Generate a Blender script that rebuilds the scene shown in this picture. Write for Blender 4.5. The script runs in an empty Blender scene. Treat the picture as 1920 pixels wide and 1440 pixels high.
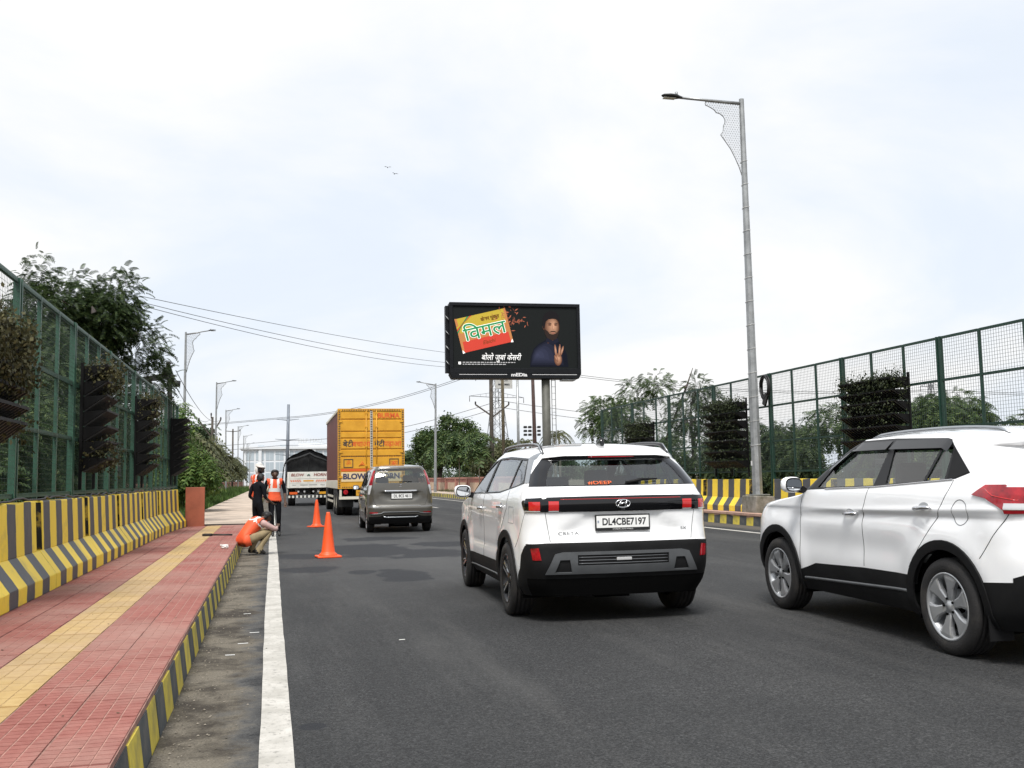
import bpy, bmesh, math, random
import numpy as np
from mathutils import Vector, Matrix
from mathutils.bvhtree import BVHTree
R = math.radians
random.seed(7); rng = np.random.default_rng(7)
scene = bpy.context.scene
COL = scene.collection

# ---------------------------------------------------------------- camera
cam_d = bpy.data.cameras.new('camera'); cam = bpy.data.objects.new('camera', cam_d); COL.objects.link(cam)
cam_d.sensor_width = 36.0; cam_d.lens = 36.0 * 1850 / 1920; cam_d.clip_start = 0.05; cam_d.clip_end = 4000
_th, _ps, _ro = R(5.37674), R(13.70388), R(1.0)
_r = Vector((math.cos(_ps), -math.sin(_ps), 0)); _f = Vector((math.sin(_ps)*math.cos(_th), math.cos(_ps)*math.cos(_th), math.sin(_th)))
_u = _r.cross(_f); _r2 = _r*math.cos(_ro) - _u*math.sin(_ro); _u2 = _u*math.cos(_ro) + _r*math.sin(_ro)
_m = Matrix((_r2, _u2, -_f)).transposed().to_4x4(); _m.translation = (0, 0, 1.30)
cam.matrix_world = _m; scene.camera = cam

# ---------------------------------------------------------------- sky and sun
SUN_EL, SUN_AZ = R(58), R(205)            # azimuth clockwise from +Y: behind the camera, a little to its left
world = bpy.data.worlds.new('World'); scene.world = world; world.use_nodes = True
nt = world.node_tree; nt.nodes.clear()
def WN(t, **k):
    n = nt.nodes.new(t)
    for a, b in k.items(): setattr(n, a, b)
    return n
wout = WN('ShaderNodeOutputWorld'); wmix = WN('ShaderNodeMixShader')
sky = WN('ShaderNodeTexSky', sky_type='NISHITA'); sky.sun_disc = False
sky.sun_elevation = SUN_EL; sky.sun_rotation = SUN_AZ; sky.air_density = 1.0; sky.dust_density = 3.0
bsky = WN('ShaderNodeBackground'); bsky.inputs[1].default_value = 0.07
bcl = WN('ShaderNodeBackground'); bcl.inputs[1].default_value = 0.595
tc = WN('ShaderNodeTexCoord'); sep = WN('ShaderNodeSeparateXYZ'); nt.links.new(tc.outputs['Generated'], sep.inputs[0])
zz = WN('ShaderNodeMath', operation='MAXIMUM'); nt.links.new(sep.outputs[2], zz.inputs[0]); zz.inputs[1].default_value = 0.0
za = WN('ShaderNodeMath', operation='ADD'); nt.links.new(zz.outputs[0], za.inputs[0]); za.inputs[1].default_value = 0.35
dv = WN('ShaderNodeVectorMath', operation='DIVIDE'); nt.links.new(tc.outputs['Generated'], dv.inputs[0]); nt.links.new(za.outputs[0], dv.inputs[1])
nz = WN('ShaderNodeTexNoise'); nz.inputs['Scale'].default_value = 1.5; nz.inputs['Detail'].default_value = 7; nz.inputs['Roughness'].default_value = 0.55; nz.inputs['Distortion'].default_value = 0.4
nt.links.new(dv.outputs[0], nz.inputs['Vector'])
rp = WN('ShaderNodeValToRGB'); rp.color_ramp.elements[0].position = 0.36; rp.color_ramp.elements[0].color = (.86, .86, .86, 1)
rp.color_ramp.elements[1].position = 0.66; rp.color_ramp.elements[1].color = (1, 1, 1, 1)
nt.links.new(nz.outputs[0], rp.inputs[0])
cr = WN('ShaderNodeValToRGB'); cr.color_ramp.elements[0].position = 0.40; cr.color_ramp.elements[0].color = (.885, .95, 1.04, 1)
cr.color_ramp.elements[1].position = 0.62; cr.color_ramp.elements[1].color = (1.00, 1.00, 1.00, 1)
nt.links.new(nz.outputs[0], cr.inputs[0])
nt.links.new(cr.outputs[0], bcl.inputs[0]); nt.links.new(sky.outputs[0], bsky.inputs[0])
nt.links.new(rp.outputs[0], wmix.inputs[0]); nt.links.new(bsky.outputs[0], wmix.inputs[1]); nt.links.new(bcl.outputs[0], wmix.inputs[2])
nt.links.new(wmix.outputs[0], wout.inputs[0])
sun_d = bpy.data.lights.new('sun', 'SUN'); sun_d.energy = 2.5; sun_d.angle = R(20); sun_d.color = (1.0, .975, .94)
sun = bpy.data.objects.new('sun', sun_d); COL.objects.link(sun)
_d = Vector((math.sin(SUN_AZ)*math.cos(SUN_EL), math.cos(SUN_AZ)*math.cos(SUN_EL), math.sin(SUN_EL)))
sun.rotation_euler = _d.to_track_quat('Z', 'Y').to_euler(); sun.location = (0, -20, 40)
vs = scene.view_settings; vs.view_transform = 'Standard'; vs.look = 'None'; vs.exposure = 0.80; vs.gamma = 1.0; vs.use_curve_mapping = False
scene.render.engine = 'CYCLES'; scene.cycles.max_bounces = 8; scene.cycles.transparent_max_bounces = 24

# ---------------------------------------------------------------- helpers
def tag(o, label=None, cat=None, group=None, kind=None):
    if label: o['label'] = label
    if cat: o['category'] = cat
    if group: o['group'] = group
    if kind: o['kind'] = kind
    return o
def empty(name, loc=(0, 0, 0), rz=0.0, label=None, cat=None, group=None, kind=None):
    o = bpy.data.objects.new(name, None); COL.objects.link(o); o.location = loc; o.rotation_euler = (0, 0, rz)
    o.empty_display_size = 0.2
    return tag(o, label, cat, group, kind)
def link(name, me, mats=None, parent=None):
    o = bpy.data.objects.new(name, me); COL.objects.link(o)
    if mats is not None:
        for m in (mats if isinstance(mats, (list, tuple)) else [mats]): me.materials.append(m)
    if parent is not None: o.parent = parent
    return o
def copy_tree(o, parent=None):
    c = o.copy(); COL.objects.link(c); c.parent = parent
    for ch in list(o.children): copy_tree(ch, c)
    return c
class MB:
    """collects faces; build() links them as one mesh object"""
    def __init__(s): s.v = []; s.f = []; s.m = []; s.sm = []
    def add(s, vs, fs, mi=0, smooth=False):
        b = len(s.v); s.v += [tuple(v) for v in vs]
        for f in fs: s.f.append(tuple(b+i for i in f)); s.m.append(mi); s.sm.append(smooth)
        return s
    def box(s, x0, x1, y0, y1, z0, z1, mi=0):
        return s.add([(x0,y0,z0),(x1,y0,z0),(x1,y1,z0),(x0,y1,z0),(x0,y0,z1),(x1,y0,z1),(x1,y1,z1),(x0,y1,z1)],
                     [(0,3,2,1),(4,5,6,7),(0,1,5,4),(1,2,6,5),(2,3,7,6),(3,0,4,7)], mi)
    def bar(s, p, q, w, h, mi=0, up=(0,0,1)):
        p, q = Vector(p), Vector(q); d = (q-p).normalized(); u = Vector(up)
        if abs(d.dot(u)) > .98: u = Vector((0,1,0))
        a = d.cross(u).normalized()*w/2; b = a.cross(d).normalized()*h/2
        vs = [p-a-b, p+a-b, p+a+b, p-a+b, q-a-b, q+a-b, q+a+b, q-a+b]
        return s.add(vs, [(0,1,2,3),(7,6,5,4),(0,4,5,1),(1,5,6,2),(2,6,7,3),(3,7,4,0)], mi)
    def tube(s, pts, rad, n=8, mi=0, cap=True, smooth=True):
        pts = [Vector(p) for p in pts]; N = len(pts); rads = rad if isinstance(rad, (list, tuple)) else [rad]*N
        vs = []; u = None
        for i in range(N):
            d = (pts[min(i+1, N-1)] - pts[max(i-1, 0)]).normalized()
            if u is None:
                u = d.cross(Vector((0,0,1)))
                if u.length < .05: u = d.cross(Vector((0,1,0)))
            u = (u - d*u.dot(d)).normalized(); w = d.cross(u)
            for k in range(n):
                a = 2*math.pi*k/n; vs.append(pts[i] + (u*math.cos(a) + w*math.sin(a))*rads[i])
        fs = [(i*n+k, i*n+(k+1) % n, (i+1)*n+(k+1) % n, (i+1)*n+k) for i in range(N-1) for k in range(n)]
        s.add(vs, fs, mi, smooth)
        if cap:
            b = len(s.v) - len(vs)
            s.f.append(tuple(b+k for k in reversed(range(n)))); s.m.append(mi); s.sm.append(False)
            s.f.append(tuple(b+(N-1)*n+k for k in range(n))); s.m.append(mi); s.sm.append(False)
        return s
    def prism(s, poly, fn, d0, d1, mi=0):
        """polygon (a,b) extruded between depths; fn(a,b,d) -> xyz"""
        n = len(poly); vs = [fn(a, b, d0) for a, b in poly] + [fn(a, b, d1) for a, b in poly]
        return s.add(vs, [tuple(range(n))[::-1], tuple(range(n, 2*n))] + [(i, (i+1) % n, n+(i+1) % n, n+i) for i in range(n)], mi)
    def lathe(s, prof, fn, n=32, mi=0, smooth=True, close=False):
        """prof: (r, h) list; fn(cx, cy, h) -> xyz"""
        vs = []; P = len(prof)
        for r, h in prof:
            for k in range(n): a = 2*math.pi*k/n; vs.append(fn(r*math.cos(a), r*math.sin(a), h))
        fs = [(i*n+k, i*n+(k+1) % n, (i+1)*n+(k+1) % n, (i+1)*n+k) for i in range(P-1) for k in range(n)]
        if close: fs += [((P-1)*n+k, (P-1)*n+(k+1) % n, (k+1) % n, k) for k in range(n)]
        return s.add(vs, fs, mi, smooth)
    def mesh(s, name):
        me = bpy.data.meshes.new(name); me.from_pydata(s.v, [], s.f); me.polygons.foreach_set('material_index', s.m)
        me.polygons.foreach_set('use_smooth', s.sm); me.update(); return me
    def build(s, name, mats, parent=None, bevel=0.0, fix=True, seg=1):
        me = s.mesh(name)
        if fix or bevel:
            bm = bmesh.new(); bm.from_mesh(me)
            if fix: bmesh.ops.recalc_face_normals(bm, faces=bm.faces)
            if bevel:
                es = [e for e in bm.edges if len(e.link_faces) == 2 and e.calc_face_angle(0) > 0.5]
                bmesh.ops.bevel(bm, geom=es, offset=bevel, segments=seg, affect='EDGES', profile=.5, clamp_overlap=True)
            bm.to_mesh(me); bm.free()
        return link(name, me, mats, parent)
def np_mesh(name, V, F, mats, parent=None, midx=None, smooth=False):
    """V (n,3), F (m,k) arrays"""
    me = bpy.data.meshes.new(name); k = F.shape[1]
    me.vertices.add(len(V)); me.vertices.foreach_set('co', V.astype(np.float32).ravel())
    me.loops.add(F.size); me.loops.foreach_set('vertex_index', F.astype(np.int32).ravel())
    me.polygons.add(len(F)); me.polygons.foreach_set('loop_start', np.arange(len(F), dtype=np.int32)*k)
    if midx is not None: me.polygons.foreach_set('material_index', midx.astype(np.int32))
    if smooth: me.polygons.foreach_set('use_smooth', np.ones(len(F), bool))
    me.update(calc_edges=True); me.validate()
    return link(name, me, mats, parent)

# ---------------------------------------------------------------- materials
MAT = {}
def mat(name, col, rough=.6, metal=0.0, var=0.0, vscale=6.0, col2=None, bump=0.0, bscale=60.0, coat=0.0, spec=.5, detail=4, isl=0.0, objr=0.0, coords='Object', cut=(.35, .65)):
    if name in MAT: return MAT[name]
    m = bpy.data.materials.new(name); m.use_nodes = True; MAT[name] = m
    n = m.node_tree; b = n.nodes['Principled BSDF']; L = n.links.new
    b.inputs['Base Color'].default_value = (*col, 1); b.inputs['Roughness'].default_value = rough; b.inputs['Metallic'].default_value = metal
    b.inputs['Coat Weight'].default_value = coat; b.inputs['Coat Roughness'].default_value = .04; b.inputs['Specular IOR Level'].default_value = spec
    m.diffuse_color = (*col, 1)
    if var or col2 or bump or isl or objr:
        t = n.nodes.new('ShaderNodeTexCoord')
        out = None
        if var or col2:
            z = n.nodes.new('ShaderNodeTexNoise'); z.inputs['Scale'].default_value = vscale; z.inputs['Detail'].default_value = detail; z.inputs['Roughness'].default_value = .6
            L(t.outputs[coords], z.inputs['Vector'])
            r = n.nodes.new('ShaderNodeValToRGB'); e = r.color_ramp.elements
            c2 = col2 if col2 else tuple(min(1, c*(1+var)) for c in col); c1 = tuple(c*(1-var) for c in col) if var else col
            e[0].position, e[1].position = cut; e[0].color = (*c1, 1); e[1].color = (*c2, 1)
            L(z.outputs[0], r.inputs[0]); out = r.outputs[0]
        for on, src in ((isl, 'isl'), (objr, 'obj')):
            if on:
                hs = n.nodes.new('ShaderNodeHueSaturation')
                g = n.nodes.new('ShaderNodeNewGeometry' if src == 'isl' else 'ShaderNodeObjectInfo')
                mr = n.nodes.new('ShaderNodeMapRange'); mr.inputs[3].default_value = 1-on; mr.inputs[4].default_value = 1+on
                L(g.outputs['Random Per Island' if src == 'isl' else 'Random'], mr.inputs[0]); L(mr.outputs[0], hs.inputs['Value'])
                if out is None: hs.inputs['Color'].default_value = (*col, 1)
                else: L(out, hs.inputs['Color'])
                out = hs.outputs[0]
        if out is not None: L(out, b.inputs['Base Color'])
        if bump:
            z2 = n.nodes.new('ShaderNodeTexNoise'); z2.inputs['Scale'].default_value = bscale; z2.inputs['Detail'].default_value = 3
            L(t.outputs[coords], z2.inputs['Vector']); bp = n.nodes.new('ShaderNodeBump'); bp.inputs['Strength'].default_value = bump; bp.inputs['Distance'].default_value = .01
            L(z2.outputs[0], bp.inputs['Height']); L(bp.outputs[0], b.inputs['Normal'])
    return m
def nodes_of(m): return m.node_tree, m.node_tree.nodes, m.node_tree.links.new, m.node_tree.nodes['Principled BSDF']
def leaf_mat(name, c1, c2, c3, trans=.35, rough=.55):
    m = bpy.data.materials.new(name); m.use_nodes = True; MAT[name] = m
    n = m.node_tree; b = n.nodes['Principled BSDF']; L = n.links.new; o = n.nodes['Material Output']
    g = n.nodes.new('ShaderNodeNewGeometry'); r = n.nodes.new('ShaderNodeValToRGB'); e = r.color_ramp.elements
    e[0].color = (*c1, 1); e[1].color = (*c3, 1); x = e.new(.55); x.color = (*c2, 1)
    L(g.outputs['Random Per Island'], r.inputs[0]); L(r.outputs[0], b.inputs['Base Color'])
    b.inputs['Roughness'].default_value = rough; b.inputs['Specular IOR Level'].default_value = .3
    t = n.nodes.new('ShaderNodeBsdfTranslucent'); L(r.outputs[0], t.inputs[0]); x = n.nodes.new('ShaderNodeMixShader'); x.inputs[0].default_value = trans
    L(b.outputs[0], x.inputs[1]); L(t.outputs[0], x.inputs[2]); L(x.outputs[0], o.inputs[0])
    return m
def glass_mat(name, tint=(.45, .5, .5), ior=1.5, refl=1.0, add=.03):
    m = bpy.data.materials.new(name); m.use_nodes = True; MAT[name] = m
    n = m.node_tree; L = n.links.new; o = n.nodes['Material Output']; n.nodes.remove(n.nodes['Principled BSDF'])
    t = n.nodes.new('ShaderNodeBsdfTransparent'); t.inputs[0].default_value = (*tint, 1)
    g = n.nodes.new('ShaderNodeBsdfGlossy'); g.inputs['Roughness'].default_value = .02; g.inputs[0].default_value = (refl, refl, refl, 1)
    fr = n.nodes.new('ShaderNodeFresnel'); ge = n.nodes.new('ShaderNodeNewGeometry'); io = n.nodes.new('ShaderNodeMapRange'); io.inputs[3].default_value = ior; io.inputs[4].default_value = 1/ior; L(ge.outputs['Backfacing'], io.inputs[0]); L(io.outputs[0], fr.inputs[0])
    ad = n.nodes.new('ShaderNodeMath'); ad.operation = 'ADD'; ad.inputs[1].default_value = add; L(fr.outputs[0], ad.inputs[0])
    x = n.nodes.new('ShaderNodeMixShader'); L(ad.outputs[0], x.inputs[0]); L(t.outputs[0], x.inputs[1]); L(g.outputs[0], x.inputs[2]); L(x.outputs[0], o.inputs[0])
    return m
def stripe_mat(name, axis, pitch, ca, cb, phase=0.0, rough=.55, wear=.0, weather=.25):
    """painted bands along one object axis (print on the surface), ragged by a little noise"""
    m = bpy.data.materials.new(name); m.use_nodes = True; MAT[name] = m
    n, N, L, b = nodes_of(m)
    t = N.new('ShaderNodeTexCoord'); s = N.new('ShaderNodeSeparateXYZ'); L(t.outputs['Object'], s.inputs[0])
    nz = N.new('ShaderNodeTexNoise'); nz.inputs['Scale'].default_value = 9; L(t.outputs['Object'], nz.inputs['Vector'])
    mm = N.new('ShaderNodeMath'); mm.operation = 'MULTIPLY_ADD'; L(nz.outputs[0], mm.inputs[0]); mm.inputs[1].default_value = .035; L(s.outputs[axis], mm.inputs[2])
    dv = N.new('ShaderNodeMath'); dv.operation = 'MULTIPLY_ADD'; L(mm.outputs[0], dv.inputs[0]); dv.inputs[1].default_value = .5/pitch; dv.inputs[2].default_value = phase + 100
    fr = N.new('ShaderNodeMath'); fr.operation = 'FRACT'; L(dv.outputs[0], fr.inputs[0])
    gt = N.new('ShaderNodeMath'); gt.operation = 'GREATER_THAN'; L(fr.outputs[0], gt.inputs[0]); gt.inputs[1].default_value = .5
    mx = N.new('ShaderNodeMix'); mx.data_type = 'RGBA'; L(gt.outputs[0], mx.inputs[0]); mx.inputs[6].default_value = (*ca, 1); mx.inputs[7].default_value = (*cb, 1)
    n2 = N.new('ShaderNodeTexNoise'); n2.inputs['Scale'].default_value = 3.5; n2.inputs['Detail'].default_value = 8; n2.inputs['Roughness'].default_value = .7; L(t.outputs['Object'], n2.inputs['Vector'])
    r2 = N.new('ShaderNodeValToRGB'); r2.color_ramp.elements[0].position = .52-.1*wear; r2.color_ramp.elements[1].position = .78
    L(n2.outputs[0], r2.inputs[0]); sc = N.new('ShaderNodeMath'); sc.operation = 'MULTIPLY'; sc.inputs[1].default_value = weather+wear*.5; L(r2.outputs[0], sc.inputs[0])
    m2 = N.new('ShaderNodeMix'); m2.data_type = 'RGBA'; L(sc.outputs[0], m2.inputs[0]); L(mx.outputs[2], m2.inputs[6]); m2.inputs[7].default_value = (.17, .15, .12, 1)
    L(m2.outputs[2], b.inputs['Base Color']); b.inputs['Roughness'].default_value = rough
    bp = N.new('ShaderNodeBump'); bp.inputs['Strength'].default_value = .25; bp.inputs['Distance'].default_value = .01; L(n2.outputs[0], bp.inputs['Height']); L(bp.outputs[0], b.inputs['Normal'])
    return m
YEL = (.80, .52, .015); GRY = (.060, .066, .072)
# ================================================================ GROUND, ROAD, PAVEMENTS
PATCHES = [(1.75, 18.58, 0.89, 1.97), (2.75, 17.29, 0.73, 1.11), (0.55, 14.96, 0.47, 0.56), (1.72, 13.54, 0.34, 1.05), (0.55, 17.54, 0.58, 0.72), (3.3, 19.61, 0.73, 0.92), (0.22, 5.48, 0.08, 0.09), (1.25, 14.19, 0.21, 0.33), (2.2, 21.93, 0.84, 0.72), (6.2, 18.06, 0.32, 1.45)]
def road_mat():
    m = bpy.data.materials.new('asphalt'); m.use_nodes = True; n, N, L, b = nodes_of(m)
    t = N.new('ShaderNodeTexCoord'); s = N.new('ShaderNodeSeparateXYZ'); L(t.outputs['Object'], s.inputs[0])
    def noise(sc, det=4, ro=.6, src=None):
        z = N.new('ShaderNodeTexNoise'); z.inputs['Scale'].default_value = sc; z.inputs['Detail'].default_value = det; z.inputs['Roughness'].default_value = ro
        L(src or t.outputs['Object'], z.inputs['Vector']); return z.outputs[0]
    def ramp(src, p0, c0, p1, c1):
        r = N.new('ShaderNodeValToRGB'); e = r.color_ramp.elements; e[0].position = p0; e[1].position = p1; e[0].color = (*c0, 1); e[1].color = (*c1, 1); L(src, r.inputs[0]); return r.outputs[0]
    def mixc(f, a, c, mode='MIX'):
        x = N.new('ShaderNodeMix'); x.data_type = 'RGBA'; x.blend_type = mode
        if isinstance(f, float): x.inputs[0].default_value = f
        else: L(f, x.inputs[0])
        for i, v in ((6, a), (7, c)):
            if isinstance(v, tuple): x.inputs[i].default_value = (*v, 1)
            else: L(v, x.inputs[i])
        return x.outputs[2]
    def mth(op, a, c=None):
        x = N.new('ShaderNodeMath'); x.operation = op
        for i, v in ((0, a), (1, c)):
            if v is None: continue
            if isinstance(v, (int, float)): x.inputs[i].default_value = v
            else: L(v, x.inputs[i])
        return x.outputs[0]
    # stretched along the lane: worn, slightly paler tracks
    mp = N.new('ShaderNodeMapping'); mp.inputs['Scale'].default_value = (1.0, .06, 1); L(t.outputs['Object'], mp.inputs[0])
    tracks = ramp(noise(1.1, 5, .55, mp.outputs[0]), .35, (.0235, .0243, .0258), .72, (.037, .0375, .0385))
    blot = ramp(noise(.55, 6, .65), .35, (.75, .75, .75), .7, (1.18, 1.17, 1.15))
    base = mixc(1.0, tracks, blot, 'MULTIPLY')
    speck = ramp(noise(75, 4, .8), .42, (.45, .45, .45), .60, (1.6, 1.6, 1.57))
    vo = N.new('ShaderNodeTexVoronoi'); vo.inputs['Scale'].default_value = 85; L(t.outputs['Object'], vo.inputs['Vector']); vs_ = N.new('ShaderNodeSeparateColor'); L(vo.outputs['Color'], vs_.inputs[0])
    base = mixc(1.0, base, ramp(vs_.outputs[0], .0, (.55, .55, .56), 1.0, (1.5, 1.5, 1.48)), 'MULTIPLY')
    base = mixc(1.0, base, speck, 'MULTIPLY')
    base = mixc(1.0, base, ramp(noise(24, 5, .8), .42, (.72, .72, .73), .60, (1.28, 1.28, 1.27)), 'MULTIPLY')
    grit = ramp(noise(430, 1), .66, (0, 0, 0), .74, (1, 1, 1)); base = mixc(mth('MULTIPLY', grit, .35), base, (.20, .195, .18))
    # grey dust bands that lie on the lane
    mp2 = N.new('ShaderNodeMapping'); mp2.inputs['Scale'].default_value = (1.0, .12, 1); mp2.inputs['Rotation'].default_value = (0, 0, R(4)); L(t.outputs['Object'], mp2.inputs[0])
    dl = ramp(noise(.8, 7, .7, mp2.outputs[0]), .50, (0, 0, 0), .85, (1, 1, 1)); base = mixc(mth('MULTIPLY', dl, .45), base, (.13, .127, .12))
    # damp, darker patches beside the cones: stains with their own ragged outlines
    wob = noise(1.3, 9, .62); wob2 = noise(9, 5, .7)
    msk = None
    px_ = mth('MULTIPLY', mth('SUBTRACT', s.outputs[0], 2.3), .45); py_ = mth('MULTIPLY', mth('SUBTRACT', s.outputs[1], 18.5), .13)
    pd_ = mth('MULTIPLY_ADD', wob, .9); L(mth('SQRT', mth('ADD', mth('MULTIPLY', px_, px_), mth('MULTIPLY', py_, py_))), pd_.node.inputs[2])
    pr2 = N.new('ShaderNodeMapRange'); pr2.inputs[1].default_value = 1.65; pr2.inputs[2].default_value = .9; L(pd_, pr2.inputs[0]); pale = pr2.outputs[0]
    for (px, py, rx, ry) in PATCHES:
        sx_ = mth('MULTIPLY', mth('SUBTRACT', s.outputs[0], px), 1/rx); sy_ = mth('MULTIPLY', mth('SUBTRACT', s.outputs[1], py), 1/ry)
        d2 = mth('SQRT', mth('ADD', mth('MULTIPLY', sx_, sx_), mth('MULTIPLY', sy_, sy_)))
        d3 = mth('MULTIPLY_ADD', wob, 2.2); L(d2, d3.node.inputs[2]); d4 = mth('MULTIPLY_ADD', wob2, .35); L(d3, d4.node.inputs[2])
        r_ = N.new('ShaderNodeMapRange'); r_.inputs[1].default_value = 2.30; r_.inputs[2].default_value = 2.12; L(d4, r_.inputs[0])
        msk = r_.outputs[0] if msk is None else mth('MAXIMUM', msk, r_.outputs[0])
    base = mixc(mth('MULTIPLY', msk, .80), mixc(mth('MULTIPLY', pale, .5), base, (.075, .075, .075)), (.010, .0115, .0150))
    # silt along the left gutter
    e = mth('MULTIPLY_ADD', noise(2.3, 8, .68), .85); e.node.inputs[2].default_value = -.43
    g = mth('ADD', s.outputs[0], e)
    mr = N.new('ShaderNodeMapRange'); mr.inputs[1].default_value = -.10; mr.inputs[2].default_value = -.24; L(g, mr.inputs[0]); mr.clamp = True
    silt = ramp(noise(1.9, 10, .75), .40, (.036, .029, .021), .57, (.150, .132, .104))
    silt = mixc(1.0, silt, ramp(noise(90, 3, .7), .3, (.5, .48, .45), .7, (1.35, 1.35, 1.33)), 'MULTIPLY')
    mr2 = N.new('ShaderNodeMapRange'); mr2.inputs[1].default_value = .0; mr2.inputs[2].default_value = -.15; L(g, mr2.inputs[0])
    base = mixc(mth('MULTIPLY', mr2.outputs[0], .35), base, (.17, .165, .155))
    col = mixc(mr.outputs[0], base, silt)
    # and on the far side
    g2 = mth('SUBTRACT', s.outputs[0], e); mr3 = N.new('ShaderNodeMapRange'); mr3.inputs[1].default_value = 10.55; mr3.inputs[2].default_value = 10.95; L(g2, mr3.inputs[0])
    col = mixc(mth('MULTIPLY', mr3.outputs[0], .8), col, (.10, .088, .072))
    L(col, b.inputs['Base Color']); b.inputs['Roughness'].default_value = .82; b.inputs['Specular IOR Level'].default_value = .35
    bp = N.new('ShaderNodeBump'); bp.inputs['Strength'].default_value = .45; bp.inputs['Distance'].default_value = .006; L(noise(150, 3, .7), bp.inputs['Height']); L(bp.outputs[0], b.inputs['Normal'])
    return m
M_road = road_mat()
def sheet(name, x0, x1, y0, y1, z, m, parent=None, nx=1, ny=1, kind='structure'):
    mb = MB()
    for i in range(nx):
        for j in range(ny):
            a, c = x0+(x1-x0)*i/nx, x0+(x1-x0)*(i+1)/nx; d, e = y0+(y1-y0)*j/ny, y0+(y1-y0)*(j+1)/ny
            mb.add([(a,d,z),(c,d,z),(c,e,z),(a,e,z)], [(0,1,2,3)])
    o = mb.build(name, m, parent, fix=False)
    if parent is None: tag(o, kind=kind)
    return o
M_earth = mat('dry earth', (.13, .105, .07), .95, var=.35, vscale=.4, bump=.3, bscale=8)
M_pave = mat('pale paving', (.42, .34, .27), .85, var=.28, vscale=1.3, bump=.15, bscale=30, detail=8)
M_kst = mat('concrete', (.26, .24, .21), .9, var=.3, vscale=4, bump=.2, bscale=40)
sheet('ground', -900, 900, -300, 1500, -.03, M_earth)
road = sheet('road', -.55, 11.45, -12, 420, 0.0, M_road)
M_line = mat('road paint', (.36, .345, .31), .8, vscale=4, bump=.2, bscale=90, col2=(.52, .50, .46), detail=9, spec=.2)
def line_mat():
    m = M_line; n, N, L, b = nodes_of(m); src = b.inputs['Base Color'].links[0].from_socket
    t = N.new('ShaderNodeTexCoord'); z = N.new('ShaderNodeTexNoise'); z.inputs['Scale'].default_value = 26; z.inputs['Detail'].default_value = 6; z.inputs['Roughness'].default_value = .75
    L(t.outputs['Object'], z.inputs['Vector']); r = N.new('ShaderNodeValToRGB'); e = r.color_ramp.elements; e[0].position = .54; e[1].position = .64; L(z.outputs[0], r.inputs[0])
    x = N.new('ShaderNodeMix'); x.data_type = 'RGBA'; L(r.outputs[0], x.inputs[0]); L(src, x.inputs[6]); x.inputs[7].default_value = (.26, .25, .23, 1); L(x.outputs[2], b.inputs['Base Color'])
line_mat()
def ragged_strip(name, x0, x1, y0, y1, z, m, parent, step=.12, jit=.006):
    V = []; n = int((y1-y0)/step)
    for i in range(n+1):
        y = y0+(y1-y0)*i/n; w = .004*math.sin(y*.45)
        V += [(x0+w+random.uniform(-jit, jit), y, z), (x1+w+random.uniform(-jit, jit), y, z)]
    return MB().add(V, [(2*i, 2*i+1, 2*i+3, 2*i+2) for i in range(n)]).build(name, m, parent, fix=False)
ragged_strip('edge_line', -.055, .105, -6, 150, .004, M_line, road, step=.4, jit=.003)
ragged_strip('edge_line', 10.12, 10.27, 6, 220, .004, M_line, road, step=.5)
for y in (31.0, 43.0, 55.0, 70.0, 86.0): ragged_strip('lane_dash', 7.0, 7.12, y, y+3.2, .004, M_line, road)
ragged_strip('lane_dash', 4.1, 4.22, 80, 84, .004, M_line, road)
# chalk survey ticks by the edge line
M_chalk = mat('chalk', (.75, .75, .72), .8)
for i, (x, y, w, a) in enumerate(((-0.23, 10.22, 0.07, 0.1), (-0.14, 8.95, 0.08, 0.0), (-0.22, 8.38, 0.08, 0.15), (-0.3, 7.87, 0.07, -0.1), (1.03, 8.13, 0.05, 0.2))):
    MB().add([(x-w/2, y-.012, .0045), (x+w/2, y-.012+a*w, .0045), (x+w/2, y+.012+a*w, .0045), (x-w/2, y+.012, .0045)], [(0,1,2,3)]).build('chalk_mark', M_chalk, road, fix=False)

# ---- left footpath: slab with grooved chequered tiles laid on it
fp = MB().box(-2.8, -.585, -12, 25.4, -.02, .2445).build('footpath', mat('paving bed', (.27, .15, .12), .95, var=.3, vscale=8)); tag(fp, kind='structure')
fp2 = MB().box(-2.55, -.585, 25.4, 220, -.02, .235).build('footpath_beyond', M_pave); tag(fp2, kind='structure')
def tile_mat(name, c, c2):
    m = mat(name, c, .80, col2=c2, vscale=9, bump=.25, bscale=120, objr=.07, detail=6, spec=.3)
    n, N, L, b = nodes_of(m); src = b.inputs['Base Color'].links[0].from_socket
    g = N.new('ShaderNodeNewGeometry'); z = N.new('ShaderNodeTexNoise'); z.inputs['Scale'].default_value = .9; z.inputs['Detail'].default_value = 8; z.inputs['Roughness'].default_value = .65
    L(g.outputs['Position'], z.inputs['Vector']); r = N.new('ShaderNodeValToRGB'); e = r.color_ramp.elements; e[0].position = .42; e[1].position = .72; e[0].color = (0,0,0,1); e[1].color = (.5,.5,.5,1); L(z.outputs[0], r.inputs[0])
    x = N.new('ShaderNodeMix'); x.data_type = 'RGBA'; L(r.outputs[0], x.inputs[0]); L(src, x.inputs[6]); x.inputs[7].default_value = (.40, .30, .25, 1); L(x.outputs[2], b.inputs['Base Color'])
    return m
M_tr = tile_mat('red tile', (.235, .078, .064), (.31, .122, .100)); M_ty = tile_mat('yellow tile', (.39, .262, .108), (.46, .325, .145))
M_trg = mat('red tile groove dust', (.35, .18, .145), .95, var=.2, vscale=20); M_tyg = mat('yellow tile groove dust', (.40, .27, .12), .95, var=.3, vscale=20)
M_trd = mat('red tile low rib', (.24, .08, .07), .9)
M_tyd = mat('yellow tile low rib', (.36, .22, .08), .9)
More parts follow.
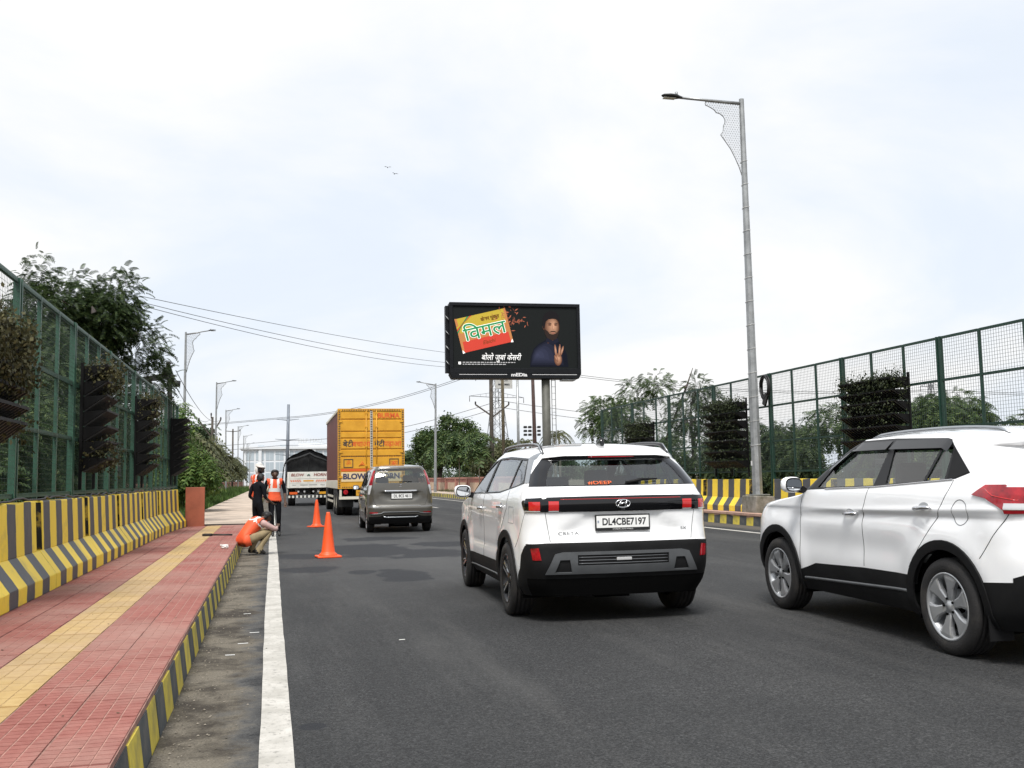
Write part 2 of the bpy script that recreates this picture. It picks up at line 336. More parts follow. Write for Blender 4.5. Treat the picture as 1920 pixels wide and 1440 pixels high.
def tile_mesh(w, l, ncol, nrow, yellow):
    mb = MB(); g = .0022
    mb.box(-w/2+g, w/2-g, -l/2+g, l/2-g, .224, .2435, 1)
    cw = (w-2*g)/ncol
    for i in range(ncol):
        x0 = -w/2+g+i*cw+.0032; x1 = -w/2+g+(i+1)*cw-.0032
        mb.box(x0, x1, -l/2+g+.001, l/2-g-.001, .2436, .2462, 2)
        if i: mb.box(x0-.0063, x0-.0001, -l/2+g+.001, l/2-g-.001, .2436, .2487, 1)
        rl = (l-2*g)/nrow
        for j in range(nrow):
            y0 = -l/2+g+j*rl+.0035; y1 = -l/2+g+(j+1)*rl-.0035
            if yellow: y0 += .002*(i % 2)
            mb.box(x0+.001, x1-.001, y0, y1, .2463, .2500, 0)
    return mb.mesh('tile')
COLS = [(-.585-.145, .29, 0), (-.585-.435, .29, 0), (-1.165-.1775, .355, 1), (-1.52-.155, .31, 0), (-1.52-.465, .31, 0)]
tm = {}
for cx, w, yl in COLS:
    if (w, yl) not in tm:
        me = tile_mesh(w, .39, 4, 6 if not yl else 2, yl)
        for q in ((M_ty, M_tyg, M_tyd) if yl else (M_tr, M_trg, M_trd)): me.materials.append(q)
        tm[(w, yl)] = me
for j in range(55):
    for cx, w, yl in COLS:
        o = bpy.data.objects.new('tile', tm[(w, yl)]); COL.objects.link(o); o.parent = fp
        o.location = (cx, 3.9+.39*j, random.uniform(-.0015, .0015)); o.rotation_euler = (random.uniform(-.004, .004), random.uniform(-.004, .004), random.uniform(-.004, .004))
mb = MB()
for cx, w, yl in COLS:
    for j in range(36): mb.box(cx-w/2+.002, cx+w/2-.002, -10.3+.39*j+.002, -10.3+.39*(j+1)-.002, .224, .249, yl)
tag(mb.build('tiles', [M_tr, M_ty], fp), kind='stuff')
MB().bar((-2.05, 25.42, .262), (-.6, 25.42, .256), .06, .03).build('expansion_strip', mat('dark steel', (.03, .028, .026), .6, .3, var=.3), fp)
# ---- kerbs of painted stones
M_ky = mat('kerb paint yellow', (.60, .48, .06), .75, col2=(.22, .19, .08), vscale=4.5, bump=.3, bscale=30, detail=9, objr=.12, cut=(.48, .80))
M_kg = mat('kerb paint grey', (.050, .058, .062), .75, col2=(.14, .13, .115), vscale=4.5, bump=.3, bscale=30, detail=9, objr=.12, cut=(.48, .85))
M_kt = mat('kerb nosing', (.40, .25, .19), .85, var=.2, vscale=5)
kl = empty('kerb', (0, 0, 0), kind='structure')
def kerb_meshes(L, h, sgn, batter):
    out = []
    for m in (M_ky, M_kg):
        mb = MB(); pr_ = [(0, 0), (batter, h), (.13, h), (.13, 0)]
        mb.prism(pr_, lambda a, b, d: (-sgn*a, d, b-.02 if b == 0 else b), .001, L-.001)
        me = mb.mesh('kerb_stone'); me.materials.append(m)
        bm = bmesh.new(); bm.from_mesh(me); bmesh.ops.recalc_face_normals(bm, faces=bm.faces)
        bmesh.ops.bevel(bm, geom=[e for e in bm.edges if all(abs(v.co.z-h) < .001 for v in e.verts) and abs(e.verts[0].co.x-e.verts[1].co.x) < .01 and abs(e.verts[0].co.x) < .1], offset=.012, segments=2, affect='EDGES')
        bm.to_mesh(me); bm.free(); out.append(me)
    return out
km = kerb_meshes(.34, .228, 1, .03)
for j in range(150):
    o = bpy.data.objects.new('kerb_stone', km[j % 2]); COL.objects.link(o); o.parent = kl
    o.location = (-.548+random.uniform(-.003, .003), -3+.34*j, random.uniform(-.002, .001)); o.rotation_euler = (0, 0, random.uniform(-.008, .008))
M_kstripe = stripe_mat('kerb stripes far', 1, .34, (.50, .40, .055), (.05, .058, .062), weather=.5)
MB().box(-.678, -.548, 48, 220, -.02, .228).build('kerb_run', M_kstripe, kl)
kr = empty('kerb_opposite', (0, 0, 0), kind='structure')
km2 = kerb_meshes(.37, .245, -1, .02)
for j in range(170):
    o = bpy.data.objects.new('kerb_stone', km2[j % 2]); COL.objects.link(o); o.parent = kr
    o.location = (11.45+random.uniform(-.004, .004), 6.02+.37*j, random.uniform(-.01, .004)); o.rotation_euler = (0, 0, random.uniform(-.01, .01))
MB().box(11.45, 11.58, 68.9, 220, -.02, .245).build('kerb_run', M_kstripe, kr)
rfp = MB().box(11.47, 13.4, -8, 40, -.02, .243).box(11.44, 11.75, -8, 40, .246, .30).build('footpath_opposite', [M_kt]); tag(rfp, kind='structure')
rf2 = MB().box(11.47, 13.8, 40, 220, -.02, .25).build('footpath_opposite_beyond', M_pave); tag(rf2, kind='structure')

# ================================================================ CRASH BARRIERS
def barrier_mesh(sgn, Lb, Lu, pitch, H=.88):
    """sgn=+1: traffic face looks to +X. origin at foot of traffic face, base centre"""
    mb = MB(); pr_ = [(0, 0), (0, .15), (.165, .385), (.42, .385), (.42, 0)]
    fn = lambda a, b, d: (-sgn*a, d, b)
    mb.prism(pr_, fn, -Lb/2, Lb/2)
    up = [(.1655, .3845), (.19, H), (.36, H), (.415, .3845)]
    mb.prism(up, fn, -Lu/2, Lu/2)
    return mb
BY, BG = (.86, .63, .045), (.060, .066, .076)
M_bar = stripe_mat('barrier stripes', 1, .31, BY, BG, phase=.30, weather=.5)
M_bar2 = stripe_mat('barrier stripes opposite', 1, .355, BY, BG, phase=.12, weather=.5)
M_black = mat('black plastic', (.006, .006, .006), .5, var=.3, vscale=10)
M_junk = mat('grimy steel', (.035, .035, .032), .7, .2, var=.5, vscale=12)
ORD = ['first', 'second', 'third', 'fourth', 'fifth', 'sixth', 'seventh', 'eighth', 'ninth', 'tenth', 'eleventh', 'twelfth', 'thirteenth']
M_bend = mat('dark barrier end', (.012, .012, .011), .85, col2=(.30, .21, .03), vscale=5, detail=6, cut=(.52, .62))  # end faces near-black with yellow blotches
def make_barrier(sgn, M, Lu, Lb, loc, label, group, seed, top_junk=True):
    rr = random.Random(seed)
    t = empty('crash_barrier', loc, 0, label, 'barrier', group)
    ob = barrier_mesh(sgn, Lb, Lu, .25).build('barrier_body', M, t, bevel=.006)
    bm = bmesh.new(); bm.from_mesh(ob.data)
    bmesh.ops.subdivide_edges(bm, edges=[e for e in bm.edges if e.calc_length() > .5], cuts=14, use_grid_fill=True)
    for v in bm.verts:
        if v.co.z > .86: v.co.z += rr.uniform(-.008, .010)
        v.co.x += rr.uniform(-.002, .002)
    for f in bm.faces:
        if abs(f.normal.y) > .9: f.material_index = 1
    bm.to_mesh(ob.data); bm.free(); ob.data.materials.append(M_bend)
    mb = MB(); x = -sgn*.30
    mb.box(min(x-.05, x+.05), max(x-.05, x+.05), Lu/2+.03, Lu/2+.10, .386, .86); mb.build('joint_plate', M_junk, t)
    return t
LG = 'striped barriers beside the tiled footpath'
edges = [24.93, 22.0, 19.33, 16.4, 13.70, 11.02, 8.30, 5.60, 2.90]
for i in range(8):
    y0, y1 = edges[i+1], edges[i]
    lab = ('yellow and grey striped concrete barrier touching the rust red panel' if i == 0 else
           'yellow and grey striped concrete barrier, %s from the rust red panel on the tiled footpath' % ORD[i])
    bo = make_barrier(1, M_bar, y1-y0-.26, y1-y0-.006, (-2.13 if i else -2.055, (y0+y1)/2, .25), lab, LG, i)
    if i == 0: bo.rotation_euler = (0, 0, R(-3.2))
RG = 'striped barriers on the opposite footpath'
yy = 24.64
for i in range(4):
    lab = 'yellow and grey striped barrier on the far side of the lamp post block' if i == 0 else 'yellow and grey striped barrier on the opposite footpath, %s beyond the lamp post block' % ORD[i]
    make_barrier(-1, M_bar2, 2.70 if i == 0 else 2.6, 2.90, (12.45, yy+1.46, .245), lab, RG, 20+i); yy += 2.92
yy = 23.50
for i in range(5):
    lab = 'yellow and grey striped barrier on the near side of the lamp post block' if i == 0 else 'striped barrier hidden by the white cars, %s before the lamp post block' % ORD[i]
    make_barrier(-1, M_bar2, 2.70 if i == 0 else 2.6, 2.90, (12.45, yy-1.46, .245), lab, RG, 30+i); yy -= 2.92
# rust red end panel
t = empty('end_panel', (-1.79, 24.97, .24), 0, 'rust red painted flat panel closing the end of the left striped barriers', 'panel')
MB().box(-.22, .22, -.03, .03, 0, .945).build('board', mat('rust red paint', (.30, .085, .045), .65, var=.18, vscale=3, bump=.1, bscale=25), t, bevel=.006)
MB().box(-.18, -.13, .031, .07, 0, .9).box(.13, .18, .031, .07, 0, .9).build('brace', M_junk, t)
# loose cable on the barrier tops
pts = []; y = 3.0
while y < 24.6: pts.append((-2.36+random.uniform(-.03, .03), y, 1.148+random.uniform(0, .012)+(.02 if random.random() < .2 else 0))); y += .22
tag(MB().tube(pts, .012, 6).build('slack_cable', M_black), 'black slack cable lying along the tops of the left striped barriers', 'cable')

# ================================================================ GREEN MESH FENCES
def paint_mat(name, c):
    m = mat(name, c, .45, var=.25, vscale=3, bump=.05, bscale=30, spec=.4); return m
M_grn = paint_mat('green paint left', (.030, .085, .055)); M_grn2 = paint_mat('green paint right', (.010, .040, .026)); M_gdk = paint_mat('dark green post paint', (.008, .030, .020))
M_wire = mat('green wire', (.012, .035, .022), .5); M_wire2 = mat('grey green wire', (.035, .055, .045), .5)
def wire_mesh(w, z0, z1, pitch, th):
    mb = MB()
    n = int(w/pitch); m_ = int((z1-z0)/pitch)
    for i in range(1, n): y = w*i/n; mb.box(-th/2, th/2, y-th/2, y+th/2, z0, z1)
    for j in range(1, m_): z = z0+(z1-z0)*j/m_; mb.box(th/2, th*1.5, 0, w, z-th/2, z+th/2)
    return mb.mesh('wire_mesh')
def fence(name, X, y0, n, bay, rails, side, M, Mw, label, dbl=3, th=.0026, pitch=.06, stub=None):
    t = empty(name, (X, y0, 0), 0, label, 'fence'); z0, z1 = rails[0], rails[-1]
    post = MB().box(-.022, .022, -.026, .026, z0-.12, z1+.02).mesh('post'); post.materials.append(M)
    bpost = MB().box(-.035, .035, -.07, -.028, .235, z1+.03).box(-.035, .035, .028, .07, .235, z1+.03).box(-.02, .02, -.03, .03, .235, z1+.02).mesh('post'); bpost.materials.append(M)
    rail = MB().box(-.02, .02, .027, bay-.027, -.025, .025).mesh('rail'); rail.materials.append(M)
    wm = wire_mesh(bay, z0, z1, pitch, th); wm.materials.append(Mw)
    for i in range(n+1):
        main = i % dbl == 0
        o = bpy.data.objects.new('post', bpost if main else post); COL.objects.link(o); o.parent = t; o.location = (0, i*bay, 0)
        if i == n: break
        for z in rails:
            r = bpy.data.objects.new('rail', rail); COL.objects.link(r); r.parent = t; r.location = (0, i*bay+(.045 if main else 0)*0, z)
        w = bpy.data.objects.new('wire_mesh', wm); COL.objects.link(w); w.parent = t; w.location = (side*.024, i*bay, 0); w['kind'] = 'stuff'
    if stub:
        sm = MB().box(-.09, -.045, -.06, .06, .235, stub).mesh('support_post'); sm.materials.append(M_gdk)
        for i in range(0, n+1, dbl):
            o = bpy.data.objects.new('support_post', sm); COL.objects.link(o); o.parent = t; o.location = (.02 if side > 0 else .12, i*bay+.14, 0)
    return t
fence('mesh_fence', -2.68, 2.22, 27, 1.03, (1.19, 1.93, 2.68, 3.50), 1, M_grn, M_wire, 'green steel mesh fence with planter racks behind the tiled footpath barriers', stub=1.98)
fence('mesh_fence', 12.97, 6.59, 27, 1.16, (1.33, 2.13, 3.07, 3.92), -1, M_grn2, M_wire2, 'dark green steel mesh fence along the opposite footpath behind the thick lamp post', th=.0042, pitch=.065, stub=1.9)

# ================================================================ STREET LAMPS
def galv():
    return mat('galvanised steel', (.30, .31, .31), .42, .55, var=.18, vscale=5, bump=.05, bscale=30)
M_galv = galv(); M_lampbody = mat('lamp housing', (.02, .022, .022), .4, .2); M_lens = mat('lamp lens', (.55, .55, .5), .2)
M_conc = mat('stained concrete', (.10, .095, .07), .9, col2=(.24, .22, .19), vscale=5, bump=.5, bscale=25, detail=8)
def point_in(poly, x, y):
    c = False; n = len(poly)
    for i in range(n):
        x1, y1 = poly[i]; x2, y2 = poly[(i+1) % n]
        if (y1 > y) != (y2 > y) and x < (x2-x1)*(y-y1)/(y2-y1)+x1: c = not c
    return c
# bracket outline, unit frame: a = along the arm (0 at pole), b = down from the arm
BR = [(0, 0), (.50, .0), (.505, .03), (.50, .055), (.47, .062), (.43, .08), (.385, .105), (.355, .14), (.30, .155), (.255, .19), (.235, .235), (.24, .28), (.26, .315), (.262, .36), (.275, .41), (.305, .445), (.24, .53), (.17, .63), (.11, .75), (.06, .87), (.025, .98), (0, 1.0)]
def lamp(loc, H, arm, rise, brH, direction, label, group=None, detail=True, r0=.13, pedestal=False, lean=(0, 0)):
    """direction: +1 arm towards +X"""
    t = empty('street_lamp', loc, 0, label, 'street lamp', group); s = direction
    n = 8
    MB().tube([(0, 0, .02), (lean[0]*.5, lean[1]*.5, H*.5), (lean[0], lean[1], H+.12)], [r0, r0*.75, r0*.5], n, smooth=False).build('pole', M_galv, t)
    MB().box(-r0*1.7, r0*1.7, -r0*1.7, r0*1.7, 0, .022).build('base_plate', M_galv, t)
    lx, ly = lean
    tip = (lx+s*arm, ly, H+rise)
    a = t
    MB().tube([(lx, ly, H), tip], [r0*.33, r0*.26], 8).build('arm', M_galv, a)
    k = arm/2.2; lum = MB()
    sec = [(0, .035, .03), (.08, .055, .045), (.16, .11, .06), (.34, .13, .055), (.5, .10, .035), (.56, .03, .012)]
    V = []; F = []
    for d, w, h in sec:
        for ang in range(10):
            q = 2*math.pi*ang/10; V.append((tip[0]+s*(d-.12)*k*1.25, tip[1]+w*math.cos(q)*k*1.2, tip[2]+(d-.12)*.05+h*math.sin(q)*k*(1.6 if math.sin(q) > 0 else .7)))
    for i in range(len(sec)-1):
        for q in range(10): F.append((i*10+q, i*10+(q+1) % 10, (i+1)*10+(q+1) % 10, (i+1)*10+q))
    F += [tuple(range(10)), tuple(range(50, 60))]
    lum.add(V, F, 0, True); lo = lum.build('luminaire', M_lampbody, t)
    MB().tube([(tip[0]+s*.05*k, tip[1], tip[2]+.06*k), (tip[0]+s*.05*k, tip[1], tip[2]+.17*k)], [.05*k, .045*k], 10).build('photocell', M_galv, lo)
    MB().box(min(tip[0]+s*.1*k, tip[0]+s*.5*k), max(tip[0]+s*.1*k, tip[0]+s*.5*k), tip[1]-.09*k, tip[1]+.09*k, tip[2]-.056*k, tip[2]-.049*k).build('lens', M_lens, lo)
    sx = arm*1.12/1.0; poly = [(p*sx, q*brH) for p, q in BR]
    def P(a_, b_, off=0): return (lx+s*(a_+.02), ly+off, H-.04*k-b_+rise*(a_/arm))
    o = MB(); loop = [P(a_, b_) for a_, b_ in poly] + [P(*poly[0])]
    o.tube(loop, .016*k if detail else .02, 5); br = o.build('bracket_frame', M_galv, t)
    lat = MB(); p = .085*k if detail else .16*k; j = 0; y = p*.4; th = .0032*k if detail else .006
    while y < brH:
        x = p*.3+(p/2 if j % 2 else 0)
        while x < sx*.52:
            if point_in(poly, x, y):
                c = P(x, y)
                if detail:
                    for q in range(3):
                        an = math.pi*q/3+.52; dx, dz = math.cos(an)*.5*p, math.sin(an)*.5*p
                        lat.bar((c[0]-dx, c[1], c[2]-dz), (c[0]+dx, c[1], c[2]+dz), .004, th*1.5, up=(0, 1, 0))
                    lat.add([(c[0]+.014*k*math.cos(q*1.047), c[1]-.004, c[2]+.014*k*math.sin(q*1.047)) for q in range(6)], [(0,1,2,3,4,5)])
                else:
                    for q in range(3):
                        an = math.pi*q/3+.52; dx, dz = math.cos(an)*.5*p, math.sin(an)*.5*p
                        lat.add([(c[0]-dx, c[1], c[2]-dz-th), (c[0]+dx, c[1], c[2]+dz-th), (c[0]+dx, c[1], c[2]+dz+th), (c[0]-dx, c[1], c[2]-dz+th)], [(0,1,2,3)])
            x += p
        y += p*.866; j += 1
    lo2 = lat.build('lattice', M_galv, br, fix=False); lo2['kind'] = 'stuff'
    return t
L1 = lamp((12.0, 23.06, .73), 10.28, 1.80, .03, 1.95, -1, 'tall galvanised street lamp on a stained concrete block in front of the dark green fence', r0=.135, lean=(0, .02))
t = L1
MB().box(-.138, -.13, -.03, .03, .75, .87).build('cover_plate', mat('white plastic', (.75, .75, .73), .5), t)
for i in range(13):
    wires_ = MB()
    z = 1.2+i*.62; r_ = .137*(1-.46*z/10.7)+.004
    wires_.tube([(r_*math.cos(a), r_*math.sin(a)+.02*z/10.6, z+.10*a/6.28) for a in [x*.52 for x in range(13)]], .006, 4)
    wires_.build('wire_wrap', mat('pale wire', (.55, .55, .53), .5), t)
pd = empty('lamp_pedestal', (12.0, 23.06, .245), 0, 'stained grey concrete block carrying the tall lamp post', 'concrete block')
mb = MB(); mb.prism([(-.30, 0), (.30, 0), (.25, .46), (-.26, .48)], lambda a, b, d: (a, d, b), -.42, .36); mb.build('block', M_conc, pd, bevel=.03, seg=2)
LL = 'galvanised lamps along the left verge'
names = ['just beyond the end of the green left fence', 'second beyond the left fence, beside the crossarm pole', 'third beyond the left fence above the palms', 'fourth beyond the left fence', 'fifth beyond the left fence', 'sixth beyond the left fence', 'seventh beyond the left fence']
for (x, y, H), nm in zip(((-4.42, 53.2, 8.95), (-4.29, 80, 8.95), (-4.82, 111, 8.95), (-4.63, 144, 8.95), (-4.68, 172.6, 8.9), (-4.9, 206, 8.8), (-5.2, 245, 8.6)), names):
    lamp((x, y, 0), H, 1.2, .22, 2.0, 1, 'slim galvanised street lamp with scalloped bracket, '+nm, LL, detail=False, r0=.10, lean=(random.uniform(-.1, .05), 0))
lamp((11.95, 74, .2), 8.15, 1.2, .22, 2.0, -1, 'slim galvanised street lamp by the red wall behind the grey hatchback', None, detail=False, r0=.12, lean=(.12, 0))
# ================================================================ CARS
def text_mesh(body, size=1.0, bold=0.0, align='CENTER', shear=0.0, sx=1.0):
    """flat text as vertex/face lists in the (u, v) plane, centred on v"""
    cu = bpy.data.curves.new('text', 'FONT'); cu.body = body; cu.size = size; cu.align_x = align; cu.align_y = 'CENTER'; cu.offset = bold; cu.shear = shear; cu.resolution_u = 4
    ob = bpy.data.objects.new('text', cu); COL.objects.link(ob); dg = bpy.context.evaluated_depsgraph_get(); dg.update()
    me = bpy.data.meshes.new_from_object(ob.evaluated_get(dg)); V = [(v.co.x*sx, v.co.y) for v in me.vertices]; F = [tuple(p.vertices) for p in me.polygons]
    bpy.data.objects.remove(ob); bpy.data.curves.remove(cu); bpy.data.meshes.remove(me)
    return V, F
def put_text(name, body, size, fn, m, parent, **k):
    V, F = text_mesh(body, size, **k)
    return MB().add([fn(u, v) for u, v in V], F).build(name, m, parent, fix=False)
def pchip(xk, yk, x):
    xk, yk, x = np.array(xk, float), np.array(yk, float), np.array(x, float); h = np.diff(xk); d = np.diff(yk)/h; m = np.zeros_like(yk)
    m[0], m[-1] = d[0], d[-1]
    for i in range(1, len(xk)-1): m[i] = 0 if d[i-1]*d[i] <= 0 else 2*d[i-1]*d[i]/(d[i-1]+d[i])
    i = np.clip(np.searchsorted(xk, x)-1, 0, len(xk)-2); t = np.clip((x-xk[i])/h[i], 0, 1)
    return (2*t**3-3*t**2+1)*yk[i] + (t**3-2*t**2+t)*h[i]*m[i] + (-2*t**3+3*t**2)*yk[i+1] + (t**3-t**2)*h[i]*m[i+1]
def sstep(a, b, x):
    t = min(1, max(0, (x-a)/(b-a))); return t*t*(3-2*t)
class Body:
    """car shell from stacked plan outlines; panels are cut out of it along side and rear view polygons"""
    def __init__(s, T, zs, roof, disp=None, ns=64):
        # T: dict of (z list, value list) for yr yf w rxr ryr rxf ryf br bf
        g = {k: pchip(*T[k], zs) for k in T}
        nr, nc, nf = 12, 9, 12; s.rows = []
        def outline(i):
            yr, yf, w, rxr, ryr, rxf, ryf, br, bf = (float(g[k][i]) for k in ('yr', 'yf', 'w', 'rxr', 'ryr', 'rxf', 'ryf', 'br', 'bf'))
            P = []; c = []
            for k in range(nr): x = (w-rxr)*k/nr; P.append((x, yr+br*(x/w)**2)); c.append(1)
            y0 = yr+br*((w-rxr)/w)**2
            for k in range(nc+1):
                a = math.pi/2*k/nc; P.append((w-rxr+rxr*math.sin(a), y0+ryr*(1-math.cos(a)))); c.append(1 if k < nc*.62 else 2)
            ya = y0+ryr; y1 = yf-bf*((w-rxf)/w)**2; yb = y1-ryf
            for k in range(1, ns): P.append((w, ya+(yb-ya)*k/ns)); c.append(2)
            for k in range(nc+1):
                a = math.pi/2*k/nc; P.append((w-rxf+rxf*math.cos(a), y1-ryf+ryf*math.sin(a))); c.append(2 if k < nc*.5 else 4)
            for k in range(1, nf+1): x = (w-rxf)*(1-k/nf); P.append((x, yf-bf*(x/w)**2)); c.append(4)
            return P, c
        rows = []
        for i, z in enumerate(zs):
            P, c = outline(i); rows.append([(x, y, z) for x, y in P])
        yc, crown, dz = roof['yc'], roof['crown'], roof['dz']; top = rows[-1]; z1 = zs[-1]
        ss = (.985, .965, .94, .91, .87, .82, .74, .63, .48, .3, .12)
        for q in ss: rows.append([(x*q, yc+(y-yc)*q, z1+crown*(1-q**roof.get('p', 2.4))) for x, y, z in top])
        zb = roof['belt']
        out = []
        for r_ in rows:
            o = []
            for (x, y, z) in r_:
                k = sstep(zb, z1, z); z2 = z + k*dz(y)
                x2 = x*(1-roof.get('barrel', .03)*max(0, (abs(y-roof.get('yb', 0))-.4)/1.8)**2)
                if disp: x2, y, z2 = disp(x2, y, z2)
                o.append((x2, y, z2))
            out.append(o)
        bm = bmesh.new(); lay = bm.faces.layers.int.new('reg'); Nh = len(out[0]); loops = []
        for r_ in out:
            right = [bm.verts.new(p) for p in r_]; left = [bm.verts.new((-p[0], p[1], p[2])) for p in r_[1:-1]]
            loops.append(right + left[::-1])
        N = 2*Nh-2; reg = c + c[1:-1][::-1]
        cells = [(reg[k] if k < Nh-1 else reg[k+1 if k+1 < N else 0]) for k in range(N)]
        for i in range(len(loops)-1):
            for k in range(N):
                f = bm.faces.new((loops[i][k], loops[i][(k+1) % N], loops[i+1][(k+1) % N], loops[i+1][k])); f.smooth = True
                q = cells[k]
                if q == 2: q = 3 if k < Nh-1 else 2       # 2 left, 3 right
                f[lay] = q if i < len(zs)+3 else 5
        bm.faces.new(loops[-1])[lay] = 5
        bm.normal_update(); bmesh.ops.recalc_face_normals(bm, faces=bm.faces)
        s.base_ring = [v.co.copy() for v in loops[0]]
        s.bm = bm; s.lay = lay; s.part = bm.faces.layers.int.new('part')
        bm.verts.ensure_lookup_table(); bm.faces.ensure_lookup_table(); bm.verts.index_update()
        s.oV = [v.co.copy() for v in bm.verts]; s.oN = [v.normal.copy() for v in bm.verts]; s.oF = [[v.index for v in f.verts] for f in bm.faces]
        s.bvh = BVHTree.FromPolygons(s.oV, s.oF)
        s.lay = bm.faces.layers.int['reg']; s.part = bm.faces.layers.int['part']; s.specs = [None]
    def normal(s, p):
        loc, n, i, d = s.bvh.find_nearest(p)
        vs = s.oF[i]
        if len(vs) > 4: return n
        from mathutils.interpolate import poly_3d_calc
        w = poly_3d_calc([s.oV[k] for k in vs], loc); r = Vector((0, 0, 0))
        for k, q in zip(vs, w): r += s.oN[k]*q
        return r.normalized() if r.length > 0 else n
    def hit(s, o, d):
        loc, n, i, dist = s.bvh.ray_cast(Vector(o), Vector(d)); return loc
    def on_side(s, y, z, sgn=-1, off=0.0):
        p = s.hit((sgn*3, y, z), (-sgn, 0, 0)); return None if p is None else Vector((p.x+sgn*off, y, z))
    def on_rear(s, x, z, off=0.0):
        p = s.hit((x, -5, z), (0, 1, 0)); return None if p is None else Vector((x, p.y-off, z))
    def cut(s, poly, regs, ax):
        n = len(poly); R_ = s.lay; X0, X1 = min(p[0] for p in poly)-.01, max(p[0] for p in poly)+.01; Z0, Z1 = min(p[1] for p in poly)-.01, max(p[1] for p in poly)+.01
        def box(f):
            u = [v.co[ax] for v in f.verts]; w = [v.co.z for v in f.verts]; return (min(u), max(u), min(w), max(w))
        cand = {}
        for f in s.bm.faces:
            if f[R_] in regs:
                q = box(f)
                if q[1] > X0 and q[0] < X1 and q[3] > Z0 and q[2] < Z1: cand[f] = q
        for i in range(n):
            a, b = poly[i], poly[(i+1) % n]; lo = (min(a[0], b[0])-.004, min(a[1], b[1])-.004); hi = (max(a[0], b[0])+.004, max(a[1], b[1])+.004)
            fs = [f for f, q in cand.items() if q[1] >= lo[0] and q[0] <= hi[0] and q[3] >= lo[1] and q[2] <= hi[1]]
            if not fs: continue
            no = Vector((0, 0, 0)); no[ax] = -(b[1]-a[1]); no.z = b[0]-a[0]
            if no.length < 1e-6: continue
            co = Vector((0, 0, a[1])); co[ax] = a[0]
            geom = list({v for f in fs for v in f.verts}) + list({e for f in fs for e in f.edges}) + fs
            r_ = bmesh.ops.bisect_plane(s.bm, geom=geom, dist=1e-4, plane_co=co, plane_no=no.normalized())
            for f in fs:
                cand.pop(f, None)
            for g in r_['geom']:
                if isinstance(g, bmesh.types.BMFace): cand[g] = box(g)
    def panel(s, name, m, poly, where, off=0.0, side=None, parent=None, label=None, dele=False):
        """where: 'side' | 'rear'; side polygons in (y,z), applied to both flanks as two panels"""
        jobs = []
        if where == 'side': jobs = [((2,), 1, poly, 'L'), ((3,), 1, poly, 'R')]
        elif where == 'rear': jobs = [((1,), 0, poly, 'C')]
        for regs, ax, pl, sd in jobs:
            s.cut(pl, regs, ax); s.specs.append(dict(name=name, m=m, off=off, sd=sd, parent=parent, dele=dele)); k = len(s.specs)-1
            x0, x1 = min(p[0] for p in pl), max(p[0] for p in pl); z0, z1 = min(p[1] for p in pl), max(p[1] for p in pl)
            for f in s.bm.faces:
                if f[s.lay] not in regs: continue
                c = f.calc_center_median()
                if x0 < c[ax] < x1 and z0 < c.z < z1 and point_in(pl, c[ax], c.z): f[s.part] = k
    def finish(s, root, m_body, m_lining, body_name='body_shell', glass=()):
        by = {}
        for f in s.bm.faces: by.setdefault(f[s.part], []).append(f)
        made = {}; lin_v = []; lin_f = []
        def emit(k, faces, name, m, off, parent):
            idx = {}; V = []; Nn = []; F = []; LN = []
            for f in faces:
                for v in f.verts:
                    if v not in idx: idx[v] = len(V); n = s.normal(v.co); Nn.append(n); V.append(v.co + n*off)
                F.append([idx[v] for v in f.verts]); LN += [Nn[idx[v]] for v in f.verts]
            if abs(off) > 1e-5:
                fset = set(faces); bi = {}
                for f in faces:
                    for lp in f.loops:
                        e = lp.edge
                        if sum(1 for g in e.link_faces if g in fset) == 1:
                            a, b = lp.vert, lp.link_loop_next.vert
                            for v in (a, b):
                                if v not in bi: bi[v] = len(V); V.append(v.co - s.normal(v.co)*.004 if off > 0 else v.co.copy())
                            F.append([idx[b], idx[a], bi[a], bi[b]])
                            A, B, Cc = V[idx[b]], V[idx[a]], V[bi[a]]; n = (B-A).cross(Cc-A)
                            if n.length < 1e-9: n = Vector((0, 0, 1))
                            LN += [n.normalized()]*4
            me = bpy.data.meshes.new(name); me.from_pydata([tuple(v) for v in V], [], F); me.polygons.foreach_set('use_smooth', [True]*len(F)); me.update()
            me.normals_split_custom_set([tuple(n) for n in LN])
            return link(name, me, m, parent)
        order = sorted(by, key=lambda k: k)
        for k in order:
            if k == 0: made[(0,)] = emit(0, by[0], body_name, m_body, 0, root); continue
            sp = s.specs[k]
            if sp['dele']: continue
            par = root
            if sp['parent']:
                par = made.get((sp['parent'], sp['sd'])) or made.get((sp['parent'], 'C')) or root
            o = emit(k, by[k], sp['name'], sp['m'], sp['off'], par); made[(sp['name'], sp['sd'])] = o
        # dark lining inside everything that is not glass
        V = []; F = []; idx = {}
        for k in order:
            if k and (s.specs[k]['dele'] or s.specs[k]['m'] in glass): continue
            for f in by[k]:
                if f.calc_center_median().z < .45: continue
                for v in f.verts:
                    if v not in idx: idx[v] = len(V); V.append(tuple(v.co - s.normal(v.co)*.028))
                F.append([idx[v] for v in reversed(f.verts)])
        me = bpy.data.meshes.new('cabin_lining'); me.from_pydata(V, [], F); me.update(); link('cabin_lining', me, m_lining, root)
        return made
    def seam(s, pts, where, m, parent, name='panel_gap', r=.0024, sgn=-1, step=.03):
        P = []
        for i in range(len(pts)-1):
            a, b = pts[i], pts[i+1]; L = math.hypot(b[0]-a[0], b[1]-a[1]); n = max(1, int(L/step))
            for q in range(n + (1 if i == len(pts)-2 else 0)):
                u, w = a[0]+(b[0]-a[0])*q/n, a[1]+(b[1]-a[1])*q/n
                p = s.on_side(u, w, sgn) if where == 'side' else s.on_rear(u, w)
                if p is not None: P.append(p)
        if len(P) > 1: MB().tube(P, r, 5).build(name, m, parent, fix=False)
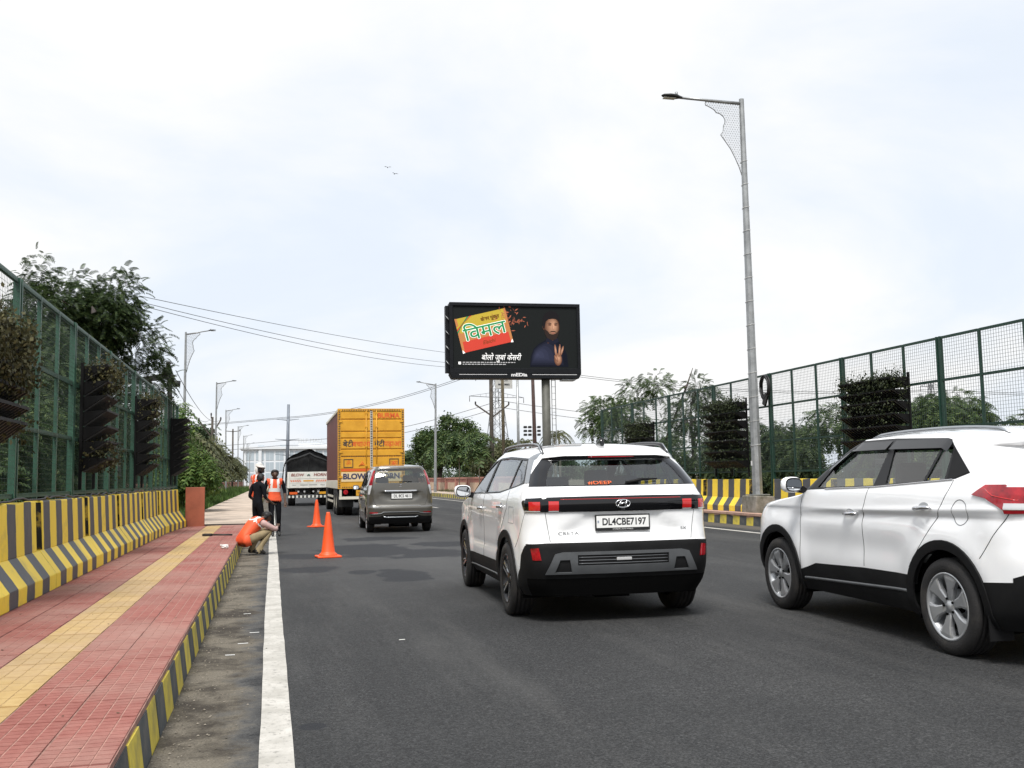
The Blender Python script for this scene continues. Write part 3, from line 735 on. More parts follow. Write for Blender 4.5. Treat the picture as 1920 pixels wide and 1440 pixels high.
    def strip(s, name, pts, where, w, h, m, parent, sgn=-1, off=.0, step=.04):
        P = []
        for i in range(len(pts)-1):
            a, b = pts[i], pts[i+1]; L = math.hypot(b[0]-a[0], b[1]-a[1]); n = max(1, int(L/step))
            for q in range(n + (1 if i == len(pts)-2 else 0)):
                u, z = a[0]+(b[0]-a[0])*q/n, a[1]+(b[1]-a[1])*q/n
                p = s.on_side(u, z, sgn, off) if where == 'side' else s.on_rear(u, z, off)
                if p is not None: P.append(p)
        return MB().tube(P, w, 6).build(name, m, parent, fix=False)
def circ(cy, cz, r, n=30, a0=0, a1=360): return [(cy+r*math.cos(R(a0+(a1-a0)*k/n)), cz+r*math.sin(R(a0+(a1-a0)*k/n))) for k in range(n)]

# ---- car materials
def paint(name, c, dirt=.12, coat=1.0, metal=0.0, rough=.35):
    m = mat(name, c, rough, metal, coat=coat, spec=.5); n, N, L, b = nodes_of(m)
    t = N.new('ShaderNodeTexCoord'); z = N.new('ShaderNodeTexNoise'); z.inputs['Scale'].default_value = 2.2; z.inputs['Detail'].default_value = 9; z.inputs['Roughness'].default_value = .7; L(t.outputs['Object'], z.inputs['Vector'])
    r = N.new('ShaderNodeValToRGB'); e = r.color_ramp.elements; e[0].position = .45; e[1].position = .8; e[0].color = (0,0,0,1); e[1].color = (dirt, dirt, dirt, 1); L(z.outputs[0], r.inputs[0])
    # road film thrown up from the wheels: a stain that belongs to the lower panels
    s = N.new('ShaderNodeSeparateXYZ'); L(t.outputs['Object'], s.inputs[0]); mr = N.new('ShaderNodeMapRange'); mr.inputs[1].default_value = .75; mr.inputs[2].default_value = .40; mr.inputs[3].default_value = 0; mr.inputs[4].default_value = dirt*1.6; L(s.outputs[2], mr.inputs[0])
    ml = N.new('ShaderNodeMath'); ml.operation = 'MULTIPLY'; L(mr.outputs[0], ml.inputs[0]); L(z.outputs[0], ml.inputs[1])
    ad = N.new('ShaderNodeMath'); ad.operation = 'ADD'; L(r.outputs[0], ad.inputs[0]); L(ml.outputs[0], ad.inputs[1])
    x = N.new('ShaderNodeMix'); x.data_type = 'RGBA'; L(ad.outputs[0], x.inputs[0]); x.inputs[6].default_value = (*c, 1); x.inputs[7].default_value = (.25, .22, .18, 1); L(x.outputs[2], b.inputs['Base Color'])
    q = N.new('ShaderNodeMath'); q.operation = 'MULTIPLY_ADD'; L(ad.outputs[0], q.inputs[0]); q.inputs[1].default_value = .6; q.inputs[2].default_value = .03; L(q.outputs[0], b.inputs['Coat Roughness'])
    return m
M_white = paint('white car paint', (.90, .905, .905), .04); M_white2 = paint('white car paint side', (.90, .905, .91), .035)
M_bronze = paint('grey brown car paint', (.085, .080, .068), .15, metal=.35, rough=.38)
M_clad = mat('black cladding', (.007, .007, .0075), .6, spec=.25, bump=.1, bscale=200, var=.3, vscale=4)
M_gloss = mat('gloss black', (.004, .004, .005), .10, coat=.35, spec=.4); M_pil = mat('pillar black', (.006, .006, .007), .4, spec=.3)
M_dark = mat('dark cabin', (.010, .010, .011), .8); M_seat = mat('seat cloth', (.035, .035, .038), .85, bump=.1, bscale=90); M_seat2 = mat('pale seat cloth', (.22, .20, .17), .85)
M_skid = mat('satin grey trim', (.10, .105, .11), .4, .3, var=.1)
M_silver = mat('satin silver', (.38, .40, .42), .3, .75, var=.05); M_chrome = mat('chrome', (.75, .75, .76), .10, 1.0)
M_red = mat('red lamp lens', (.30, .004, .010), .15, coat=.7, var=.45, vscale=9); M_red2 = mat('bright red lens', (.55, .02, .02), .12, coat=1.0); M_clr = mat('clear lamp lens', (.62, .62, .62), .1, .3, coat=1.0); M_smoke = mat('smoked lamp lens', (.035, .028, .022), .08, coat=1.0)
G_dark = glass_mat('privacy glass', (.60, .66, .68), add=.06); G_clear = glass_mat('tinted glass', (.88, .95, .92), add=.05)
M_tyre = mat('tyre rubber', (.013, .012, .012), .75, col2=(.055, .048, .04), vscale=5, bump=.5, bscale=120, detail=6, cut=(.5, .85))
M_alloy = mat('alloy', (.46, .47, .48), .34, .6, var=.08); M_alloyd = mat('dark alloy', (.03, .03, .032), .3, .6); M_cut = mat('machined alloy', (.55, .55, .56), .22, .9)
M_plate = mat('plate white', (.78, .78, .76), .4); M_ink = mat('plate ink', (.012, .012, .014), .5); M_frame = mat('plate frame', (.01, .01, .01), .4)
M_mirror = mat('mirror glass', (.8, .82, .84), .02, 1.0); M_orange = mat('orange sticker', (.75, .12, .015), .5); M_under = mat('underbody', (.004, .004, .004), .95, spec=.1)

def wheel_meshes(Rt, Rr, W, style):
    ax = lambda a, b, h: (h, a, b)         # axis along x, outer face at -x
    ty = MB(); o = -W/2
    prof = [(Rr*.97, o+.012), (Rr+.008, o+.002), (Rr+.022, o-.004), (Rr+(Rt-Rr)*.5, o-.010), (Rt-.030, o-.002), (Rt-.010, o+.010), (Rt-.002, o+.028)]
    nG = 4
    for g in range(nG):
        c = o+.045+(W-.09)*g/(nG-1); prof += [(Rt, c-.007), (Rt-.008, c-.005), (Rt-.008, c+.005), (Rt, c+.007)]
    prof += [(Rt-.002, -o-.028), (Rt-.012, -o-.01), (Rr+(Rt-Rr)*.5, -o+.008), (Rr*.97, -o-.012)]
    ty.lathe(prof, ax, 48)
    tyre = ty.mesh('tyre')
    rm = MB()
    rm.lathe([(Rr+.010, o+.004), (Rr+.006, o-.002), (Rr-.006, o+.000), (Rr-.014, o+.014), (Rr-.026, o+.03), (Rr-.034, W*.3)], ax, 48, 0)
    rm.lathe([(Rr-.02, W*.1), (.02, W*.12)], ax, 32, 2)                                            # dark brake backing
    rm.lathe([(.12, W*.02), (.118, W*.06), (.05, W*.06)], ax, 28, 3)                               # disc
    def P(r_, a, x): return (x, r_*math.cos(a), r_*math.sin(a))
    def spoke(a, secs, mi, mi_side):
        """secs: (r, a_left, a_right, x_front) ; solid spoke with depth"""
        V = []; n = len(secs)
        for r_, al, ar, x in secs: V += [P(r_, a+al, x+.006), P(r_, a+al*.72, x), P(r_, a+ar*.72, x), P(r_, a+ar, x+.006), P(r_, a+ar, x+.035), P(r_, a+al, x+.035)]
        F = []; Fs = []
        for i in range(n-1):
            b, c = i*6, i*6+6
            F.append((b+1, b+2, c+2, c+1)); Fs += [(b, b+1, c+1, c), (b+2, b+3, c+3, c+2), (b+3, b+4, c+4, c+3), (b+5, b, c, c+5)]
        rm.add(V, F, mi); rm.add(V, Fs, mi_side)
    if style == 'petal':
        for k in range(6):
            a = 2*math.pi*k/6+.15
            spoke(a, [(.045, -.5, .5, o+.020), (.085, -.36, .36, o+.014), (.14, -.27, .27, o+.008), (Rr-.03, -.33, .33, o+.004), (Rr-.004, -.37, .37, o+.006)], 0, 3)
        rm.lathe([(.001, o+.010), (.030, o+.012), (.034, o+.018), (.06, o+.022)], ax, 20, 0)
        for k in range(5):
            a = 2*math.pi*k/5+.3; c = P(.056, a, o+.008); rm.tube([(c[0]+.012, c[1], c[2]), (c[0], c[1], c[2])], .009, 8, 2)
    elif style == 'blade':
        for k in range(5):
            a = 2*math.pi*k/5+.3
            spoke(a, [(.05, -.55, .1, o+.022), (.11, -.24, .06, o+.014), (Rr-.03, -.20, -.02, o+.004), (Rr-.004, -.22, .0, o+.006)], 3, 2)
            spoke(a, [(.05, .12, .5, o+.026), (.11, .10, .30, o+.018), (Rr-.03, .16, .27, o+.004), (Rr-.004, .18, .30, o+.006)], 2, 3)
        rm.lathe([(.001, o+.014), (.034, o+.016), (.06, o+.024)], ax, 20, 2)
    else:
        rm.lathe([(Rr-.02, o+.02), (Rr-.05, o+.006), (.10, o+.016), (.04, o+.010), (.001, o+.008)], ax, 32, 0)
        for k in range(8):
            a = 2*math.pi*k/8; c = P(Rr-.055, a, o+.004); rm.tube([(c[0]+.01, c[1], c[2]), (c[0]-.001, c[1], c[2])], .018, 10, 2)
    rim = rm.mesh('rim')
    return tyre, rim
def add_wheels(root, pos, Rt, Rr, W, style, mats, steer=0.0):
    tyre, rim = wheel_meshes(Rt, Rr, W, style); tyre.materials.append(M_tyre)
    for q in mats: rim.materials.append(q)
    for (x, y) in pos:
        w = empty('wheel', (x, y, Rt-.004), 0 if x < 0 else math.pi); w.parent = root
        if y > 0: w.rotation_euler = (0, 0, (0 if x < 0 else math.pi)+steer)
        for me, nm in ((tyre, 'tyre'), (rim, 'rim')):
            o = bpy.data.objects.new(nm, me); COL.objects.link(o); o.parent = w
            o.rotation_euler = (random.uniform(0, 6), 0, 0)
def under(root, ring, pos, Rt, w_in):
    """floor pan and wheel wells"""
    MB().add([(v.x*.96, v.y*.98, v.z+.012) for v in ring], [tuple(range(len(ring)))]).build('floor_pan', M_under, root, fix=False)
    for (x, y) in pos:
        mb = MB(); s_ = -1 if x < 0 else 1; n = 18; r_ = Rt+.075
        V = []
        for k in range(n+1):
            a = math.pi*k/n; V += [(s_*(w_in+.33), y+r_*math.cos(a), Rt+r_*math.sin(a)), (s_*w_in, y+r_*math.cos(a), Rt+r_*math.sin(a))]
        mb.add(V, [(2*k, 2*k+1, 2*k+3, 2*k+2) for k in range(n)], 0, True); mb.add([v for v in V[1::2]], [tuple(range(n+1))])
        # close the well down to the sill
        for sg in (1, -1): mb.add([(s_*(w_in+.33), y+sg*r_, Rt), (s_*w_in, y+sg*r_, Rt), (s_*w_in, y+sg*r_, .20), (s_*(w_in+.33), y+sg*r_, .20)], [(0,1,2,3)])
        mb.build('wheel_well', M_under, root, fix=False)
    MB().box(-.55, .55, pos[0][1]-.04, pos[0][1]+.04, Rt-.09, Rt-.02).box(-.16, .16, pos[0][1]-.5, pos[0][1]+2.2, .19, .26).build('axle', M_under, root)
def seat(root, x, y, zb, m, w=.25, back=.62, bench=False, hr=True):
    mb = MB()
    mb.prism([(-.24, 0), (.24, .03), (.25, .12), (-.22, .11)], lambda a, b, d: (x+d, y+a, zb+b), -w, w)
    mb.prism([(-.26, .06), (-.14, .08), (-.24, back), (-.33, back)], lambda a, b, d: (x+d*(1-.12*(b > .3)), y+a, zb+b), -w, w)
    o = mb.build('seat', m, root, bevel=.03, seg=2)
    if hr:
        for hx in ([x] if not bench else [x-.36, x+.36]):
            MB().prism([(-.36, back+.05), (-.25, back+.04), (-.27, back+.22), (-.35, back+.22)], lambda a, b, d: (hx+d, y+a, zb+b), -.13, .13).build('headrest', m, o, bevel=.03, seg=2)
def cabin(root, zf, y_front, y_rear, zdash, ydash, wd, m=M_seat):
    seat(root, -.36, y_front, zf, m); seat(root, .36, y_front, zf, m); seat(root, 0, y_rear, zf, m, w=.60, back=.55, bench=True)
    MB().prism([(ydash-.25, zdash-.22), (ydash-.22, zdash-.02), (ydash+.05, zdash+.02), (ydash+.35, zdash-.02), (ydash+.35, zdash-.25)], lambda a, b, d: (d, a, b), -wd, wd).build('dashboard', M_dark, root, bevel=.02)
    st = MB(); c = Vector((.36, ydash-.36, zdash-.06))
    st.tube([(c.x+.18*math.cos(k*math.pi/10), c.y-.07*math.sin(k*math.pi/10), c.z+.17*math.sin(k*math.pi/10)) for k in range(21)], .014, 6, cap=False); st.bar((c.x-.17, c.y, c.z), (c.x+.17, c.y, c.z), .03, .03); st.build('steering_wheel', M_dark, root)
    MB().box(-.10, .10, ydash+.02, ydash+.05, zdash+.30, zdash+.36).build('rear_view_mirror', M_dark, root, bevel=.01)
def plate(root, text, x, y, z, w, h, tilt=0.0, small=None):
    p = MB().box(-w/2-.012, w/2+.012, -.006, .006, -h/2-.026 if small else -h/2-.012, h/2+.012).build('number_plate', M_frame, root, bevel=.003); p.location = (x, y, z); p.rotation_euler = (tilt, 0, 0)
    MB().box(-w/2, w/2, -.0085, -.0062, -h/2, h/2).build('plate_face', M_plate, p)
    V, F = text_mesh(text, h*.92, bold=.0025*h/.1); xs_ = [u for u, v in V]; zs_ = [v for u, v in V]; k = w*.84/(max(xs_)-min(xs_)); cx = (max(xs_)+min(xs_))/2; cz = (max(zs_)+min(zs_))/2; kz = h*.62/(max(zs_)-min(zs_))
    MB().add([((u-cx)*k+.015, -.0092, (v-cz)*kz) for u, v in V], F).build('plate_lettering', M_ink, p, fix=False)
    if small: put_text('dealer_strip', small, .016, lambda u, v: (u, -.0066, v-h/2-.013), M_plate, p)
    MB().box(-w/2+.008, -w/2+.022, -.0092, -.0088, -.01, .012).build('hologram', mat('foil', (.35, .4, .5), .3, .5), p)
    return p
def mirror(root, x, y, z, m_cap, s_=-1, k=1.0):
    mb = MB(); sec = [(-.055, .055, .05), (-.04, .085, .078), (.0, .098, .088), (.05, .085, .075), (.085, .04, .04)]; V = []; n = 16
    for dy, w, h in sec:
        for q in range(n):
            a = 2*math.pi*q/n; c, s2 = math.cos(a), math.sin(a); e = .65
            V.append((x+s_*k*(.02+w*math.copysign(abs(c)**e, c)), y+dy*k, z+k*h*.82*math.copysign(abs(s2)**e, s2)))
    F = [(i*n+q, i*n+(q+1) % n, (i+1)*n+(q+1) % n, (i+1)*n+q) for i in range(len(sec)-1) for q in range(n)] + [tuple(range(n)), tuple(range(4*n, 5*n))]
    o = mb.add(V, F, 0, True).build('door_mirror', m_cap, root)
    MB().prism([(.0, -.02), (.10, -.035), (.14, .0), (.10, .03), (.0, .02)], lambda a, b, d: (x-s_*a*k, y+d, z-.045*k+b), .0, .05).build('mirror_stalk', M_clad, o)
    g = [(x+s_*k*(.02+.072*math.copysign(abs(math.cos(2*math.pi*q/20))**.7, math.cos(2*math.pi*q/20))), y-.0570*k, z+k*.052*math.copysign(abs(math.sin(2*math.pi*q/20))**.7, math.sin(2*math.pi*q/20))) for q in range(20)]
    MB().add([(px, y-.050*k, z+(pz-z)*1.18) if False else (x+(px-x)*1.12, y-.0560*k, z+(pz-z)*1.22) for px, py, pz in g], [tuple(range(20))]).build('mirror_bezel', M_gloss, o, fix=False)
    MB().add(g, [tuple(range(20))]).build('mirror_glass', M_mirror, o, fix=False)
def handle(b, root, y, z, m, s_=-1, L=.19):
    p = b.on_side(y, z, s_); 
    if p is None: return
    mb = MB(); x = p.x
    pts = [(x+s_*.004, y-L/2, z+.004), (x+s_*.030, y-L/2+.03, z+.006), (x+s_*.036, y, z+.002), (x+s_*.028, y+L/2-.03, z-.004), (x+s_*.004, y+L/2, z-.008)]
    mb.tube(pts, [.010, .016, .017, .014, .008], 8); mb.build('handle', m, root)
    c = [(x+s_*.0015, y+.06*math.cos(k*.3927), z+.012+.030*math.sin(k*.3927)) for k in range(16)]
    V = []
    for px, py, pz in c:
        q = b.on_side(py, pz, s_, .0015); V.append(q if q is not None else Vector((px, py, pz)))
    MB().add(V, [tuple(range(16))]).build('handle_cup', mat('handle recess', (.30, .31, .32), .5), root, fix=False)
def rail(b, root, pts, m, r=.013, name='roof_rail'): return MB().tube(pts, [r*.5]+[r]*(len(pts)-2)+[r*.5], 8).build(name, m, root)
def zlev(a, b, step): return list(np.arange(a, b-1e-6, step))
# ---------------------------------------------------------------- white SUV seen from behind
def K(*rows):
    """rows: (z, value) pairs -> two lists"""
    return [r_[0] for r_ in rows], [r_[1] for r_ in rows]
def suv_rear():
    T = dict(yr=K((.24,-2.06),(.40,-2.13),(.55,-2.165),(.70,-2.165),(.72,-2.155),(.85,-2.145),(.97,-2.150),(1.05,-2.165),(1.11,-2.15),(1.13,-2.125),(1.20,-2.085),(1.30,-1.99),(1.40,-1.895),(1.465,-1.83),(1.475,-1.85),(1.50,-1.875),(1.53,-1.855),(1.56,-1.82)),
             yf=K((.24,2.02),(.40,2.10),(.60,2.15),(.80,2.15),(.92,2.10),(1.0,1.90),(1.05,1.55),(1.09,1.22),(1.12,1.12),(1.2,.98),(1.35,.70),(1.50,.40),(1.56,.28)),
             w=K((.24,.82),(.35,.875),(.5,.893),(.7,.896),(.85,.890),(.95,.892),(1.05,.885),(1.12,.868),(1.2,.835),(1.3,.79),(1.4,.745),(1.5,.69),(1.56,.63)),
             rxr=K((.24,.24),(.7,.20),(1.1,.18),(1.3,.14),(1.44,.18),(1.50,.30),(1.56,.34)), ryr=K((.24,.28),(.7,.26),(1.1,.30),(1.3,.22),(1.44,.22),(1.50,.32),(1.56,.36)),
             rxf=K((.24,.45),(.9,.42),(1.1,.3),(1.56,.2)), ryf=K((.24,.45),(.9,.4),(1.1,.25),(1.56,.12)),
             br=K((.24,.07),(.7,.07),(1.1,.08),(1.2,.10),(1.56,.13)), bf=K((.24,.10),(.9,.14),(1.1,.22),(1.56,.22)))
    zs = sorted(set(np.round(zlev(.24, 1.0, .035)+zlev(1.0, 1.14, .012)+zlev(1.14, 1.46, .026)+zlev(1.455, 1.565, .009)+[1.565, .695, .71, .725], 4)))
    def disp(x, y, z):
        if abs(x) > .6:
            s_ = 1 if x > 0 else -1
            for wy in (-1.305, 1.305):
                d = math.hypot(y-wy, z-.345); x += s_*.014*math.exp(-((d-.47)/.09)**2)
            if -1.0 < y < 1.0: x -= s_*.012*sstep(.50, .68, z)*(1-sstep(.72, .90, z))*sstep(-1.0, -.7, y)*(1-sstep(.7, 1.0, y))
            x -= s_*.010*math.exp(-((z-.60)/.03)**2)*(1 if -1.0 < y < .9 else 0)
        if y < -1.9 and abs(x) < .75:
            hw = .36+.22*(1-sstep(.76, .96, z)); k = (1-sstep(hw-.03, hw+.02, abs(x)))*sstep(.765, .785, z)*(1-sstep(.955, .985, z)); y += .022*k
        return x, y, z
    b = Body(T, zs, dict(yc=-.55, crown=.062, belt=1.15, dz=lambda y: -.035*max(0, (y+.35)/1.0)**2*(1 if y > -.35 else 0) - .020*max(0, (-y-.9)/1.0)**2, barrel=.035, yb=-.1), disp)
    root = empty('suv', (3.12, 10.541, 0), -R(2.22), 'white SUV seen from behind with a full width black lamp bar and plate', 'car')
    P = b.panel
    arch = lambda wy, r_, z0=.22: [(wy+r_*math.cos(a), .345+r_*math.sin(a)) for a in [R(-12+204*k/26) for k in range(27)]] + [(wy-r_*.98, z0), (wy+r_*.98, z0)]
    # flanks
    P('door', M_white, [(1.02,.44),(1.02,1.06),(.92,1.108),(-.02,1.118),(-.02,.44)], 'side')
    P('rear_door', M_white, [(-.02,.44),(-.02,1.118),(-.83,1.137),(-1.28,1.175),(-1.30,1.0),(-.98,.72),(-.93,.44)], 'side')
    P('sill_trim', M_clad, [(-1.0,.20),(1.0,.20),(1.0,.40),(.96,.42),(.90,.455),(-.86,.47),(-.92,.43),(-1.0,.42)], 'side', off=.006); P('front_bumper_trim', M_clad, [(1.55,.20),(2.4,.20),(2.4,.42),(1.55,.42)], 'side', off=.006)
    P('pillar_trim', M_pil, [(.95,1.112),(-.02,1.124),(-.83,1.141),(-1.45,1.20),(-1.77,1.236),(-1.50,1.47),(-.62,1.505),(-.1,1.50),(.18,1.47),(.52,1.345)], 'side', off=.002)
    P('window', G_clear, [(.84,1.128),(.0,1.136),(.0,1.475),(.12,1.462),(.46,1.335)], 'side', off=-.006, parent='door')
    P('window', G_clear, [(-.07,1.140),(-.83,1.155),(-1.20,1.188),(-1.20,1.462),(-.62,1.484),(-.07,1.484)], 'side', off=-.006, parent='rear_door')
    P('quarter_glass', G_dark, [(-1.24,1.195),(-1.45,1.212),(-1.70,1.243),(-1.485,1.452),(-1.24,1.460)], 'side', off=-.004)
    P('pillar_garnish', M_silver, [(-1.51,1.47),(-1.79,1.237),(-2.12,1.247),(-1.98,1.36),(-1.80,1.52),(-1.66,1.528)], 'side', off=.004)
    # tail
    P('tailgate', M_white, [(-.66,.72),(.66,.72),(.70,1.0),(.71,1.12),(.665,1.20),(-.665,1.20),(-.71,1.12),(-.70,1.0)], 'rear')
    P('bumper', M_clad, [(-.95,.20),(.95,.20),(.95,.70),(.80,.705),(.70,.712),(-.70,.712),(-.80,.705),(-.95,.70)], 'rear', off=.004)
    P('bumper_corner', M_clad, [(-2.3,.20),(-2.3,.705),(-1.98,.69),(-1.90,.60),(-1.86,.48),(-1.80,.42),(-1.70,.20)], 'side', off=.004)
    P('glass_surround', M_gloss, [(-.84,1.206),(.84,1.206),(.80,1.25),(.70,1.38),(.62,1.466),(.45,1.482),(-.45,1.482),(-.62,1.466),(-.70,1.38),(-.80,1.25)], 'rear')
    P('tail_glass', G_dark, [(-.655,1.214),(.655,1.214),(.645,1.26),(.59,1.37),(.535,1.435),(.40,1.456),(-.40,1.456),(-.535,1.435),(-.59,1.37),(-.645,1.26)], 'rear', off=-.003)
    P('lamp_bar', M_gloss, [(-.95,.985),(.95,.985),(.95,1.095),(.69,1.108),(.3,1.112),(-.3,1.112),(-.69,1.108),(-.95,1.095)], 'rear', off=.010)
    P('tail_lamp', M_smoke, [(-2.4,.985),(-2.4,1.098),(-1.92,1.085),(-1.90,1.07),(-1.97,.985)], 'side', off=.010)
    for s_ in (-1, 1):
        P('brake_lens', M_red2, [(s_*.575,1.0),(s_*.665,1.0),(s_*.665,1.075),(s_*.575,1.075)], 'rear', off=.012)
        P('brake_lens', M_red2, [(s_*.735,1.0),(s_*.815,1.0),(s_*.815,1.072),(s_*.735,1.072)], 'rear', off=.012)
        P('lamp_strip', M_clr, [(s_*.575,.988),(s_*.665,.988),(s_*.665,.996),(s_*.575,.996)], 'rear', off=.0125)
        P('lamp_strip', M_clr, [(s_*.735,.988),(s_*.90,.988),(s_*.90,.996),(s_*.735,.996)], 'rear', off=.0125)
        P('reflector', M_red, [(s_*.735,.565),(s_*.80,.565),(s_*.815,.665),(s_*.755,.672)], 'rear', off=.010)
    P('skid_plate', M_skid, [(-.70,.445),(.70,.445),(.62,.615),(.55,.632),(-.55,.632),(-.62,.615)], 'rear', off=.022)
    P('bumper_grille', M_clad, [(-.42,.515),(.42,.515),(.42,.605),(-.42,.605)], 'rear', off=.010)
    for s_ in (-1, 1): P('skid_pocket', M_clad, [(s_*.47,.46),(s_*.62,.46),(s_*.575,.565),(s_*.49,.565)], 'rear', off=.008)
    P('bumper_lip', M_under, [(-.95,.20),(.95,.20),(.95,.40),(-.95,.40)], 'rear', off=.002)
    for wy in (-1.305, 1.305): P('wheel_arch_trim', M_clad, arch(wy, .455), 'side', off=.012)
    for wy in (-1.305, 1.305): P('wheel_opening', M_clad, arch(wy, .385, .15), 'side', dele=True)
    # front screen
    fr = [(-.70,1.15),(.70,1.15),(.60,1.50),(-.60,1.50)]
    b.specs.append(dict(name='windscreen', m=G_clear, off=-.004, sd='C', parent=None, dele=False)); k = len(b.specs)-1
    for f in b.bm.faces:
        c = f.calc_center_median()
        if f[b.lay] == 4 and 1.135 < c.z < 1.50 and abs(c.x) < .66: f[b.part] = k
    # glass roof panel
    b.specs.append(dict(name='roof_glass', m=M_gloss, off=.003, sd='C', parent=None, dele=False)); k = len(b.specs)-1
    for f in b.bm.faces:
        c = f.calc_center_median()
        if f[b.lay] == 5 and abs(c.x) < .46 and -.95 < c.y < .15 and c.z > 1.58: f[b.part] = k
    made = b.finish(root, M_white, M_dark, glass=(G_clear, G_dark))
    gate = made[('tailgate', 'C')]
    pos = [(-.79, -1.305), (.79, -1.305), (-.79, 1.305), (.79, 1.305)]
    add_wheels(root, pos, .345, .222, .215, 'blade', [M_alloyd, M_alloyd, M_alloyd, M_cut], steer=-.02)
    under(root, b.base_ring, pos, .345, .50)
    cabin(root, .52, .20, -.85, 1.06, .80, .70)
    for s_ in (-1, 1):
        for pl in ([(-.02,.45),(-.02,1.118)], [(1.02,.45),(1.03,1.06)], [(-.93,.50),(-.97,.70),(-1.15,.88),(-1.29,1.0),(-1.28,1.17)]): b.seam(pl, 'side', M_ink, root, sgn=s_)
        b.seam([(-1.72,.66),(-1.86,.80),(-1.96,.98)], 'side', M_ink, root, sgn=s_, r=.0025)
    for s_ in (-1, 1): b.seam([(s_*.655,.722),(s_*.695,.98)], 'rear', M_ink, gate); b.seam([(s_*.70,1.115),(s_*.665,1.20)], 'rear', M_ink, gate)
    for s_ in (-1, 1): b.seam([(-.3,1.0),(-.3,.93),(-1.0,.93),(-1.0,.86)] if False else [(-1.40,.87),(-1.40,1.02),(-1.60,1.02),(-1.60,.87),(-1.40,.87)], 'side', M_skid, root, 'fuel_flap_gap', sgn=s_, r=.002)
    for s_ in (-1, 1):
        handle(b, made[('door', 'L' if s_ < 0 else 'R')], .10, .965, M_chrome, s_); handle(b, made[('rear_door', 'L' if s_ < 0 else 'R')], -1.02, 1.01, M_chrome, s_)
        b.strip('sill_strip', [(-.82,.335),(.9,.315)], 'side', .010, .01, M_skid, root, sgn=s_, off=.008)
        mirror(root, s_*.985, .72, 1.145, M_white, s_)
        pts = []
        for q in range(15):
            y = .35-2.05*q/14; p = b.hit((s_*.60, y, 3), (0, 0, -1)); lift = .045*math.sin(math.pi*min(1, max(0, q/14)))**.35 if 0 < q < 14 else 0
            pts.append((s_*.605, y, p.z+lift))
        rail(b, root, pts, M_alloyd, .017); rail(b, root, [(x+s_*.012, y, z+.008) for x, y, z in pts], M_silver, .009, 'rail_trim')
    p = b.hit((0, -1.50, 3), (0, 0, -1)); z = p.z
    MB().prism([(-.10, -.01), (.10, -.01), (.09, .012), (-.03, .055), (-.07, .075), (-.10, .04)], lambda a, c, d: (d, -1.50-a*-1, z+c), -.02, .02).build('shark_fin_antenna', M_gloss, root, bevel=.012, seg=2)
    plate(gate, 'DL4CBE7197', .005, b.on_rear(0, .885).y-.016, .888, .485, .105, tilt=-.02, small='HYUNDAI  AUTO WORLD')
    em = MB(); ex, ez, ey = .0, 1.048, b.on_rear(0, 1.048).y-.018
    em.tube([(ex+.066*math.cos(k*.2618), ey, ez+.034*math.sin(k*.2618)) for k in range(25)], .0055, 6, cap=False)
    for q in (-1, 1): em.tube([(ex+q*.030-.012, ey, ez-.026), (ex+q*.026+.012, ey, ez+.028)], .0075, 6)
    em.tube([(ex-.026, ey, ez-.006), (ex, ey, ez+.003), (ex+.026, ey, ez+.008)], .007, 6); em.build('emblem', M_chrome, gate)
    rear = lambda off: (lambda u, v: tuple(b.on_rear(u, v, off)))
    f0 = rear(.004)
    put_text('badge', 'CRETA', .062, lambda u, v: f0(-.49+u*1.0, .792+v*.62), M_skid, gate)
    put_text('badge', 'SX', .05, lambda u, v: f0(.585+u, .815+v*.7), M_skid, gate)
    tg = made[('tail_glass', 'C')]; put_text('sticker', '⌗DEEP', .05, lambda u, v: f0(-.165+u*1.25, 1.226+v*.75), M_orange, tg, bold=.0015) if False else put_text('sticker', '#DEEP', .050, lambda u, v: f0(-.17+u*1.55, 1.234+v*.80), M_orange, tg)
    wp = MB(); a0 = b.on_rear(.07, 1.232, .012); a1 = b.on_rear(.38, 1.262, .02); wp.tube([a0, (a0+a1)/2+Vector((0, -.006, .012)), a1], [.014, .016, .008], 6); wp.build('wiper', M_clad, tg)
    MB().tube([b.on_rear(-.02, .998, .012), b.on_rear(.02, .998, .012)], .012, 8).build('reversing_camera', M_gloss, gate)
    b.strip('stop_lamp', [(-.22,1.470),(.22,1.470)], 'rear', .005, .005, M_red, root, off=.004)
    b.strip('lamp_thread', [(-.56,1.093),(.56,1.093)], 'rear', .0028, .003, M_red2, root, off=.011)
    q = b.on_rear(0, .565, .014); MB().box(-.07, .07, q.y-.006, q.y, .552, .578).build('reverse_lamp', M_clr, root, bevel=.004)
    for i in range(3): b.strip('grille_bar', [(-.41,.53+.027*i),(.41,.53+.027*i)], 'rear', .0045, .004, M_skid, root, off=.012)
    return root
suv_rear()

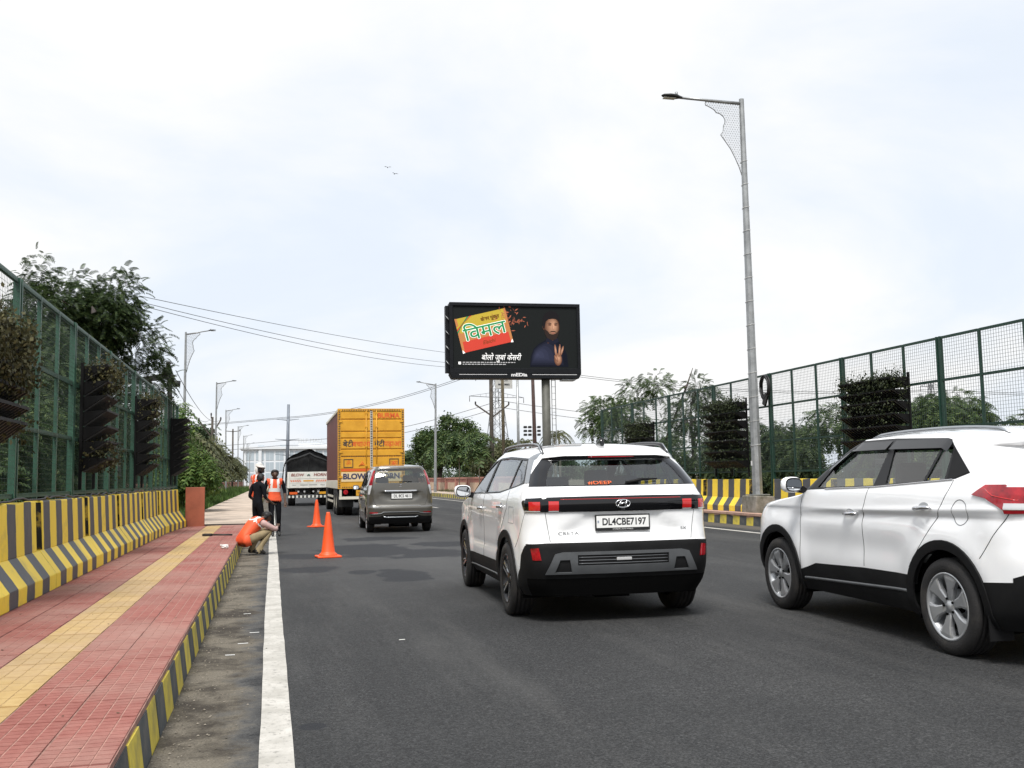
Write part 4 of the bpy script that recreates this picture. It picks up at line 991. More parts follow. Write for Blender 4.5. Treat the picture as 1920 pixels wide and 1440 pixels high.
# ---------------------------------------------------------------- older white SUV seen from its left flank
def suv_side():
    T = dict(yr=K((.24,-2.00),(.40,-2.10),(.55,-2.14),(.70,-2.15),(.80,-2.13),(1.0,-2.12),(1.12,-2.12),(1.2,-2.09),(1.26,-2.06),(1.36,-1.965),(1.47,-1.86),(1.48,-1.90),(1.52,-1.93),(1.565,-1.85)),
             yf=K((.24,1.98),(.40,2.08),(.60,2.13),(.80,2.12),(.92,2.06),(.98,1.92),(1.03,1.65),(1.07,1.30),(1.10,1.10),(1.15,1.00),(1.25,.86),(1.40,.62),(1.50,.44),(1.565,.30)),
             w=K((.24,.82),(.35,.870),(.5,.886),(.7,.892),(.85,.890),(.955,.880),(.985,.888),(1.05,.882),(1.12,.870),(1.2,.835),(1.3,.79),(1.4,.745),(1.5,.695),(1.565,.63)),
             rxr=K((.24,.26),(.7,.24),(1.1,.22),(1.3,.15),(1.565,.16)), ryr=K((.24,.32),(.7,.34),(1.1,.36),(1.3,.24),(1.565,.2)),
             rxf=K((.24,.50),(.9,.50),(1.1,.3),(1.565,.2)), ryf=K((.24,.50),(.9,.48),(1.1,.25),(1.565,.12)),
             br=K((.24,.08),(.7,.09),(1.1,.10),(1.565,.15)), bf=K((.24,.12),(.9,.16),(1.1,.24),(1.565,.24)))
    zs = sorted(set(np.round(zlev(.24, .95, .035)+zlev(.94, 1.16, .011)+zlev(1.16, 1.46, .026)+zlev(1.46, 1.57, .010)+[1.57], 4)))
    def disp(x, y, z):
        if abs(x) > .6:
            s_ = 1 if x > 0 else -1
            for wy in (-1.295, 1.295):
                d = math.hypot(y-wy, z-.34); x += s_*.020*math.exp(-((d-.47)/.10)**2)
            m = sstep(-.95, -.6, y)*(1-sstep(.6, .95, y)); x -= s_*.014*math.exp(-((z-.68)/.11)**2)*m
            zc = .955+.030*(-y)                       # shoulder crease rises to the rear
            x += s_*.007*math.exp(-((z-zc-.02)/.022)**2)*(1-sstep(.7, 1.2, y)) - s_*.007*math.exp(-((z-zc+.03)/.03)**2)*(1-sstep(.7, 1.2, y))
        return x, y, z
    b = Body(T, zs, dict(yc=-.55, crown=.055, belt=1.15, dz=lambda y: -.03*max(0, (y+.45)/1.0)**2*(1 if y > -.45 else 0) - .030*max(0, (-y-.9)/1.0)**2, barrel=.035, yb=-.1), disp)
    root = empty('suv', (5.579, 7.411, 0), -R(2.56), 'white SUV seen from its left side with silver petal wheels and dark window visors', 'car')
    P = b.panel
    arch = lambda wy, r_, z0=.22: [(wy+r_*math.cos(a), .34+r_*math.sin(a)) for a in [R(-12+204*k/26) for k in range(27)]] + [(wy-r_*.98, z0), (wy+r_*.98, z0)]
    P('door', M_white2, [(.84,.40),(.84,1.13),(.60,1.138),(-.20,1.162),(-.30,1.163),(-.225,.90),(-.22,.40)], 'side')
    P('rear_door', M_white2, [(-.22,.40),(-.225,.90),(-.30,1.163),(-1.36,1.231),(-1.33,1.15),(-1.22,.96),(-1.12,.84),(-.86,.55),(-.84,.40)], 'side')
    P('sill_trim', M_clad, [(-1.0,.20),(1.0,.20),(1.0,.40),(.86,.41),(.80,.426),(.58,.488),(-.22,.517),(-.90,.521),(-.95,.43),(-1.0,.43)], 'side', off=.006); P('front_bumper_trim', M_clad, [(1.55,.20),(2.4,.20),(2.4,.42),(1.55,.42)], 'side', off=.006)
    P('pillar_trim', M_pil, [(.80,1.135),(.56,1.142),(-.38,1.169),(-.49,1.18),(-1.36,1.231),(-1.50,1.273),(-1.16,1.518),(-1.10,1.530),(-.39,1.555),(.10,1.553),(.14,1.545)], 'side', off=.002)
    P('window', G_clear, [(.54,1.158),(-.355,1.180),(-.405,1.478),(.16,1.482),(.40,1.315)], 'side', off=-.006, parent='door')
    P('window', G_clear, [(-.52,1.192),(-1.00,1.214),(-1.085,1.468),(-.475,1.476)], 'side', off=-.006, parent='rear_door')
    P('window', G_clear, [(-1.03,1.216),(-1.245,1.228),(-1.225,1.463),(-1.115,1.467)], 'side', off=-.006, parent='rear_door')
    P('quarter_panel_trim', M_clad, [(-1.275,1.232),(-1.36,1.238),(-1.485,1.276),(-1.245,1.448)], 'side', off=.004)
    P('tail_glass', G_dark, [(-.66,1.25),(.66,1.25),(.60,1.40),(.54,1.468),(-.54,1.468),(-.60,1.40)], 'rear', off=-.004)
    P('bumper', M_clad, [(-.95,.20),(.95,.20),(.95,.57),(.86,.575),(.76,.65),(.66,.70),(-.66,.70),(-.76,.65),(-.86,.575),(-.95,.57)], 'rear', off=.006)
    P('bumper_corner', M_clad, [(-2.4,.20),(-2.4,.70),(-2.09,.665),(-1.965,.565),(-1.70,.545),(-1.68,.20)], 'side', off=.006)
    P('tail_lamp', M_red, [(-2.4,1.175),(-1.90,1.19),(-1.71,1.188),(-1.60,1.122),(-1.66,1.112),(-1.74,1.10),(-1.84,1.05),(-1.92,1.008),(-2.4,1.0)], 'side', off=.012)
    P('tail_lamp', M_red, [(-.95,1.0),(-.52,1.02),(-.52,1.12),(-.60,1.17),(-.95,1.175)], 'rear', off=.012); P('tail_lamp', M_red, [(.95,1.0),(.52,1.02),(.52,1.12),(.60,1.17),(.95,1.175)], 'rear', off=.012)
    P('lamp_insert', M_clr, [(-.95,1.028),(-.62,1.032),(-.62,1.068),(-.95,1.070)], 'rear', off=.0145); P('lamp_insert', M_clr, [(-2.4,1.028),(-2.4,1.072),(-1.935,1.062),(-1.96,1.028)], 'side', off=.0145)
    P('head_lamp', M_clr, [(1.50,1.045),(1.62,1.0),(1.78,.93),(2.2,.86),(2.2,1.02),(1.75,1.03)], 'side', off=.006)
    for wy in (-1.295, 1.295): P('wheel_arch_trim', M_clad, arch(wy, .462), 'side', off=.014)
    for wy in (-1.295, 1.295): P('wheel_opening', M_clad, arch(wy, .395, .15), 'side', dele=True)
    b.specs.append(dict(name='windscreen', m=G_clear, off=-.004, sd='C', parent=None, dele=False)); k = len(b.specs)-1
    for f in b.bm.faces:
        c = f.calc_center_median()
        if f[b.lay] == 4 and 1.14 < c.z < 1.50 and abs(c.x) < .66: f[b.part] = k
    made = b.finish(root, M_white2, M_dark, glass=(G_clear, G_dark))
    pos = [(-.79, -1.295), (.79, -1.295), (-.79, 1.295), (.79, 1.295)]
    add_wheels(root, pos, .34, .230, .205, 'petal', [M_alloy, M_alloyd, M_under, M_alloy], steer=.0)
    under(root, b.base_ring, pos, .34, .50)
    cabin(root, .52, .18, -.82, 1.05, .80, .70)
    for s_ in (-1, 1):
        sd = 'L' if s_ < 0 else 'R'
        for pl in ([(-.22,.53),(-.225,.90),(-.30,1.16)], [(.84,.43),(.835,.9),(.80,1.06),(.78,1.13)], [(-.88,.58),(-1.12,.84),(-1.22,.96),(-1.33,1.15),(-1.35,1.225)], [(-1.68,.70),(-1.80,.86),(-1.91,1.0)]): b.seam(pl, 'side', M_ink, root, sgn=s_, r=.003)
        b.seam([(1.25,1.06),(1.5,1.035),(1.55,1.03)], 'side', M_ink, root, sgn=s_, r=.003)
        b.seam([(-1.475+.082*math.cos(k*.2618), 1.0+.088*math.sin(k*.2618)) for k in range(25)], 'side', M_skid, root, 'fuel_flap_gap', sgn=s_, r=.0028)
        handle(b, made[('door', sd)], -.05, .945, M_chrome, s_, .21); handle(b, made[('rear_door', sd)], -1.07, 1.02, M_chrome, s_, .21)
        b.strip('belt_strip', [(.40,1.148),(-.38,1.170),(-1.34,1.228)], 'side', .006, .006, M_chrome, root, sgn=s_, off=.004)
        b.strip('sill_strip', [(-.84,.40),(.78,.345)], 'side', .014, .01, M_skid, root, sgn=s_, off=.004)
        # smoked rain visors over both windows
        for pl, nm in (([(.42,1.33),(.15,1.50),(-.385,1.50)], 'door'), ([(-.43,1.50),(-1.12,1.49),(-1.20,1.46)], 'rear_door')):
            V = []
            seq = []
            for i in range(len(pl)-1):
                n = 14
                for q in range(n+(1 if i == len(pl)-2 else 0)): seq.append((pl[i][0]+(pl[i+1][0]-pl[i][0])*q/n, pl[i][1]+(pl[i+1][1]-pl[i][1])*q/n))
            for (y, z) in seq:
                up = b.on_side(y+(.03 if y > .1 else 0), z+.038, s_, .008); lo = b.on_side(y-.02*(y > .1), z-.032, s_, .030)
                V += [up, lo]
            MB().add(V, [(2*i, 2*i+1, 2*i+3, 2*i+2) for i in range(len(seq)-1)], 0, True).build('rain_visor', mat('smoked visor', (.010, .011, .013), .3, coat=.2, spec=.3), made[(nm, sd)], fix=False)
        mirror(root, s_*.985, .745, 1.185, M_white2, s_)
        pts = []
        for q in range(15):
            y = .02-1.72*q/14; p = b.hit((s_*.60, y, 3), (0, 0, -1)); lift = .032*math.sin(math.pi*q/14)**.4 if 0 < q < 14 else 0
            pts.append((s_*.60, y, p.z+lift))
        rail(b, root, pts, M_silver, .015)
        for wy in (-1.295,): MB().box(min(s_*.70, s_*.88), max(s_*.70, s_*.88), wy-.43, wy-.42, .16, .40).build('mud_flap', M_clad, root)
        # lens break-up on the lamps
        b.strip('lamp_thread', [(-1.72,1.165),(-1.80,1.12),(-1.97,1.09)], 'side', .004, .004, M_red2, root, sgn=s_, off=.013)
        for i in range(4): b.seam([(-1.76,.50-.018*i),(-1.93,.51-.018*i)], 'side', M_under, root, 'bumper_rib', sgn=s_, r=.004)
    plate(root, 'DL8CAX2263', 0, b.on_rear(0, .90).y-.016, .90, .485, .105) if False else None
    return root
suv_side()

# ---------------------------------------------------------------- grey tall hatchback
def hatch():
    T = dict(yr=K((.22,-1.72),(.35,-1.80),(.50,-1.835),(.62,-1.845),(.66,-1.80),(.80,-1.785),(1.0,-1.785),(1.2,-1.765),(1.35,-1.72),(1.5,-1.66),(1.56,-1.66),(1.60,-1.63)),
             yf=K((.22,1.72),(.40,1.80),(.65,1.82),(.80,1.76),(.92,1.55),(.99,1.25),(1.04,1.08),(1.2,.92),(1.4,.70),(1.56,.48),(1.60,.40)),
             w=K((.22,.75),(.35,.79),(.5,.805),(.75,.81),(.9,.805),(1.05,.79),(1.12,.775),(1.2,.755),(1.35,.71),(1.5,.655),(1.60,.585)),
             rxr=K((.22,.2),(.7,.18),(1.1,.16),(1.6,.10)), ryr=K((.22,.22),(.7,.2),(1.1,.2),(1.6,.16)),
             rxf=K((.22,.4),(.9,.4),(1.1,.3),(1.6,.2)), ryf=K((.22,.4),(.9,.35),(1.1,.25),(1.6,.12)),
             br=K((.22,.05),(.7,.05),(1.1,.05),(1.6,.07)), bf=K((.22,.10),(.9,.14),(1.1,.2),(1.6,.2)))
    zs = sorted(set(np.round(zlev(.22, .9, .04)+zlev(.9, 1.1, .016)+zlev(1.1, 1.5, .032)+zlev(1.5, 1.61, .011)+[1.61], 4)))
    def disp(x, y, z):
        if abs(x) > .5:
            s_ = 1 if x > 0 else -1
            for wy in (-1.217, 1.217):
                d = math.hypot(y-wy, z-.292); x += s_*.012*math.exp(-((d-.40)/.08)**2)
            x -= s_*.016*math.exp(-((z-.62)/.10)**2)*sstep(-.9, -.6, y)*(1-sstep(.5, .8, y))
        if y < -1.5 and abs(x) < .6:
            k = (1-sstep(.40, .48, abs(x)+.16*sstep(.86, .74, z)))*sstep(.76, .80, z)*(1-sstep(.96, 1.0, z)); y += .03*k
        return x, y, z
    b = Body(T, zs, dict(yc=-.4, crown=.055, belt=1.1, dz=lambda y: -.03*max(0, (y+.3))**2*(1 if y > -.3 else 0)-.012*max(0, -y-.7), barrel=.03, yb=-.1), disp, ns=48)
    root = empty('hatchback', (3.08, 25.95, 0), -R(1.0), 'grey brown tall hatchback with vertical red tail lamps behind the container truck', 'car')
    P = b.panel
    arch = lambda wy, r_, z0=.2: [(wy+r_*math.cos(a), .292+r_*math.sin(a)) for a in [R(-12+204*k/20) for k in range(21)]] + [(wy-r_*.98, z0), (wy+r_*.98, z0)]
    P('door', M_bronze, [(.88,.34),(.88,1.02),(.80,1.06),(-.10,1.09),(-.10,.34)], 'side'); P('rear_door', M_bronze, [(-.10,.34),(-.10,1.09),(-1.05,1.13),(-1.05,.85),(-.80,.60),(-.78,.34)], 'side')
    P('pillar_trim', M_pil, [(.86,1.06),(-.10,1.10),(-1.10,1.14),(-1.20,1.20),(-1.16,1.48),(-.1,1.52),(.30,1.50),(.45,1.43)], 'side', off=.002)
    P('window', G_clear, [(.74,1.085),(-.07,1.115),(-.07,1.49),(.28,1.475),(.42,1.40)], 'side', off=-.005, parent='door'); P('window', G_clear, [(-.15,1.12),(-.98,1.155),(-.98,1.465),(-.15,1.49)], 'side', off=-.005, parent='rear_door')
    P('tailgate', M_bronze, [(-.60,.66),(-.45,.64),(.45,.64),(.60,.66),(.66,.80),(.68,.95),(.60,1.22),(-.60,1.22),(-.68,.95),(-.66,.80)], 'rear')
    P('bumper_lower', M_clad, [(-.9,.18),(.9,.18),(.9,.385),(.5,.40),(.40,.44),(-.40,.44),(-.5,.40),(-.9,.385)], 'rear', off=.004)
    P('tail_glass', G_dark, [(-.615,1.205),(.615,1.205),(.60,1.30),(.555,1.50),(.50,1.555),(-.50,1.555),(-.555,1.50),(-.60,1.30)], 'rear', off=-.004)
    for s_ in (-1, 1):
        P('tail_lamp', M_red, [(s_*.595,1.51),(s_*.67,1.49),(s_*.85,1.15),(s_*.68,1.15),(s_*.64,1.32)], 'rear', off=.010)
        P('tail_lamp', M_clr, [(s_*.685,1.15),(s_*.90,1.15),(s_*.90,.93),(s_*.735,.93)], 'rear', off=.010)
        P('reflector', M_red, [(s_*.55,.475),(s_*.75,.475),(s_*.74,.505),(s_*.55,.500)], 'rear', off=.006)
    P('tail_lamp', M_red, [(-2.2,1.15),(-1.62,1.15),(-1.52,1.46),(-2.2,1.46)], 'side', off=.008); P('tail_lamp', M_clr, [(-2.2,.93),(-1.68,.93),(-1.62,1.15),(-2.2,1.15)], 'side', off=.008)
    for wy in (-1.217, 1.217): P('wheel_opening', M_clad, arch(wy, .345, .1), 'side', dele=True)
    b.specs.append(dict(name='windscreen', m=G_clear, off=-.004, sd='C', parent=None, dele=False)); k = len(b.specs)-1
    for f in b.bm.faces:
        c = f.calc_center_median()
        if f[b.lay] == 4 and 1.09 < c.z < 1.54 and abs(c.x) < .62: f[b.part] = k
    made = b.finish(root, M_bronze, M_dark, glass=(G_clear, G_dark)); gate = made[('tailgate', 'C')]
    pos = [(-.70, -1.217), (.70, -1.217), (-.70, 1.217), (.70, 1.217)]
    add_wheels(root, pos, .292, .185, .17, 'steel', [M_alloy, M_alloyd, M_under, M_alloy])
    under(root, b.base_ring, pos, .292, .46); cabin(root, .55, .1, -.80, 1.02, .80, .62, M_seat2)
    for s_ in (-1, 1):
        for pl in ([(-.10,.36),(-.10,1.09)], [(.88,.4),(.88,1.02)], [(-.80,.62),(-1.05,.87),(-1.06,1.12)]): b.seam(pl, 'side', M_ink, root, sgn=s_)
        b.seam([(s_*.44,.645),(s_*.60,.665),(s_*.655,.80),(s_*.675,.93)], 'rear', M_ink, gate, r=.004)
        handle(b, made[('door', 'L' if s_ < 0 else 'R')], .02, .92, M_bronze, s_); handle(b, made[('rear_door', 'L' if s_ < 0 else 'R')], -.85, .94, M_bronze, s_); mirror(root, s_*.90, .72, 1.09, M_gloss, s_, .9)
        b.strip('side_moulding', [(-.75,.50),(.75,.50)], 'side', .012, .01, M_chrome, root, sgn=s_, off=.004)
    b.strip('bumper_crease', [(-.78,.63),(-.5,.625),(-.46,.645),(.46,.645),(.5,.625),(.78,.63)], 'rear', .007, .006, M_silver, root, off=.002)
    b.strip('bumper_trim', [(-.72,.455),(-.48,.465),(-.42,.50),(.42,.50),(.48,.465),(.72,.455)], 'rear', .014, .01, M_skid, root, off=.006)
    b.strip('bumper_trim', [(-.42,.40),(-.36,.375),(.36,.375),(.42,.40)], 'rear', .015, .01, M_silver, root, off=.008)
    b.strip('chrome_bar', [(-.40,1.005),(.40,1.005)], 'rear', .027, .02, M_chrome, gate, off=.008)
    plate(gate, 'DL 8CS 4611', .03, b.on_rear(0, .885).y-.018, .885, .50, .12)
    em = b.on_rear(0, 1.135, .006); MB().tube([(em.x+.035, em.y, em.z+.028), (em.x-.03, em.y, em.z+.012), (em.x+.03, em.y, em.z-.012), (em.x-.035, em.y, em.z-.028)], .010, 6).build('emblem', M_chrome, gate)
    tg = made[('tail_glass', 'C')]
    for dx, dz, a in ((0, 0, .3), (.05, .012, .5), (.09, .0, -.2), (.14, .02, .7), (.18, .01, .2), (-.05, -.01, -.4)):
        c = b.on_rear(-.50+dx, 1.475+dz, .004); MB().add([(c.x-.035*math.cos(a)-.0*1, c.y, c.z-.035*math.sin(a)), (c.x, c.y, c.z-.012), (c.x+.035*math.cos(a), c.y, c.z+.035*math.sin(a)), (c.x, c.y, c.z+.012)], [(0,1,2,3)]).build('dove_sticker', M_plate, tg, fix=False)
    a0 = b.on_rear(-.03, 1.225, .012); a1 = b.on_rear(.28, 1.235, .018); MB().tube([a0, a1], [.012, .008], 6).build('wiper', M_clad, tg)
    MB().tube([(-.25, -1.35, .22), (.25, -1.35, .22)], .09, 12).build('silencer', M_under, root)
    return root
hatch()
# ================================================================ TRUCKS
M_ylw = mat('truck yellow', (.62, .29, .012), .5, var=.12, vscale=2.5, col2=(.66, .33, .02), bump=.05, bscale=20)
M_mar = mat('maroon sheet', (.115, .030, .024), .6, var=.15, vscale=1.5); M_cream = mat('cream truck paint', (.62, .58, .48), .6, col2=(.40, .36, .28), vscale=3, detail=7, cut=(.5, .8))
M_tor = mat('truck orange lettering', (.62, .10, .012), .5); M_tblk = mat('truck black lettering', (.02, .022, .03), .5); M_tblue = mat('truck blue lettering', (.02, .025, .08), .5)
M_tcanv = mat('black tarpaulin', (.010, .011, .012), .75, var=.4, vscale=3, bump=.3, bscale=12); M_twht = mat('truck white', (.66, .65, .60), .55, col2=(.46, .44, .38), vscale=3, detail=7, cut=(.5, .8))
M_chev_r = mat('reflective orange', (.65, .13, .02), .4); M_chas = mat('truck chassis', (.010, .010, .010), .8, var=.4, vscale=6)
def dual_wheel(root, x, y, Rt, W=.26, s_=-1):
    w = empty('wheel', (x, y, Rt-.004)); w.parent = root
    ax = lambda a, b, h: (h, a, b); ty = MB()
    ty.lathe([(Rt*.56, -W/2), (Rt*.60, -W/2-.005), (Rt*.8, -W/2-.014), (Rt-.03, -W/2), (Rt-.004, -W/2+.03), (Rt, -.03), (Rt-.012, -.02), (Rt-.012, .02), (Rt, .03), (Rt-.004, W/2-.03), (Rt-.03, W/2), (Rt*.56, W/2)], ax, 32); ty.build('tyre', M_tyre, w)
    MB().lathe([(Rt*.57, s_*(W/2-.01)), (Rt*.50, s_*(W/2-.03)), (Rt*.42, s_*(W/2-.10)), (Rt*.2, s_*(W/2-.10)), (Rt*.16, s_*(W/2-.02)), (.001, s_*(W/2-.02))], ax, 24).build('rim', M_cream, w)
def container_truck():
    root = empty('container_truck', (3.49, 36.0, 0), R(-.3), 'tall container truck with yellow rear doors and maroon sides', 'truck')
    hw, L, z0, z1 = 1.20, 8.8, .98, 3.86
    # body of corrugated side sheets
    for s_ in (-1, 1):
        mb = MB(); V = []; n = int(L/.14)
        for i in range(n+1):
            y = .09+(L-.18)*i/n; d = .022 if i % 4 in (1, 2) else 0
            V += [(s_*(hw-.03-d), y, z0+.30), (s_*(hw-.03-d), y, z1-.10)]
        mb.add(V, [(2*i, 2*i+2, 2*i+3, 2*i+1) for i in range(n)]); mb.build('side_panel', M_mar, root, fix=False)
        MB().box(min(s_*hw, s_*(hw-.08)), max(s_*hw, s_*(hw-.08)), .0, L, z0, z0+.30).build('side_rail', M_cream, root, bevel=.01)
        MB().box(min(s_*hw, s_*(hw-.08)), max(s_*hw, s_*(hw-.08)), .0, L, z1-.10, z1-.002).build('top_rail', M_cream, root, bevel=.01)
    MB().box(-hw+.05, hw-.05, .03, L-.03, z1-.03, z1).build('roof', mat('brown roof sheet', (.16, .07, .03), .7, var=.2), root)
    MB().box(-hw+.04, hw-.04, L-.06, L, z0, z1-.03).build('front_wall', M_mar, root)
    MB().box(-hw+.04, hw-.04, .12, L-.1, z0-.02, z0+.08).build('floor', M_chas, root)
    MB().box(-hw, -hw+.11, -.03, .06, z0, z1).box(hw-.11, hw, -.03, .06, z0, z1).box(-hw+.11, hw-.11, -.03, .06, z1-.10, z1).box(-hw+.11, hw-.11, -.03, .06, z0, z0+.22).build('door_frame', M_ylw, root)
    xs_ = ((-hw+.115, -.045), (.045, hw-.115))
    for i, (a, c) in enumerate(xs_):
        d = empty('door'); d.parent = root
        ze = [1.21, 1.60, 1.70, 2.10, 2.16, 2.36, 2.42, 2.76, 2.82, 3.00, 3.06, 3.44, 3.50, 3.75]; mb = MB(); V = []
        for k, z in enumerate(ze):
            y = -.035 if (k//1) % 4 in (0, 3) else -.012
            V += [(a, -.038 if k % 2 == 0 else -.038, z), (c, -.038, z)]
        # pressed horizontal channels
        prof = []
        for k in range(0, len(ze)-1):
            prof.append((ze[k], -.036 if k % 2 == 0 else -.008)); prof.append((ze[k+1]-.012, -.036 if k % 2 == 0 else -.008))
        V = []
        for z, y in prof: V += [(a, y, z), (c, y, z)]
        mb.add(V, [(2*k, 2*k+1, 2*k+3, 2*k+2) for k in range(len(prof)-1)]); mb.build('door_leaf', M_ylw, d, fix=False)
        for bx in ((c-.14) if i == 0 else (a+.14),):
            MB().tube([(bx, -.065, 1.05), (bx, -.065, 3.80)], .016, 8).build('lock_bar', M_ylw, d)
            for z in (1.25, 1.8, 2.5, 3.2, 3.7): MB().box(bx-.035, bx+.035, -.085, -.036, z-.03, z+.03).build('bar_keeper', M_ylw, d)
        for z in (1.4, 2.3, 3.4): MB().box((a-.06 if i == 0 else c-.05), (a+.05 if i == 0 else c+.06), -.06, -.036, z-.04, z+.04).build('hinge', M_ylw, d)
        MB().box(a, c, -.043, -.038, 1.60, 1.69).build('reflective_band', M_tor, d)
        f = lambda cx, cz, k=1.0: (lambda u, v: (cx+u*k, -.040, cz+v))
        cx = (a+c)/2
        if i == 1: put_text('lettering', 'BURMA', .25, f(cx+.06, 3.60, .95), M_tor, d, bold=.008)
        put_text('lettering', 'बेटी', .27, f(cx-.27, 2.57), M_tblk, d, bold=.006); put_text('lettering', 'बचाओ' if i == 0 else 'पढ़ाओ', .26, f(cx+.20, 2.57), M_tor, d, bold=.006)
        sq = cx-.26 if i == 0 else cx+.25
        for (x0, x1, w0, w1) in ((sq-.17, sq+.17, 1.73, 1.755), (sq-.17, sq+.17, 2.015, 2.04), (sq-.17, sq-.145, 1.755, 2.015), (sq+.145, sq+.17, 1.755, 2.015)): MB().box(x0, x1, -.046, -.040, w0, w1).build('painted_square', M_tblk, d)
        put_text('lettering', 'जय' if i else 'ॐ', .22, f(sq, 1.88), M_tor, d)
        for q in range(3): MB().tube([(cx+.12+.06*q, -.042, 1.78+.02*q), (cx+.2+.05*q, -.042, 1.86-.02*q), (cx+.25+.03*q, -.042, 1.95-.05*q)], .012, 5).build('painted_flower', M_tor, d)
    put_text('lettering', 'BLOW', .27, lambda u, v: (-.62+u*1.02, -.042, 1.405+v), M_tblue, root, bold=.012); put_text('lettering', 'HORN', .27, lambda u, v: (.62+u*1.02, -.042, 1.405+v), M_tblue, root, bold=.012)
    MB().box(-hw+.12, hw-.12, -.040, -.031, 1.23, 1.57).build('letter_board', mat('letter board', (.66, .50, .28), .6), root)
    # chain-pattern borders of small blocks, too small to pick apart singly
    mb = MB(); z = z0+.05
    while z < z1-.06:
        for x in (-hw+.055, 0, hw-.055):
            if x == 0 and z < 1.25: continue
            mb.box(x-.033, x+.033, -.072 if x == 0 else -.036, -.066 if x == 0 else -.031, z, z+.032, 0)
        z += .062
    x = -hw+.16
    while x < hw-.14: mb.box(x, x+.032, -.036, -.031, z1-.075, z1-.035, 0); mb.box(x, x+.026, -.045, -.0435, 2.115, 2.145, 0); mb.box(x, x+.032, -.036, -.031, z0+.03, z0+.07, 0); x += .062
    tag(mb.build('chain_border', M_tblk, root), kind='stuff')
    MB().box(-.045, .045, -.065, -.02, 1.22, z1-.1).build('centre_strip', M_cream, root)
    # chassis, bumper, wheels, cab
    MB().box(-.45, -.33, .1, L+2.4, .70, z0-.03).box(.33, .45, .1, L+2.4, .70, z0-.03).build('chassis', M_chas, root)
    MB().box(-hw+.05, hw-.05, .0, .10, .60, .70).box(-hw+.06, -hw+.14, .0, .08, .705, z0).box(hw-.14, hw-.06, .0, .08, .705, z0).build('bumper', M_cream, root)
    MB().box(-.55, .30, -.01, .02, .72, .93).build('number_board', M_ylw, root); put_text('lettering', 'HR 38 W 4512', .12, lambda u, v: (-.12+u, -.013, .825+v), M_tblk, root)
    for s_ in (-1, 1):
        MB().tube([(s_*.92, -.01, .86), (s_*.92, .05, .86)], .085, 14).build('tail_lamp', M_red, root)
        MB().box(min(s_*.62, s_*1.14), max(s_*.62, s_*1.14), .35, .38, .32, .70).build('mud_flap', M_chas, root)
        for y in (1.45, 2.75, 9.2):
            if y < 5: dual_wheel(root, s_*1.04, y, .52, .27, s_); dual_wheel(root, s_*.74, y, .52, .27, s_)
            else: dual_wheel(root, s_*1.02, y, .52, .28, s_)
        for y0, y1 in ((3.7, 5.6), (5.9, 7.9)):
            MB().box(s_*1.16-.015, s_*1.16+.015, y0, y1, .42, .50).box(s_*1.16-.014, s_*1.16+.014, y0, y1, .62, .70).build('side_guard', M_cream, root)
    MB().box(-.5, .5, 1.40, 1.50, .45, .60).box(-.5, .5, 2.7, 2.8, .45, .60).build('axle', M_chas, root)
    cab = MB(); cab.prism([(L+.25, .55), (L+2.35, .55), (L+2.42, 1.5), (L+2.2, 2.6), (L+1.9, 2.85), (L+.35, 2.85), (L+.25, 2.6)], lambda a, b, d: (d, a, b), -1.05, 1.05); cab.build('cab', M_mar, root, bevel=.06, seg=2)
    return root
container_truck()
